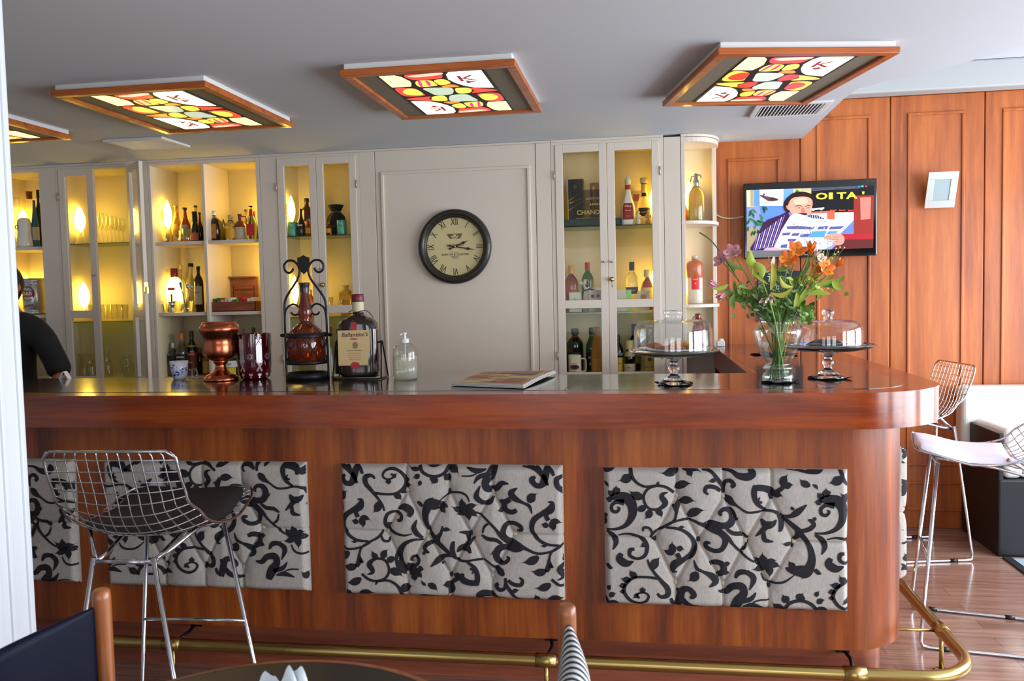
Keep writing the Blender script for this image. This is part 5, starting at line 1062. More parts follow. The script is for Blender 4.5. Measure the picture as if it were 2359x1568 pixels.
bottle('whisky_bottle', 'green bottle with a large black label next to the wicker bottle', 1351, 1376, 754, 860, 4.93, BASE, 'wine', GREENG, ((26, 40, 30), .86, 1.15), (((16, 16, 18), .06, .46, 1.25, (('VAT', (230, 226, 206), .020, .33), ('69', (230, 226, 206), .022, .19))), ((200, 170, 40), .965, .985, 3.1)), group=gE)
p = on(1381, 860, 1, 4.87); q = depth(p) / FPX; ws = thing('wicker_bottle', 'wicker-wrapped bottle leaning into view at the door edge', 'bottle', (p.x - .01, 4.85, BASE), 0, gE)
b = MB(); pr = []
for k in range(46): t = k / 45; pr.append(((13.5 if t < .45 else 13.5 - (t - .45) / .55 * 8) * q * (1 + .035 * (k % 2)), t * 106 * q))
b.lathe([(1e-4, 0)] + pr + [(1e-4, 106 * q)], 24, lobes=12, la=.03).build('wicker_wrap', M((176, 120, 50), .7, bump=.4), ws)
MB().grid(lambda u, v: (13.9 * q * cos(-PI / 2 - .8 + 1.6 * u), 13.9 * q * sin(-PI / 2 - .8 + 1.6 * u), (6 + 28 * v) * q), 10, 2).build('label', M((206, 140, 50), .5), ws)
bottle('wine_bottle', 'dark bottle with a yellow label in the lower right compartment', 1411, 1437, 770, 860, 4.90, BASE, 'wine', NEARBLACK, ((30, 20, 20), .86, 1.1), (((216, 176, 60), .03, .40, 1.3, (('CUVEE', (170, 40, 30), .012, .24),)), ((120, 120, 110), .45, .52, 1.3)), group=gE)
bottle('champagne_bottle', 'champagne bottle with gold foil top and pale label', 1438, 1464, 783, 860, 4.88, BASE, 'champ', NEARBLACK, ((196, 184, 130), .72, 1.35), (((206, 196, 160), .04, .28, 1.3, (('Brut', (60, 50, 40), .010, .16),)), ((186, 170, 120), .50, .66, 1.6)), group=gE)
bottle('wine_bottle', 'tall black bottle rising behind the champagne bottle', 1448, 1477, 746, 860, 4.99, BASE, 'wine', NEARBLACK, ((20, 18, 20), .8, 1.1), (((120, 116, 60), .16, .36, 1.3),), group=gE)
o = MB().box(-.025, .025, -.025, .025, 0, .105).box(-.0256, .0256, -.0258, -.025, .03, .034, 1).poly([(.011 * cos(a), -.0262, .075 + .011 * sin(a)) for a in [2 * PI * k / 20 for k in range(20)]][::1], 1).build('liqueur_carton', [M((196, 160, 50), .5), M((90, 60, 20), .5)], loc=(on(1497, 860, 1, 4.88).x, 4.88, BASE), bev=.001); tag(o, 'yellow carton with a round brown seal at the lower right', 'box')

# corner shelves
sp_ = thing('soda_siphon', 'old green glass soda siphon with a metal spout head', 'siphon', (on(1604, 514, 1, 4.93).x, 4.93, 1.7745)); q = depth(sp_.location) / FPX
def siph(x0_, body, name='bottle_body', parent=sp_): return MB().lathe([(1e-4, 0), (17 * q, 0), (18 * q, 3 * q), (18 * q, 58 * q), (16 * q, 68 * q), (9 * q, 80 * q), (5 * q, 84 * q), (5 * q, 86 * q)], 28).build(name, body, parent)
siph(0, M((176, 186, 90), .12, trans=.75, coat=.4)); MB().lathe([(6 * q, 83 * q), (7 * q, 86 * q), (7 * q, 95 * q), (4.5 * q, 98 * q), (4.5 * q, 110 * q), (1e-4, 113 * q)], 16).tube(spline([(0, 0, 107 * q), (8 * q, -2 * q, 108 * q), (11 * q, -3 * q, 103 * q), (11 * q, -3 * q, 100 * q)], 5), 1.6 * q, 8).tube([(-2 * q, 0, 104 * q), (-9 * q, 0, 106 * q), (-13 * q, 0, 92 * q)], 1.5 * q, 8).build('siphon_head', M((150, 152, 150), .3, .9), sp_)
s2 = thing('soda_siphon', 'orange-brown siphon mostly hidden behind the green one', 'siphon', (on(1600, 512, 1, 5.02).x - .005, 5.035, 1.7745)); siph(0, M((196, 96, 34), .2, trans=.4, coat=.4), parent=s2)
b1 = bottle('stoneware_bottle', 'tall stoneware gin bottle with brown shoulders and red label', 1584, 1619, 589, 697, 4.93, 1.3145, 'stone', [M((200, 190, 172), .35, coat=.2)], ((120, 90, 70), .965, 1.0), (((204, 40, 44), .3, .555, .52, (('GENEVER', (230, 200, 120), .007, .51), ('+', (230, 200, 120), .02, .42))),), group='stoneware bottles')
p = b1.location; q = depth(p) / FPX; MB().lathe([(17.8 * q, 60 * q), (18.4 * q, 61 * q), (18.5 * q, 87 * q), (17 * q, 94.5 * q), (10.2 * q, 99.4 * q), (7.2 * q, 100 * q), (7.2 * q, 104 * q)], 24).build('brown_glaze', M((176, 92, 54), .25, coat=.4), b1)
b2 = bottle('stoneware_bottle', 'second stoneware bottle peeping out behind the red-labelled one', 1587, 1620, 600, 697, 5.03, 1.3145, 'stone', [M((196, 104, 60), .3, coat=.3)], None, group='stoneware bottles')
rj = thing('glazed_jug', 'glossy red-brown jug with small handle low in the corner shelves', 'jug', (on(1609, 800, 1, 4.93).x, 4.93, 1.0625)); q = depth(rj.location) / FPX; RB = M((110, 26, 16), .12, coat=.7)
h = on(1609, 722, 1, 4.93).z - 1.0625
MB().lathe([(1e-4, 0), (16 * q, 0), (18 * q, 8 * q), (17 * q, 28 * q), (9.5 * q, h - 14 * q), (5 * q, h - 8 * q), (8 * q, h - 2 * q), (6 * q, h), (3 * q, h - 6 * q)], 26).build('jug_body', RB, rj); MB().tube(spline([(-4 * q, -3 * q, h - 7 * q), (-10 * q, -5 * q, h - 8 * q), (-12 * q, -6 * q, h - 16 * q), (-9 * q, -8 * q, h - 24 * q)], 6), 1.6 * q, 8).build('handle', RB, rj)

# ================================================================== things on the counter
def ctr(x, y): p = on(x, y, 2, ZC); return p, depth(p) / FPX
CZ = ZC + .0016
# patterned cup
p, q = ctr(414, 874); cup = thing('porcelain_cup', 'small white cup with blue floral pattern, no handle', 'cup', (p.x, p.y, CZ))
pc = [(12 * q, 0), (13 * q, .5 * q), (16 * q, 7 * q), (19 * q, 22 * q), (20.3 * q, 42 * q)]
MB().lathe([(1e-4, 0)] + pc + [(19.3 * q, 42 * q), (17.5 * q, 20 * q), (11 * q, 5 * q), (1e-4, 4 * q)], 30).build('cup_body', M((214, 216, 226), .2, coat=.5), cup)
b = MB(); random.seed(5)
def cr_(z): 
    for (r0, z0), (r1, z1) in zip(pc, pc[1:]):
        if z0 <= z <= z1: return r0 + (r1 - r0) * (z - z0) / (z1 - z0) + .0006
    return pc[-1][0]
def cpt(a, z): return (cr_(z) * cos(a), cr_(z) * sin(a), z)
for k in range(170):
    a = random.random() * 2 * PI; z = (9 + random.random() * 26) * q; s = (random.choice([.8, 1, 1.3, 2.6])) * q * 1.1
    t0 = random.random() * 3; n = 9; el = random.uniform(.45, 1)
    b.poly([cpt(a + s * (cos(t) * cos(t0) - sin(t) * el * sin(t0)) / cr_(z), min(41 * q, z + s * (cos(t) * sin(t0) + sin(t) * el * cos(t0)))) for t in [2 * PI * i / n for i in range(n)]], 0)
b.build('floral_pattern', M((50, 74, 160), .3), cup)
# little glass stoppers / shot glasses by the cup
for x, y, lb in ((438, 868, 'tiny upturned glass, left of two behind the patterned cup'), (449, 865, 'tiny upturned glass, right of two behind the patterned cup')):
    p, q = ctr(x, y); tag(MB().lathe([(8 * q, 0), (6 * q, 14 * q), (4 * q, 17 * q), (1e-4, 17 * q)], 18).build('liqueur_glass', CLEARY, loc=(p.x, p.y, CZ)), lb, 'glass')
for x, y, r, lb, c in ((431, 879, 4.5, 'small gold coin nearest the counter edge by the cup', (190, 140, 60)), (422, 878, 3, 'small copper coin left of the gold one', (170, 100, 50)), (437, 879, 3, 'small copper coin right of the gold one', (170, 110, 60)), (447, 872, 5, 'silver coin behind the others by the cup', (190, 186, 180))):
    p, q = ctr(x, y); tag(MB().lathe([(1e-4, 0), (r * q, 0), (r * q, .0018), (1e-4, .0018)], 20).build('coin', M(c, .25, 1), loc=(p.x, p.y, CZ)), lb, 'coin', 'coins on the bar')
# copper vase
COPPER = M((186, 104, 72), .27, 1, name='copper')
p, q = ctr(510, 876)
prv = [(1e-4, 0), (38 * q, 0), (38.5 * q, 2 * q), (37 * q, 6 * q), (33 * q, 9 * q), (25 * q, 14 * q), (14 * q, 22 * q), (11.5 * q, 30 * q), (11.5 * q, 36 * q), (14.5 * q, 38 * q), (13 * q, 40 * q), (20 * q, 45 * q), (30 * q, 54 * q), (35.5 * q, 64 * q), (36.5 * q, 74 * q), (35.5 * q, 84 * q), (35 * q, 94 * q), (37.5 * q, 103 * q), (42.5 * q, 111 * q), (44 * q, 119 * q), (42 * q, 127 * q), (38 * q, 131 * q), (36.5 * q, 134 * q), (35 * q, 134 * q), (35.5 * q, 130 * q), (40 * q, 118 * q), (32 * q, 90 * q), (30 * q, 60 * q), (1e-4, 46 * q)]
prv = [(r * q, z * q) for r, z in [(.01, 0), (38, 0), (38.5, 2), (38, 7), (34, 8.5), (33, 12), (29, 14)] + spline([(24, 16.5), (16, 23), (12.5, 30), (12, 36), (15.5, 40), (17, 43)], 4) + spline([(15, 44), (20, 46), (29, 51), (34, 58), (36, 67), (36, 78), (34.8, 88), (36, 97), (40.5, 106), (44, 115), (43.5, 122), (40, 128), (37.5, 131)], 5) + [(38, 133.5), (36.8, 134), (36, 131), (40, 118), (33, 90), (32, 62), (.01, 50)]]
tag(MB().lathe(prv, 48).build('copper_vase', COPPER, loc=(p.x, p.y, CZ)), 'polished copper footed vase with bulging rim', 'vase')
# ruby cut glass
p, q = ctr(588, 872); RUBY = M((96, 10, 22), .06, trans=.45, coat=.6, name='ruby_glass')
rg = thing('cut_glass_vase', 'dark ruby cut crystal vase with scalloped rim', 'vase', (p.x, p.y, CZ))
b = MB(); pr = [(1e-4, 0), (27 * q, 0), (33 * q, 4 * q), (37 * q, 14 * q), (38 * q, 30 * q), (39 * q, 102 * q)]
b.lathe(pr, 48, lobes=0).lathe([(39 * q, 102 * q), (36.5 * q, 102 * q), (35 * q, 30 * q), (1e-4, 12 * q)], 48)
for v in range(len(b.v)):
    x, y, z = b.v[v]
    if z > 101 * q and math.hypot(x, y) > 30 * q: b.v[v] = (x, y, z + 1.8 * q * abs(sin(9 * math.atan2(y, x))))
b.build('vase_body', RUBY, rg)
FC = M((196, 176, 176), .08, trans=.3, coat=.6); b = MB()
def rgp(a, z, o=.0006): r = (39 * q if z > 30 * q else 37.6 * q) + o; return (r * cos(a), r * sin(a), z)
for k in range(12):
    a = 2 * PI * k / 12 + .2
    if k % 2 == 0:
        b.poly([rgp(a + s * .17, z * q) for s, z in ((-1, 38), (1, 38), (1, 92), (-1, 92))]); 
        for s in (-1, 1): b.poly([rgp(a + s * x / 40, z * q, .0012) for x, z in ((-8, 20), (-4, 18), (9, 44), (7, 46))][::s]); b.poly([rgp(a + s * x / 40, z * q, .0012) for x, z in ((-8, 98), (-6, 99), (8, 78), (7, 76))][::-s])
    else:
        for m_ in range(10):
            t = m_ * PI / 5
            b.poly([rgp(a + cos(t) * 1.5 / 39, (52 + sin(t) * 1.5) * q, .001), rgp(a + cos(t + .16) * 5 / 39, (52 + sin(t + .16) * 5) * q, .001), rgp(a + cos(t) * 9.5 / 39, (52 + sin(t) * 10) * q, .001), rgp(a + cos(t - .16) * 5 / 39, (52 + sin(t - .16) * 5) * q, .001)][::-1])
        b.poly([rgp(a - .07, 76 * q), rgp(a - .05, 74 * q), rgp(a + .02, 96 * q), rgp(a, 96 * q)])
    for z_, r_ in ((12, 4.5), (5, 2)):
        b.poly([((34.5 if z_ == 12 else 33) * q * 1.07 * cos(a + r_ * cos(t) / 36), (34.5 if z_ == 12 else 33) * q * 1.07 * sin(a + r_ * cos(t) / 36), (z_ + r_ * sin(t)) * q) for t in [2 * PI * i / 10 for i in range(10)]])
b.build('cut_facets', FC, rg)
# iron stand with amber bottle
p, q = ctr(709, 873); st = thing('iron_bottle_stand', 'black wrought iron stand with scrolls and a shield on top', 'bottle stand', (p.x, p.y, CZ), rad(6)); R_ = 46 * q
for nm, zs in (('base_ring', (0, 20)), ('basket_ring', (20, 60)), ('top_ring', (60, 200))):
    b = MB()
    for z0, z1, r in ((0, 15, 48), (35, 43, 46), (98, 106, 47)):
        if zs[0] <= z0 < zs[1]: b.lathe([(1e-4, z0 * q), (r * q, z0 * q), (r * q, z1 * q), ((r - 1.6) * q, z1 * q), ((r - 1.6) * q, (z0 + 2) * q), (1e-4, (z0 + 2) * q)] if z0 < 90 else [(r * q, z0 * q), (r * q, z1 * q), ((r - 1.6) * q, z1 * q), ((r - 1.6) * q, z0 * q), (r * q, z0 * q)], 36)
    b.build(nm, IRON, st)
b = MB()
for s in (-1, 1):
    path = [(49, 0), (49, 60), (48.5, 130), (48, 168), (44, 186), (34, 202), (24, 216), (14, 232), (10, 248), (14, 262), (24, 271), (37, 271), (45, 262), (44, 250), (36, 244), (28, 247), (24, 254)]
    pts = spline([(s * x * q, 0, z * q) for x, z in path], 6)
    b.tube([v for v in pts], 2.6 * q, 8)
    path = [(48, 140), (46, 156), (40, 166), (28, 172), (18, 168), (14, 158), (18, 149), (28, 148), (33, 154)]
    b.tube(spline([(s * x * q, 0, z * q) for x, z in path], 6), 2.2 * q, 8)
    b.lathe([(1e-4, 49 * q), (1.5 * q, 49 * q), (4.5 * q, 54 * q), (3 * q, 59 * q), (1e-4, 60 * q)], 12) if 0 else b.ball((s * 55 * q, 0, 101 * q), 4.2 * q, 0, 12, sx=1.5)
b.build('scroll_arms', IRON, st)
b = MB()
for k in range(10):
    a = 2 * PI * k / 10
    for s in (-1, 1):
        b.tube(spline([(46 * q * cos(a + s * x / 46), 46 * q * sin(a + s * x / 46), z * q) for x, z in ((0, 44), (9, 56), (12, 70), (3, 84), (9, 94), (0, 98))], 4), .9 * q, 6)
b.build('lattice', IRON, st)
MB().prism([(-14 * q, 262 * q), (-14 * q, 278 * q), (-6 * q, 280 * q), (0, 284 * q), (6 * q, 280 * q), (14 * q, 278 * q), (14 * q, 262 * q), (13 * q, 252 * q), (0, 240 * q), (-13 * q, 252 * q)], -2 * q, 1 * q, T=lambda x, y, z: (x, z, y)).build('shield', IRON, st, bev=.001)
AMBV = M((128, 44, 12), .05, trans=.6, coat=.4, name='amber_glass')
ab = thing('amber_bottle', 'amber glass bottle with bulbous neck sitting in the iron stand', 'bottle', (p.x, p.y, CZ + 38.5 * q))
MB().lathe([(1e-4, 0), (36 * q, 0), (43 * q, 6 * q), (44 * q, 40 * q), (42 * q, 58 * q), (36 * q, 72 * q), (24 * q, 84 * q), (15 * q, 90 * q), (14 * q, 97 * q), (16 * q, 108 * q), (17 * q, 116 * q), (14.5 * q, 128 * q), (11.5 * q, 144 * q), (10 * q, 158 * q), (9.6 * q, 163 * q)], 36).build('bottle_body', AMBV, ab)
MB().lathe([(10.4 * q, 160 * q), (10.8 * q, 168 * q), (11 * q, 176 * q), (12 * q, 178 * q), (12 * q, 182 * q), (10 * q, 182.5 * q), (1e-4, 181 * q)], 24).build('black_collar', M((34, 32, 38), .3, coat=.3), ab)
# large whisky bottle in its cradle
p, q = ctr(830, 872); wb_ = thing('whisky_bottle', 'very large whisky bottle with cream label and dark red cap', 'bottle', (p.x, p.y, CZ + 6 * q), rad(4))
ol = [(0, 0), (38, 0), (43, 4), (45, 12), (46, 60), (46, 104), (44, 118), (36, 128), (22, 136), (13.5, 140), (12.5, 146), (12.5, 170)]
b = MB(); n = 36
def sec(r, z):
    dep = min(r, 24 + (r - 24) * .1) if r > 14 else r; e = 4.5 if r > 20 else 2 + max(0, (r - 13)) * .3
    return [(r * q * (1 if cos(a) > 0 else -1) * abs(cos(a)) ** (2 / e), dep * q * (1 if sin(a) > 0 else -1) * abs(sin(a)) ** (2 / e), z * q) for a in [2 * PI * k / n for k in range(n)]]
rows = [sec(max(r, .05), z) for r, z in [(.05, 0)] + ol[1:] ]
for r_ in rows: b.v += r_
for j in range(len(rows) - 1):
    for i in range(n): b.face((j * n + i, j * n + (i + 1) % n, (j + 1) * n + (i + 1) % n, (j + 1) * n + i), 0, True)
b.build('bottle_body', M((40, 14, 6), .05, trans=.3, coat=.7), wb_)
b = MB(); fy_ = -26.4 * q
b.prism([(-38 * q, 26 * q), (31 * q, 26 * q), (31 * q, 50 * q), (36 * q, 60 * q), (36 * q, 106 * q), (-38 * q, 106 * q)], fy_ - .0008, fy_, T=lambda x, y, z: (x - 4 * q, z, y)); b.prism([(-20 * q, 136 * q), (20 * q, 136 * q), (6 * q, 120 * q), (-6 * q, 120 * q)], fy_ * .93, fy_ * .9, T=lambda x, y, z: (x, z + (y - 120 * q) * .55, y))
def wl(x0, z0, sk=0): return lambda x, y: ((x0 + sk) * q + x - 4 * q, fy_ - .0016, z0 * q + y)
b.prism([(-6 * q, 106 * q), (6 * q, 106 * q), (6 * q, 124 * q), (-6 * q, 124 * q)], fy_ - .0012, fy_ - .0002, 1, T=lambda x, y, z: (x - 4 * q, z, y))
b.text("Ballantine's", .024, lambda x, y: ((x + y * .25) - 2 * q, fy_ - .0016, 96 * q + y + x * .02), 2, bold=.0002); b.text('FINEST', .0095, wl(0, 86), 1, bold=.0003); b.text('SCOTCH WHISKY', .0078, wl(0, 60), 2); b.text('Product of Scotland', .006, wl(0, 54), 3)
for k, s in enumerate(('blended and bottled by', 'George & Son Limited', 'distillers Dumbarton')): b.text(s, .0055, wl(0, 48.5 - k * 4.6), 3)
b.text('Ballantine', .0065, wl(0, 33), 1); b.text('40%vol', .0045, wl(-30, 28), 3); b.text('4.5 L', .0045, wl(26, 28), 3)
b.prism([(6.5 * q * cos(a), 72 * q + 8 * q * sin(a)) for a in [2 * PI * k / 16 for k in range(16)]], fy_ - .0014, fy_, 3, T=lambda x, y, z: (x - 2 * q, z, y))
b.prism([(11 * q * (.85 if k % 2 else 1) * cos(2 * PI * k / 24), 26 * q + 8.5 * q * (.88 if k % 2 else 1) * sin(2 * PI * k / 24)) for k in range(24)], fy_ - .003, fy_, 1, T=lambda x, y, z: (x - 3 * q, z, y))
b.build('label', [M((206, 176, 124), .6), M((176, 44, 44), .6), M((70, 50, 60), .6), M((140, 110, 90), .6)], wb_)
MB().lathe([(12.9 * q, 148 * q), (13.2 * q, 158 * q), (12.9 * q, 170 * q)], 24).build('neck_label', M((196, 186, 150), .6), wb_)
MB().lathe([(14 * q, 170 * q), (14.8 * q, 172 * q), (13.6 * q, 186 * q), (12.5 * q, 188 * q), (1e-4, 188 * q)], 24, lobes=12, la=.012).build('cap', M((100, 24, 36), .4), wb_)
MB().tube(spline([(-13 * q, 0, 150 * q), (-20 * q, -4 * q, 148 * q), (-15 * q, -12 * q, 144 * q), (0, -14 * q, 146 * q), (20 * q, -10 * q, 150 * q), (30 * q, 0, 140 * q), (34 * q, 4 * q, 132 * q)], 5), .9 * q, 6).build('wire', IRON, wb_)
cr2 = thing('bottle_cradle', 'black iron swing cradle holding the very large whisky bottle', 'bottle cradle', (p.x, p.y, CZ), rad(4)); b = MB()
for s in (-1, 1):
    b.tube([(s * 56 * q, -30 * q, 2 * q), (s * 53 * q, -4 * q, 86 * q), (s * 53 * q, 4 * q, 86 * q), (s * 58 * q, 32 * q, 2 * q)], 1.7 * q, 8); b.tube([(s * 53 * q, 0, 86 * q), (s * 46 * q, 0, 82 * q)], 1.8 * q, 8)
    b.tube([(s * 56 * q, -30 * q, 2 * q), (s * 58 * q, 32 * q, 2 * q)], 1.7 * q, 8)
b.tube([(-56 * q, -30 * q, 2 * q), (56 * q, -30 * q, 2 * q)], 1.7 * q, 8); b.box(-40 * q, 40 * q, -20 * q, 20 * q, 3.6 * q, 5.6 * q); b.build('cradle_frame', IRON, cr2)
# hand sanitizer pump bottle
p, q = ctr(935, 874); sn = thing('pump_bottle', 'clear pump bottle of hand gel with white pump', 'bottle', (p.x, p.y, CZ))
MB().lathe([(1e-4, 0), (26 * q, 0), (28.5 * q, 3 * q), (28.5 * q, 62 * q), (26 * q, 72 * q), (18 * q, 81 * q), (9 * q, 85 * q), (9 * q, 90 * q)], 32).build('bottle_body', CLEAR, sn)
MB().lathe([(1e-4, 2 * q), (26 * q, 2 * q), (27.6 * q, 4 * q), (27.6 * q, 52 * q), (1e-4, 52 * q)], 32).build('gel', thin((240, 240, 230), 'clear_gel', 1.5, .1, .3, (236, 234, 220)), sn)
MB().lathe([(9.6 * q, 84 * q), (9.8 * q, 93 * q), (4 * q, 94 * q), (3 * q, 103 * q), (5 * q, 104 * q), (5 * q, 107 * q), (1e-4, 108 * q)], 20).tube([(0, 0, 105 * q), (-8 * q, -4 * q, 104 * q), (-9.5 * q, -5 * q, 101 * q)], 1.8 * q, 8).tube([(0, 0, 84 * q), (0, 0, 6 * q)], 1.2 * q, 8).build('pump', WHITE, sn)
# newspaper
nw = thing('newspaper', 'folded newspaper with orange-toned front page lying on the counter', 'newspaper', (-.52, 3.12, CZ))
A, B_, C_, D_ = Vector((-.683, 2.957)), Vector((-.403, 2.851)), Vector((-.340, 3.335)), Vector((-.640, 3.345)); O_ = Vector((-.52, 3.12))
def np_(u, v, z): a = A + (B_ - A) * u; c = D_ + (C_ - D_) * u; r = a + (c - a) * v - O_; return (r.x, r.y, z + .006 * sin(v * 3.0 + u) * v + .010 * u * v + .002)
PAPER = M((206, 204, 200), .8)
for i, o_ in enumerate((0, .004, .008)):
    b = MB(); b.grid(lambda u, v: np_(u * (1 - .01 * i) + .003 * i, v * (1 - .006 * i), o_ + .003), 14, 14); b.grid(lambda u, v: np_(u * (1 - .01 * i) + .003 * i, v * (1 - .006 * i), o_), 14, 14, flip=True)
    for e in range(4):
        f = [lambda t: (t, 0), lambda t: (1, t), lambda t: (1 - t, 1), lambda t: (0, 1 - t)][e]
        b.grid(lambda s, t: np_(f(s)[0] * (1 - .01 * i) + .003 * i, f(s)[1] * (1 - .006 * i), o_ + .003 * t), 14, 1)
    b.build('sheet', PAPER, nw)
b = MB(); random.seed(11)
def npq(u0, u1, v0, v1, m): b.grid(lambda s, t: np_(u0 + (u1 - u0) * s, v0 + (v1 - v0) * t, .0122), 6, 3, m)
b.grid(lambda u, v: np_(.01 + .97 * u, .01 + .97 * v, .0117), 14, 14, 0)
npq(.04, .96, .80, .95, 1); npq(.1, .45, .05, .24, 3); npq(.5, .95, .06, .3, 2); npq(.05, .4, .3, .45, 2); npq(.45, .93, .34, .5, 3); npq(.06, .5, .5, .62, 1); npq(.55, .9, .54, .66, 4); npq(.08, .9, .68, .76, 4)
b.text('EL DIARIO', .05, lambda x, y: np_(.5 + x / .3, .875 + y / .5, .0128), 5)
for k in range(26): u0 = random.choice([.08, .36, .64]); v0 = .05 + .027 * k; b.grid(lambda s, t: np_(u0 + .24 * s, v0 + .008 * t, .0126), 4, 1, 5)
b.build('front_page_print', [M((186, 168, 146), .8), M((186, 140, 110), .8), M((166, 116, 92), .8), M((186, 168, 116), .8), M((140, 120, 118), .8), M((96, 80, 76), .8)], nw)
# small black cloths
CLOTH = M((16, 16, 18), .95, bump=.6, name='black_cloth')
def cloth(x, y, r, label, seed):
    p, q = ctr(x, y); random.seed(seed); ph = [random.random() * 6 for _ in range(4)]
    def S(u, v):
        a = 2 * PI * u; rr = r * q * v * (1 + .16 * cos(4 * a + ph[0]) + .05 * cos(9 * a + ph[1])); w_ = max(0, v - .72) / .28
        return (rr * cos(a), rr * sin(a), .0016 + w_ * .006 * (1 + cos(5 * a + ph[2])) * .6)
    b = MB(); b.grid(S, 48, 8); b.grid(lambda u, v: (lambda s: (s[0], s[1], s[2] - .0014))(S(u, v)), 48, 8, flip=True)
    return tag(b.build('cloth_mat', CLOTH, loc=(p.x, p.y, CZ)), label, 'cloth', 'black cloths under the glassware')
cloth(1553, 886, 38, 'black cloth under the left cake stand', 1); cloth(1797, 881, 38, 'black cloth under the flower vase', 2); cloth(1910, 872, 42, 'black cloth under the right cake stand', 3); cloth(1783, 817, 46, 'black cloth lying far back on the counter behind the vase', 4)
# cake stands with domes
def cake_stand(x, y, scale, label, wide, dome_label, knob):
    p, q = ctr(x, y); q *= scale; z = CZ + .0035
    t = thing('cake_stand', label, 'cake stand', (p.x, p.y, z), 0, 'glass cake stands on the bar')
    MB().lathe([(1e-4, 0), (36 * q, 0), (37 * q, 1.5 * q), (28 * q, 7 * q), (17 * q, 14 * q), (9.5 * q, 20 * q), (8.5 * q, 24 * q), (9.5 * q, 28 * q), (12.5 * q, 33 * q), (12.5 * q, 37 * q), (9 * q, 41 * q), (8 * q, 45 * q), (9 * q, 50 * q), (14 * q, 56 * q), (22 * q, 59 * q), (22 * q, 60 * q), (1e-4, 60 * q)], 40).build('pedestal', CRYSTAL, t)
    W_ = wide; MB().lathe([(1e-4, 60.2 * q), (24 * q, 60.2 * q), (W_ * .62 * q, 63 * q), (W_ * .88 * q, 69 * q), (W_ * q, 75.5 * q), (W_ * 1.005 * q, 77 * q), (W_ * .98 * q, 77.6 * q), (W_ * .85 * q, 73 * q), (W_ * .6 * q, 70 * q), (1e-4, 69.4 * q)], 64).build('plate', M((196, 214, 214), .03, trans=.96, ior=1.5), t)
    return p, q, z
def dome(p, z, R_, H, kb, label, q, grp='glass domes over the cakes'):
    t = thing('glass_dome', label, 'cake dome', (p.x, p.y, z), 0, grp)
    MB().lathe([(R_ * q, 0), (R_ * q, (H - 24) * q), ((R_ - 3) * q, (H - 12) * q), ((R_ - 12) * q, (H - 4) * q), ((R_ - 26) * q, (H - 1) * q), (24 * q, H * q), (1e-4, (H + .5) * q)], 64).lathe([((R_ - 1.6) * q, .2 * q), ((R_ - 1.6) * q, (H - 24) * q), ((R_ - 5) * q, (H - 13) * q), ((R_ - 14) * q, (H - 6) * q), ((R_ - 28) * q, (H - 3) * q), (1e-4, (H - 2) * q)], 64).build('dome_body', DOMEG, t)
    if kb == 0: MB().lathe([(24 * q, (H + .3) * q), (20 * q, (H + 3) * q), (19 * q, (H + 8) * q), (22 * q, (H + 14) * q), (22.5 * q, (H + 19) * q), (20 * q, (H + 22) * q), (15 * q, (H + 22.5) * q), (1e-4, (H + 19) * q)], 32).build('knob', DOMEG, t)
    else: MB().lathe([(1e-4, (H + .8) * q), (11 * q, (H + .8) * q), (9.5 * q, (H + 4) * q), (9.5 * q, (H + 8) * q), (13 * q, (H + 14) * q), (13.5 * q, (H + 19) * q), (10 * q, (H + 25) * q), (1e-4, (H + 27) * q)], 32).build('knob', CRYSTAL, t)
p1, q1, z1 = cake_stand(1553, 887, 1.02, 'glass pedestal cake stand in front, left of the flowers', 101, '', 0)
dome(p1, z1 + 73 * q1, 88, 71, 0, 'glass dome with open ringed knob over the waffles', q1)
pl = thing('plate', 'white plate of waffles under the left dome', 'plate', (p1.x, p1.y, z1 + 72.9 * q1)); MB().lathe([(1e-4, 0), (50 * q1, 0), (72 * q1, 5 * q1), (80 * q1, 8.5 * q1), (79 * q1, 9.4 * q1), (60 * q1, 4 * q1), (1e-4, 2 * q1)], 48).build('plate_body', M((216, 214, 212), .25, coat=.4), pl)
random.seed(21)
WAF = M((166, 92, 50), .7, bump=.6); WAF2 = M((202, 146, 70), .6)
def waffle(dx, dy, rz, L, W_, H, label, mat, curve=.35):
    b = MB(); n = 22
    for k in range(n): pass
    def S(u, v):
        x = (u - .5) * L; a = PI * v; r = W_ / 2 * (1 - abs(2 * u - 1) ** 3 * .35) * (1 + .10 * (1 if int(u * 26) % 2 else -1)); return (x, r * cos(a), H * sin(a) * (1 - abs(2 * u - 1) ** 4 * .4) + curve * .01 * cos(4 * x / L) + .001)
    b.grid(S, 52, 8, smooth=False)
    b.grid(lambda u, v: ((u - .5) * L, W_ / 2 * .8 * (2 * v - 1), .001), 4, 2)
    return tag(b.build('waffle', mat, loc=(p1.x + dx * q1, p1.y + dy * q1, z1 + 76.4 * q1), rot=(0, 0, rz)), label, 'pastry', 'pastries under the left dome')
waffle(-42, -4, rad(-38), 44 * q1, 22 * q1, 15 * q1, 'rolled brown waffle at the left edge of the plate', WAF); waffle(-4, -26, rad(-8), 62 * q1, 24 * q1, 10 * q1, 'ridged brown waffle lying frontmost on the plate', WAF); waffle(16, 16, rad(8), 56 * q1, 26 * q1, 17 * q1, 'pale golden pastry at the back of the plate', WAF2); waffle(42, -6, rad(40), 40 * q1, 22 * q1, 11 * q1, 'brown waffle at the right of the plate', WAF)
tag(MB().grid(lambda u, v: ((u - .5) * .07, (v - .5) * .03, .002 + .02 * u * u * 0 + .012 * (1 - u) ** 2 + .001 * sin(9 * v)), 8, 4).build('paper_napkin', PAPER, loc=(p1.x - 47 * q1, p1.y - 31 * q1, z1 + 77.0 * q1), rot=(0, 0, rad(-25))), 'white paper napkin tucked beside the waffles', 'napkin')
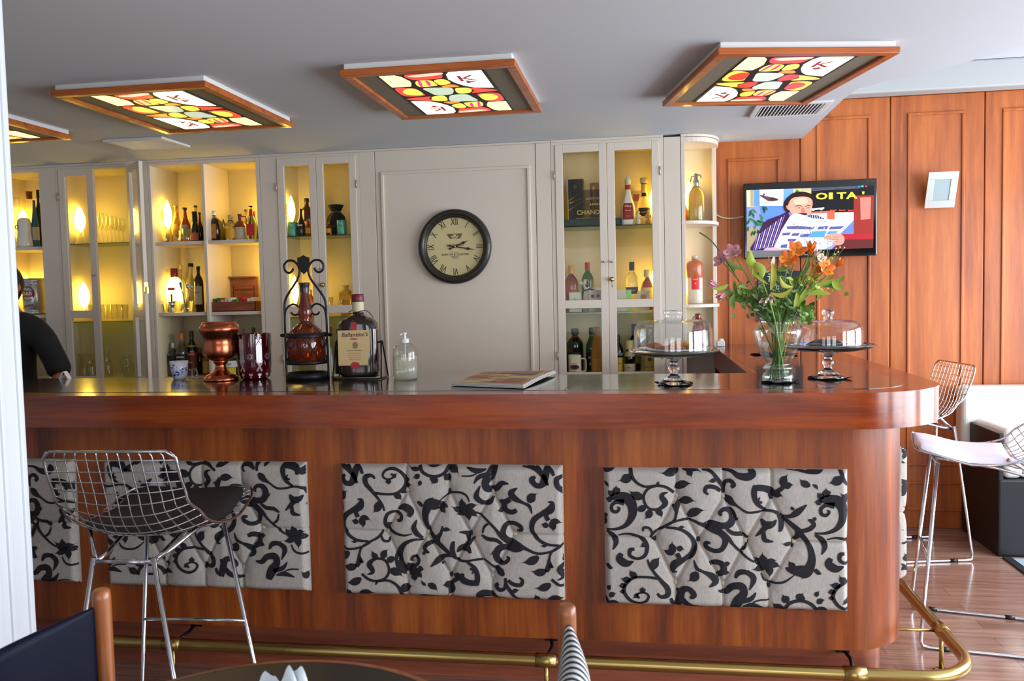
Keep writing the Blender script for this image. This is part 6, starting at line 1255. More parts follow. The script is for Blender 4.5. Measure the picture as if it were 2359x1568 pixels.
p2, q2, z2 = cake_stand(1908, 873, 1.0, 'glass pedestal cake stand behind, right of the flowers', 104, '', 1)
dome(p2, z2 + 73 * q2, 76, 60, 1, 'glass dome with solid round knob over the chocolate cake', q2)
pl = thing('plate', 'white plate under the right dome carrying chocolate cake', 'plate', (p2.x, p2.y, z2 + 72.9 * q2)); MB().lathe([(1e-4, 0), (50 * q2, 0), (68 * q2, 3 * q2), (69 * q2, 4.2 * q2), (50 * q2, 2 * q2), (1e-4, 2 * q2)], 48).build('plate_body', M((216, 214, 212), .25, coat=.4), pl)
b = MB(); b.grid(lambda u, v: ((30 * v + 3 * sin(9 * u * 2 * PI) * v) * 1.35 * q2 * cos(2 * PI * u), 30 * v * q2 * sin(2 * PI * u), (13 * (1 - v ** 3) + 1.5 * sin(17 * u * PI * 2) * v * (1 - v)) * q2 + .0005), 60, 9, smooth=False)
tag(b.build('chocolate_cake', M((34, 18, 16), .6, bump=.8), loc=(p2.x - 6 * q2, p2.y, z2 + 75.2 * q2)), 'crumbly dark chocolate cake under the right dome', 'cake')
tag(MB().grid(lambda u, v: ((u - .5) * 110 * q2, (v - .5) * 22 * q2, (.5 + 5 * abs(sin(5 * u + 1)) * (1 - v)) * q2 + .0008), 24, 4).build('paper_doily', PAPER, loc=(p2.x, p2.y - 38 * q2, z2 + 77.3 * q2)), 'crumpled white baking paper in front of the chocolate cake', 'paper')
# small white thing at the end of the cabinet run
o = MB().box(-.022, .022, -.02, .02, 0, .03).lathe([(1e-4, .03), (.018, .03), (.014, .042), (1e-4, .044)], 16).build('sugar_bowl', WHITE, loc=(.437, 4.93, CZ), bev=.003); tag(o, 'small white lidded pot at the back end of the counter', 'pot')
# folded table card behind the counter edge
tc_ = on(193, 866, 2, ZC); o = MB().obox((-.011, 0, .016), (.0015, 0, 0), (0, .012, 0), (.010, 0, .016)).obox((.011, 0, .016), (.0015, 0, 0), (0, .012, 0), (-.010, 0, .016)).build('folded_card', WHITE, loc=(tc_.x, 3.335, CZ)); tag(o, 'small white folded card standing near the back edge, left end', 'card')

# ================================================================== vase and flowers
p, q = ctr(1792, 882); vs = thing('flower_vase', 'clear glass urn vase holding a mixed bouquet', 'vase', (p.x, p.y, CZ + .0035)); VB = Vector(vs.location)
VG = thin((252, 254, 253), 'vase_glass', 1.6, .015)
vo = [(1e-4, 0), (31 * q, 0), (34 * q, 5 * q), (35 * q, 12 * q), (32 * q, 19 * q), (27 * q, 23 * q), (27 * q, 26 * q), (32 * q, 29 * q), (33 * q, 33 * q), (30 * q, 37 * q), (26 * q, 40 * q), (30 * q, 48 * q), (38 * q, 62 * q), (45 * q, 78 * q), (51 * q, 96 * q), (54.5 * q, 112 * q), (54 * q, 119 * q), (48 * q, 126 * q), (43 * q, 132 * q), (42 * q, 138 * q), (45 * q, 144 * q), (48.5 * q, 148 * q)]
vo = spline(vo, 3); b = MB(); b.lathe(vo, 48); b.lathe([(max(r - 1.8 * q, 1e-4), z + (2 * q if z < 10 * q else 0)) for r, z in vo[:-1]][::-1], 48); b.build('vase_body', VG, vs)
MB().lathe([(max(r - 2.6 * q, 1e-4), z + 1.5 * q) for r, z in vo if z < 96 * q] + [(1e-4, 96 * q)], 40).build('water', thin((248, 252, 250), 'water', .5), vs)
def bezp(a, c, m, n=10): return [tuple((1 - t) ** 2 * a + 2 * t * (1 - t) * m + t * t * c) for t in [k / n for k in range(n + 1)]]
random.seed(9)
VX, VY = VB.x, VB.y
def leafmesh(b, base, tip, w_, bend=.2, up=Vector((0, -.5, 1)), m=0, n=8):
    base = Vector(base); tip = Vector(tip); d = tip - base; side = d.cross(Vector((0, -1, .15))).normalized(); lift = side.cross(d).normalized()
    def S(u, v):
        c = base + d * v + side * (bend * d.length * sin(PI * v)) ; ww = w_ * sin(PI * min(1, v * .93 + .05)) ** .8
        s = (u * 2 - 1); return c + side * ww * s + Vector((0, -1, .2)) * (-.25 * ww * (1 - s * s)) * (1 if bend >= 0 else -1)
    b.grid(S, 4, n, m); return b
def flower(px, py, dy, kind, label, size=1.0, face=None, leafs=(), half=False, petals=6, group=None):
    """kind: colour pair; px, py where the bloom shows; dy its depth in front of the vase centre"""
    tip = on(px, py, 1, VY + dy); t = thing('flower', label, 'flower', tip, 0, group)
    bx = VX + random.uniform(-.5, .5) * 22 * q - (tip.x - VX) * .10; by = VY + random.uniform(-.5, .5) * 20 * q
    base = Vector((bx, by, VB.z + 3.5 * q)); neck = Vector((VX + (tip.x - VX) * .16, VY + (tip.y - VY) * .3, VB.z + 136 * q))
    pts = [base, base * .45 + neck * .55, neck, neck * .45 + tip * .55 + Vector((0, 0, .012)), tip - Vector((0, 0, .002))]
    pts = [tuple(v) for v in spline([tuple(v) for v in pts], 5)]
    MB().tube([Vector(v) - tip for v in pts], [.0023] * (len(pts) - 3) + [.0018] * 3, 7).build('stem', M((96, 130, 56), .5), t)
    d = (tip - neck).normalized(); f = (d * .6 + Vector(face or (0, -1, .15)) * .9).normalized(); e1 = f.cross(Vector((0, 0, 1))).normalized(); e2 = e1.cross(f)
    b = MB(); R_ = .033 * size
    for k in range(petals):
        a = 2 * PI * k / petals + random.uniform(-.1, .1); wd = .40 if k % 2 else .52; L_ = R_ * (1.08 if k % 2 else .95)
        def S(u, v):
            s = u * 2 - 1; rr = L_ * (v ** .9); ww = L_ * wd * sin(PI * min(1, v * .8 + .06)) ** .9 * (1.05 - .15 * v)
            o_ = (-.55 + (1.35 if half else .72) * v - (.0 if half else .12) * v * v) * R_
            r2 = rr * (.45 if half else 1)
            return (e1 * cos(a) + e2 * sin(a)) * r2 + (-e1 * sin(a) + e2 * cos(a)) * ww * s * (.55 if half else 1) + f * (o_ - .12 * R_ * s * s)
        b.grid(S, 4, 7, 0 if k % 2 else 1)
        if k % 2 == 0 and not half:
            for s in (-.25, .1, .35): c = (e1 * cos(a) + e2 * sin(a)) * L_ * .5 + (-e1 * sin(a) + e2 * cos(a)) * L_ * .25 * s + f * (.0012 - .2 * R_); b.tube([c, c + (e1 * cos(a) + e2 * sin(a)) * L_ * .2], .0005, 4, 2)
    b.build('petals', [M(kind[0], .6), M(kind[1], .6), M((90, 30, 30), .6)], t)
    b = MB()
    for k in range(5): a = 2 * PI * k / 5; v0 = f * (-.4 * R_); v1 = f * .35 * R_ + (e1 * cos(a) + e2 * sin(a)) * R_ * .25; b.tube([v0, v0 * .4 + v1 * .6, v1], .0006, 4).ball(v1, .0014, 0, 6)
    b.build('stamens', M((196, 130, 60), .6), t)
    if leafs:
        b = MB()
        for (x0, y0, x1, y1, w_, bend, dd) in leafs:
            leafmesh(b, on(x0, y0, 1, VY + dy + dd) - tip, on(x1, y1, 1, VY + dy + dd - .01) - tip, w_, bend)
        b.build('leaf', random.choice([LEAF, LEAF2]), t)
    return t
OR = ((226, 104, 24), (232, 134, 30)); PK = ((206, 136, 150), (216, 160, 166)); WH = ((226, 206, 186), (230, 216, 196))
gO = 'orange alstroemerias in the vase'; gP = 'pink alstroemerias in the vase'
flower(1838, 571, -.02, OR, 'open orange bloom below the newspaper on screen, second tallest', 1.0, (.1, -1, .2), [(1840, 640, 1862, 590, .007, .15, .0)], group=gO)
flower(1816, 594, -.05, OR, 'orange bloom lowest left of the orange group', .95, (-.2, -1, 0), [(1790, 622, 1818, 606, .008, .1, 0)], group=gO)
flower(1868, 574, .0, OR, 'orange trumpet bloom seen from the side, tallest of the orange group', 1.1, (.05, -.2, 1), half=True, group=gO)
flower(1906, 614, -.03, OR, 'wide open orange bloom with yellow throat on the right', 1.0, (.3, -1, .1), [(1895, 660, 1942, 640, .008, .1, 0), (1905, 655, 1940, 668, .011, -.1, 0)], group=gO)
flower(1884, 617, .0, OR, 'darker orange bloom tucked left of the wide open one', .75, (-.4, -.8, .2), group=gO)
flower(1932, 608, .01, OR, 'half-open orange bloom at the far right', .8, (.6, -.4, .8), half=True, group=gO)
flower(1876, 634, -.02, ((206, 150, 40), (190, 120, 30)), 'fading yellow-orange bloom under the dark orange one', .6, (-.2, -.6, -.3), group=gO)
flower(1686, 577, -.02, PK, 'open pink bloom highest of the pink group', .95, (-.1, -1, .2), [(1716, 622, 1672, 592, .007, -.1, 0)], group=gP)
flower(1658, 595, .0, PK, 'pink bloom by the shelf end, second highest of the pink group', .9, (-.5, -.8, .1), [(1692, 625, 1680, 606, .006, .1, 0)], group=gP)
flower(1646, 655, -.02, PK, 'pink bloom furthest left, beside the stoneware bottle', .8, (-1, -.3, .1), [(1678, 655, 1640, 664, .008, -.12, 0)], half=True, group=gP)
flower(1664, 680, -.03, PK, 'drooping pink bloom lowest of the pink group', .85, (-.4, -.5, -.8), [(1692, 676, 1690, 714, .010, .1, 0)], half=True, group=gP)
flower(1779, 604, -.04, WH, 'pale curled lily bud in the middle of the bouquet', .8, (0, -.2, 1), [(1777, 668, 1779, 607, .010, .05, -.01)], half=True, petals=3)
flower(1880, 586, -.04, WH, 'white bloom behind the orange trumpet', .75, (.3, -.6, .7), half=True); flower(1893, 592, -.045, WH, 'small white bloom right of the orange trumpet', .55, (.2, -1, .1))
flower(1750, 640, -.04, ((222, 160, 140), (226, 190, 160)), 'pale pink hanging bloom among the big green leaves', .7, (-.1, -.4, -1), half=True, petals=4); flower(1763, 690, -.05, WH, 'drooping cream bloom just above the vase, left', .85, (-.3, -.4, -1), half=True, petals=4); flower(1776, 684, -.06, WH, 'drooping cream bloom just above the vase, right', .8, (.2, -.4, -1), half=True, petals=4)
def sprig(label, name, path, mat, leaves, r=.002, cat='foliage', group=None):
    """path: photo points with depth offsets from the vase, first one inside the vase"""
    pts = [on(x, y, 1, VY + d) for x, y, d in path]; o0 = pts[0].copy(); t = thing(name, label, cat, o0, 0, group)
    MB().tube([Vector(v) - o0 for v in spline([tuple(v) for v in pts], 6)], r, 7).build('stem', mat, t)
    if leaves:
        b = MB()
        for (x0, y0, x1, y1, w_, bend, dd) in leaves: leafmesh(b, on(x0, y0, 1, VY + dd) - o0, on(x1, y1, 1, VY + dd - .012) - o0, w_, bend)
        b.build('leaf', mat, t)
    return t
sprig('long thin grass blade arching from the vase up to the left shelves', 'grass_blade', [(1806, 868, 0), (1776, 800, 0), (1747, 730, 0), (1712, 665, .01), (1677, 606, .02), (1640, 556, .03), (1611, 535, .04)], LEAF3, None, .0022)
sprig('stem with two broad yellow-green leaves left of centre', 'leafy_stem', [(1786, 868, 0), (1790, 740, -.02), (1768, 680, -.04), (1748, 620, -.05)], LEAF2, [(1745, 618, 1728, 576, .015, -.18, -.05), (1742, 604, 1757, 640, .014, -.12, -.06), (1724, 612, 1770, 655, .006, .05, -.05), (1738, 640, 1734, 618, .009, .1, -.05)])
sprig('stem with long curling yellow leaves at the centre', 'leafy_stem', [(1800, 868, .005), (1796, 740, -.02), (1778, 674, -.05)], M((170, 168, 58), .5), [(1776, 668, 1779, 605, .010, .08, -.05), (1775, 674, 1828, 660, .009, .25, -.06), (1828, 661, 1796, 636, .008, -.25, -.06)])
sprig('right-hand stem with pointed light green leaves', 'leafy_stem', [(1790, 868, .005), (1820, 735, -.01), (1852, 680, -.03), (1900, 650, -.03)], LEAF2, [(1856, 676, 1914, 677, .009, -.06, -.04), (1880, 655, 1925, 644, .008, .05, -.03), (1918, 646, 1941, 668, .013, .05, -.04), (1925, 648, 1944, 636, .009, .1, -.04), (1838, 700, 1858, 664, .009, .05, -.04), (1830, 715, 1836, 672, .010, .08, -.04)])
sprig('bright green straight stem leaning to the front', 'leafy_stem', [(1808, 866, -.02), (1794, 790, -.04), (1784, 735, -.055), (1772, 690, -.06)], M((120, 164, 70), .5), None, .003)
sprig('thick dark stem rising to the right', 'leafy_stem', [(1770, 866, .0), (1812, 740, .0), (1835, 690, .0), (1848, 650, .0)], LEAF, [(1836, 690, 1850, 640, .006, .1, 0)], .003)
random.seed(31)
def feathery(label, cx, cy, rx, ry, n, mat, d0):
    lv = []
    for k in range(n):
        x = cx + random.gauss(0, rx); y = cy + random.gauss(0, ry); a = random.uniform(-PI, 0); L = random.uniform(9, 22); lv.append((x, y, x + cos(a) * L, y + sin(a) * L, random.uniform(.003, .008), random.uniform(-.2, .2), d0 + random.uniform(-.03, .03)))
    return sprig(label, 'foliage_sprig', [(1792 + (cx - 1792) * -.1, 866, 0), (1792 + (cx - 1792) * .2, 745, 0), (cx, cy, d0)], mat, lv, .0018, 'foliage', 'feathery green foliage')
feathery('dark feathery foliage just above the vase rim, left', 1752, 706, 20, 13, 60, LEAF3, -.02); feathery('dark feathery foliage at the centre of the rim', 1796, 712, 18, 12, 60, LEAF, .0); feathery('feathery foliage right of centre', 1826, 705, 14, 15, 45, LEAF3, -.01)
feathery('lobed leaf spray hanging over the rim to the right', 1858, 728, 11, 10, 46, LEAF, -.03); feathery('olive spray among the pink flowers', 1712, 676, 20, 12, 46, LEAF, -.01); feathery('light green spray under the orange blooms', 1868, 660, 22, 12, 46, LEAF2, .0); feathery('thin spray rising behind the middle leaves', 1800, 660, 16, 18, 30, LEAF, .02)
feathery('leafy tangle sunk inside the vase neck', 1782, 752, 12, 10, 22, LEAF3, .0)
bs = sprig("wisp of tiny cream baby's breath to the right of the orange blooms", 'baby_breath_sprig', [(1796, 866, 0), (1830, 730, 0), (1880, 640, .0), (1915, 590, .0)], LEAF2, None, .0012)
b = MB(); b2_ = MB(); o0 = Vector(bs.location)
for x, y in ((1926, 572), (1907, 552), (1931, 580), (1935, 569), (1923, 585), (1945, 570), (1908, 560), (1897, 580), (1903, 594), (1880, 602), (1917, 595), (1862, 605), (1890, 560), (1915, 545), (1840, 520), (1856, 528), (1870, 524), (1830, 516), (1868, 535), (1866, 530), (1847, 540), (1898, 525), (1881, 521)):
    c = on(x, y, 1, VY + random.uniform(-.02, .02)) - o0; b.ball(c, .0028, 0, 8); m0 = on(1895 + (x - 1895) * .3, 612, 1, VY) - o0; b2_.tube(bezp(m0, c, (m0 + c) / 2 + Vector((.006, 0, .004))), .0004, 4)
b.build('tiny_blossoms', M((232, 222, 170), .7), bs); b2_.build('twigs', LEAF2, bs)

# ================================================================== wire bar stools
def make_stool(label, cushion):
    t = thing('wire_bar_stool', label, 'bar stool', (0, 0, 0), 0, 'chrome wire bar stools')
    prof = spline([(.24, .742), (.22, .736), (.16, .727), (.07, .708), (-.05, .700), (-.145, .718), (-.195, .775), (-.218, .85), (-.240, .92), (-.258, .985)], 8)
    n = len(prof) - 1
    def W(v):
        ks = [(0, .15), (.06, .20), (.2, .228), (.4, .235), (.55, .216), (.7, .200), (.85, .198), (.97, .196), (1, .185)]
        for (a, x), (c, y) in zip(ks, ks[1:]):
            if a <= v <= c: return x + (y - x) * (v - a) / (c - a)
        return .2
    def S(u, v):
        f = v * n; i = min(int(f), n - 1); w_ = f - i; y = prof[i][0] * (1 - w_) + prof[i + 1][0] * w_; z = prof[i][1] * (1 - w_) + prof[i + 1][1] * w_; x = W(v) * u
        seat = max(0, 1 - v / .62); back = max(0, min(1, (v - .45) / .3)); e = abs(u) ** 2.2
        z += e * (.036 * seat + .055 * max(0, 1 - abs(v - .60) / .26)); y += e * (.05 - .04 * max(0, min(1, (v - .6) / .1))) * back * (1 - .35 * max(0, v - .8) / .2)
        if v < .12: z -= e * .0
        return Vector((x, y, z))
    b = MB(); wr_ = .0021
    for i in range(13): u = -1 + 2 * i / 12; v0 = .0 if abs(u) < .75 else .035; b.tube([S(u * .985, v0 + (1 - v0) * k / 34) for k in range(35)], wr_, 5)
    for i in range(1, 19): v = i / 19; b.tube([S(-1 + 2 * k / 18, v) for k in range(19)], wr_, 5)
    b.build('wire_shell', CHROME, t)
    rim = [S(-1, .06 + .9 * k / 26) for k in range(27)] + [S(-1 + .08 + (2 - .16) * k / 12, 1) for k in range(13)] + [S(1, .96 - .9 * k / 26) for k in range(27)] + [S(.92 - 1.84 * k / 12, 0) for k in range(13)]
    MB().tube(rim, .0042, 8, closed=True).build('rim_wire', CHROME, t)
    # support frame under the seat
    b = MB(); r = .0065
    for s in (-1, 1): b.tube([(s * .09, .18, .722), (s * .095, .10, .712), (s * .09, -.04, .690), (s * .085, -.14, .662), (s * .085, -.195, .655)], r, 8)
    b.tube([(-.09, -.195, .655), (.09, -.195, .655)], r, 8); b.tube([(-.125, .165, .70), (-.09, .18, .722), (.09, .18, .722), (.125, .165, .70)], r, 8); b.tube([(-.19, -.06, .742), (-.12, -.15, .68), (-.085, -.195, .655)], r, 8); b.tube([(.19, -.06, .742), (.12, -.15, .68), (.085, -.195, .655)], r, 8)
    b.build('seat_support', CHROME, t)
    for s in (-1, 1):
        leg = [(s * .09, -.198, .668), (s * .198, -.238, .03), (s * .1995, -.232, .0095), (s * .203, -.195, .0075), (s * .215, .20, .0075), (s * .217, .225, .011), (s * .2165, .232, .03), (s * .128, .168, .706)]
        l = MB().tube(leg, .0072, 10).build('sled_leg', CHROME, t)
        for y in (-.14, .15): MB().tube([(s * (.2065 + (y + .14) * .03), y - .018, .0075), (s * (.2065 + (y + .14) * .03), y + .018, .0075)], .0098, 10).xf(lambda v: Vector((v.x, v.y, max(v.z, .0004)))).build('foot_glide', BLACK, l)
    MB().tube([(-.178, .202, .33), (.178, .202, .33)], .0065, 8).build('footrest', CHROME, t)
    if cushion:
        b = MB()
        def C(u, v, top):
            vv = .045 + .46 * v; uu = (u * 2 - 1) * .86; c = S(uu, vv); rim_ = (1 - abs(uu / .86) ** 4) * (1 - abs(2 * v - 1) ** 5)
            return c + Vector((0, 0, .006 + (max(rim_, 0) ** .5) * (.034 if top else .0)))
        b.grid(lambda u, v: C(u, v, 1), 22, 22); b.grid(lambda u, v: C(u, v, 0), 22, 22, flip=True)
        b.build('seat_cushion', cushion, t)
    return t
s1 = make_stool('chrome wire bar stool with dark cushion at the front of the bar', M((34, 30, 32), .6)); s1.location = (-1.49, 2.39, 0); s1.rotation_euler.z = rad(3)
s2_ = make_stool('chrome wire bar stool with white cushion at the right side of the bar', M((226, 222, 240), .55)); s2_.location = (1.312, 3.55, 0); s2_.rotation_euler.z = rad(78)
s3 = make_stool('chrome wire bar stool half hidden behind the rounded counter corner', M((30, 28, 30), .6)); s3.location = (1.36, 4.66, 0); s3.rotation_euler.z = rad(99)

# ================================================================== foreground chairs and table
def armchair(label, cat, cx, cy, rz, cover, stripe):
    """small wooden armchair-height dining chair: round posts and a sling back; local +y is where the sitter faces"""
    t = thing('dining_chair', label, cat, (cx, cy, 0), rz); hw = .215
    for s in (-1, 1):
        MB().tube([(s * hw, 0, 0), (s * hw, 0, .30), (s * hw, 0, .85), (s * hw, 0, .864), (s * hw, 0, .869)], [.013, .0165, .0165, .0155, .011], 20).build('post', W_chair, t)
        MB().tube([(s * hw, .40, 0), (s * hw, .40, .44)], [.013, .0165], 16).build('leg', W_chair, t)
    b = MB()
    for s in (-1, 1): b.tube([(s * hw, 0, .40), (s * hw, .40, .40)], .012, 10); b.tube([(s * hw, 0, .2), (s * hw, .40, .2)], .009, 10)
    b.tube([(-hw, .4, .40), (hw, .4, .40)], .012, 10); b.tube([(-hw, 0, .40), (hw, 0, .40)], .012, 10); b.build('rails', W_chair, t)
    b = MB()
    def S(u, w_):
        x = -hw + 2 * hw * u; f = max(sin(PI * u), 0) ** .7; th = .004 + .056 * f * (1 if stripe else .35); c = -.002 - (.030 if stripe else .055) * sin(PI * u); zt = .842 - .010 * f; rt = th * .8
        if w_ < .3: return Vector((x, c - th / 2, .50 + (zt - rt - .50) * w_ / .3))
        if w_ > .7: return Vector((x, c + th / 2, .50 + (zt - rt - .50) * (1 - w_) / .3))
        a = PI * (w_ - .3) / .4; return Vector((x, c - th / 2 * cos(a), zt - rt + rt * sin(a)))
    b.grid(S, 40, 40)
    b.grid(lambda u, v: Vector((-hw + 2 * hw * u, S(u, 0).y * (1 - v) + S(u, 1).y * v, .50)), 20, 1)
    b.build('sling_back', cover, t)
    b = MB(); b.grid(lambda u, v: Vector((-hw + .01 + (2 * hw - .02) * u, .02 + .37 * v, .445 + .018 * (1 - abs(2 * u - 1) ** 4) * (1 - abs(2 * v - 1) ** 4))), 16, 16); b.box(-hw + .01, hw - .01, .02, .39, .41, .445); b.build('seat', cover, t)
    return t
def stripe_mat():
    m, nt, b = newmat('striped_canvas'); L = nt.links.new
    tc = nt.nodes.new('ShaderNodeTexCoord'); wv = nt.nodes.new('ShaderNodeTexWave'); wv.wave_type = 'BANDS'; wv.bands_direction = 'X'; wv.inputs['Scale'].default_value = 17.4; wv.inputs['Distortion'].default_value = 0
    r = nt.nodes.new('ShaderNodeValToRGB'); r.color_ramp.interpolation = 'CONSTANT'; r.color_ramp.elements[0].color = lin((26, 24, 46)); r.color_ramp.elements[1].color = lin((206, 208, 204)); r.color_ramp.elements[1].position = .46
    L(tc.outputs['Object'], wv.inputs[0]); L(wv.outputs['Fac'], r.inputs[0]); L(r.outputs[0], b.inputs['Base Color']); b.inputs['Roughness'].default_value = .8
    return m
armchair('dark blue leather sling chair with wooden post at the lower left', 'chair', -1.0, 1.195, rad(-90), M((8, 14, 34), .5, spec=.15, bump=.2), 0)
armchair('striped sling chair with wooden post seen edge-on at bottom centre', 'chair', -.142, 1.197, rad(88), stripe_mat(), 1)
tb = thing('round_table', 'round dark-topped cafe table with a wooden rim', 'table', (-.572, 1.088, 0))
MB().lathe([(1e-4, .712), (.335, .712), (.352, .718), (.355, .730), (.352, .740), (.338, .7415)], 96).build('table_rim', W_chair, tb); MB().lathe([(.338, .7412), (1e-4, .7412)], 72).build('table_top', M((34, 30, 26), .35), tb)
MB().tube([(0, 0, .02), (0, 0, .712)], .03, 20).build('column', IRON, tb); MB().lathe([(1e-4, 0), (.21, 0), (.21, .008), (.06, .022), (.03, .04)], 40).build('base', IRON, tb)
# paper napkins fanned out on the table
NAP = M((226, 232, 240), .8); random.seed(2); tip_z = on(656, 1540, 1, 1.22).z
for k, (x, y, h, w_, lb) in enumerate(((615, 1552, .034, .030, 'rumpled white napkin at the left of the bunch'), (648, 1537, .050, .024, 'white napkin with a pointed corner in the middle of the bunch'), (676, 1539, .050, .026, 'white napkin with a sharp corner at the right of the bunch'))):
    pp = on(x, y, 1, 1.22 - .01 * (k % 2)); b = MB(); zt = pp.z
    def S(u, v): s = u * 2 - 1; return Vector((s * w_ * (1.5 - .95 * v ** 2) + .008 * (v) * (1 if k else -1), .012 * sin(4 * u + k) * (1 - v) + .01 * v, .0006 + (zt - .7425) * v * (1 - (.35 + .25 * s * (k - 1)) * abs(s) ** 1.5)))
    b.grid(S, 10, 10); b.grid(lambda u, v: S(u, v) + Vector((0, .0012, 0)), 10, 10, flip=True)
    tag(b.build('paper_napkin', NAP, loc=(pp.x, pp.y, .7415)), lb, 'napkin', 'white napkins on the cafe table')

# ================================================================== the bartender, mostly hidden behind the door casing
SKIN = M((150, 92, 64), .5, name='skin'); SHIRT = M((17, 17, 22), .85, bump=.4, name='black_shirt'); HAIR = M((20, 15, 14), .6)
pe = thing('person', 'person in a black short-sleeved shirt behind the bar, half hidden by the white door frame', 'person', (-3.305, 4.02, 0), rad(-4))
def skin_mesh(name, nodes, edges, mat, parent, sub=2):
    me = bpy.data.meshes.new(name); me.from_pydata([n[:3] for n in nodes], edges, []); o = bpy.data.objects.new(name, me); COL.objects.link(o); o.parent = parent; me.materials.append(mat)
    md = o.modifiers.new('skin', 'SKIN'); md.use_smooth_shade = True
    for v, n in zip(me.skin_vertices[0].data, nodes): v.radius = (n[3], n[4] if len(n) > 4 else n[3])
    me.skin_vertices[0].data[0].use_root = True
    s = o.modifiers.new('sub', 'SUBSURF'); s.levels = sub; s.render_levels = sub
    return o
K = 1.60 / 1.75
N = [(0, 0, .95, .13, .10), (0, 0, 1.12, .125, .095), (0, 0, 1.30, .15, .10), (0, 0, 1.42, .12, .08), (0, .0, 1.50, .052, .05), (0, .01, 1.57, .052, .055)]
E_ = [(0, 1), (1, 2), (2, 3), (3, 4), (4, 5)]
for s in (-1, 1):
    i = len(N)
    arm = [(s * .19, 0, 1.405, .055), (s * .26, -.01, 1.29, .045), (s * .355, -.02, 1.14, .038), (s * .345, -.10, 1.03, .033), (s * .30, -.20, .955, .024), (s * .285, -.235, .94, .026)]
    N += arm; E_ += [(3, i)] + [(i + k, i + k + 1) for k in range(len(arm) - 1)]
    i = len(N); lg = [(s * .09, 0, .86, .085), (s * .095, .01, .62, .068), (s * .10, .0, .46, .052), (s * .10, .01, .30, .052), (s * .10, .0, .09, .034), (s * .10, -.13, .035, .034)]
    N += lg; E_ += [(0, i)] + [(i + k, i + k + 1) for k in range(len(lg) - 1)]
    hp = len(N)
    for f, (dx, L) in enumerate(((-.024, .062), (-.008, .070), (.009, .066), (.024, .052))):
        j_ = len(N); N += [(s * (.285 + dx), -.262, .938, .0085), (s * (.285 + dx), -.262 - L * .5, .930, .008), (s * (.285 + dx), -.262 - L * .9, .908, .007)]; E_ += [(hp - 7 if False else i - 1, j_), (j_, j_ + 1), (j_ + 1, j_ + 2)]
    j_ = len(N); N += [(s * .245, -.235, .935, .0095), (s * .232, -.262, .925, .008)]; E_ += [(i - 1, j_), (j_, j_ + 1)]
N = [(a[0] * K, a[1] * K, a[2] * K) + tuple(r * K for r in a[3:]) for a in N]
skin_mesh('body', N, E_, SKIN, pe)
b = MB()
def HD(u, v):
    a = 2 * PI * u; ph = PI * (.02 + .96 * v); x = .073 * sin(ph) * cos(a); y = .092 * sin(ph) * sin(a); z = -.115 * cos(ph)
    if z < 0: x *= 1 + z * 2.2; y = y * (1 + z * 1.6) - .008 * (-z / .1)
    f = max(0, -sin(a)) ** 6 * sin(ph)
    y -= .020 * f * math.exp(-((z + .012) / .022) ** 2) * math.exp(-(x / .014) ** 2) * 1.6 + .006 * f * math.exp(-((z + .05) / .01) ** 2); y += .010 * f * math.exp(-((z - .012) / .012) ** 2) * math.exp(-((abs(x) - .030) / .016) ** 2)
    return Vector((x, y - .01, z + 1.64)) * 1 if False else Vector((x * K * 1.02, (y - .01) * K * 1.02, (z * 1.02 + 1.635) * K))
b.grid(HD, 48, 40); b.build('head', SKIN, pe)
for s in (-1, 1):
    MB().ball((s * .028 * K, -.083 * K, 1.648 * K), .0115 * K, 0, 12).build('eye', M((220, 216, 210), .2), pe); MB().ball((s * .028 * K, -.0935 * K, 1.648 * K), .005 * K, 0, 10).build('iris', M((40, 26, 20), .2), pe)
    MB().ball((s * .075 * K, .0, 1.63 * K), .03 * K, 0, 12, sx=.35, sy=.7).build('ear', SKIN, pe)
MB().tube([(-.022 * K, -.092 * K, 1.585 * K), (0, -.099 * K, 1.583 * K), (.022 * K, -.092 * K, 1.585 * K)], [.002, .0042, .002], 8).build('lips', M((120, 60, 52), .5), pe)
b = MB()
def HR(u, v):
    p_ = HD(u, .46 + .54 * v); c = Vector((0, .0, 1.64 * K)); d = (p_ - c); front = max(0, -sin(2 * PI * u)); lift = 1.13 + .02 * sin(40 * u); return c + d * lift + Vector((0, .004, .035 * front ** 1.5 * (1 - v) * K))
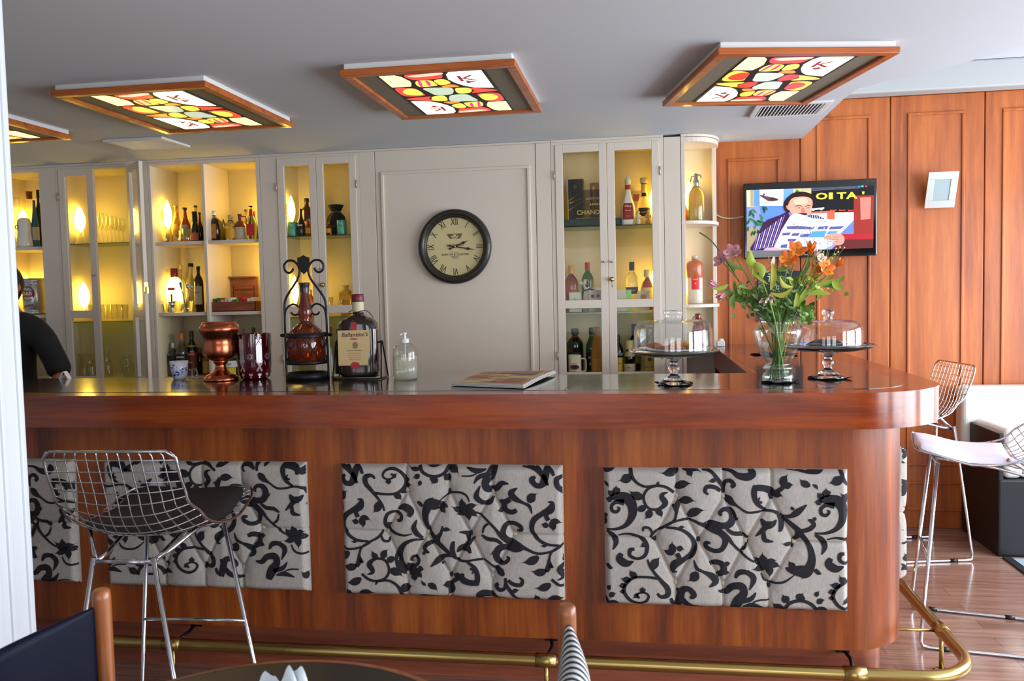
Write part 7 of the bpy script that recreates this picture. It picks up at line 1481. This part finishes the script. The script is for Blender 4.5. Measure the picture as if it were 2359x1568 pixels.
b.grid(HR, 48, 14).grid(lambda u, v: Vector(HD(.06 + .38 * u, .22 + .30 * v)) * 1 + (Vector(HD(.06 + .38 * u, .22 + .30 * v)) - Vector((0, 0, 1.64 * K))) * .13, 20, 10); b.build('hair', HAIR, pe)
NS = [(0, 0, .90, .155, .125), (0, 0, 1.10, .15, .12), (0, 0, 1.28, .168, .12), (0, 0, 1.42, .15, .10), (0, 0, 1.495, .062, .058)]
ES = [(0, 1), (1, 2), (2, 3), (3, 4)]
for s in (-1, 1): i = len(NS); NS += [(s * .195, 0, 1.395, .076), (s * .26, -.01, 1.29, .07), (s * .335, -.02, 1.17, .068), (s * .362, -.04, 1.12, .070)]; ES += [(3, i), (i, i + 1), (i + 1, i + 2), (i + 2, i + 3)]
NS = [(a[0] * K, a[1] * K, a[2] * K) + tuple(r * K for r in a[3:]) for a in NS]
skin_mesh('shirt', NS, ES, SHIRT, pe)
NT = [(0, 0, .93, .15, .12), (0, 0, .86, .14, .115)]; ET = [(0, 1)]
for s in (-1, 1): i = len(NT); NT += [(s * .09, 0, .80, .10), (s * .097, .01, .60, .085), (s * .10, 0, .40, .072), (s * .10, .0, .10, .065)]; ET += [(1, i), (i, i + 1), (i + 1, i + 2), (i + 2, i + 3)]
NT = [(a[0] * K, a[1] * K, a[2] * K) + tuple(r * K for r in a[3:]) for a in NT]
skin_mesh('trousers', NT, ET, M((24, 24, 30), .9), pe)
for s in (-1, 1): skin_mesh('shoe', [(s * .10 * K, .045 * K, .045 * K, .042 * K), (s * .10 * K, -.05 * K, .04 * K, .042 * K, .036 * K), (s * .10 * K, -.15 * K, .032 * K, .036 * K, .028 * K)], [(0, 1), (1, 2)], BLACK, pe)

# ================================================================== rendering look
SC.view_settings.view_transform = 'Standard'; SC.view_settings.look = 'None'; SC.view_settings.exposure = 0.14; SC.view_settings.gamma = 1.0
SC.view_settings.use_curve_mapping = False
cy = SC.cycles; cy.use_denoising = True; cy.max_bounces = 12; cy.transparent_max_bounces = 24; cy.transmission_bounces = 10; cy.diffuse_bounces = 4; cy.glossy_bounces = 5; cy.sample_clamp_indirect = 6; cy.caustics_refractive = False; cy.caustics_reflective = False
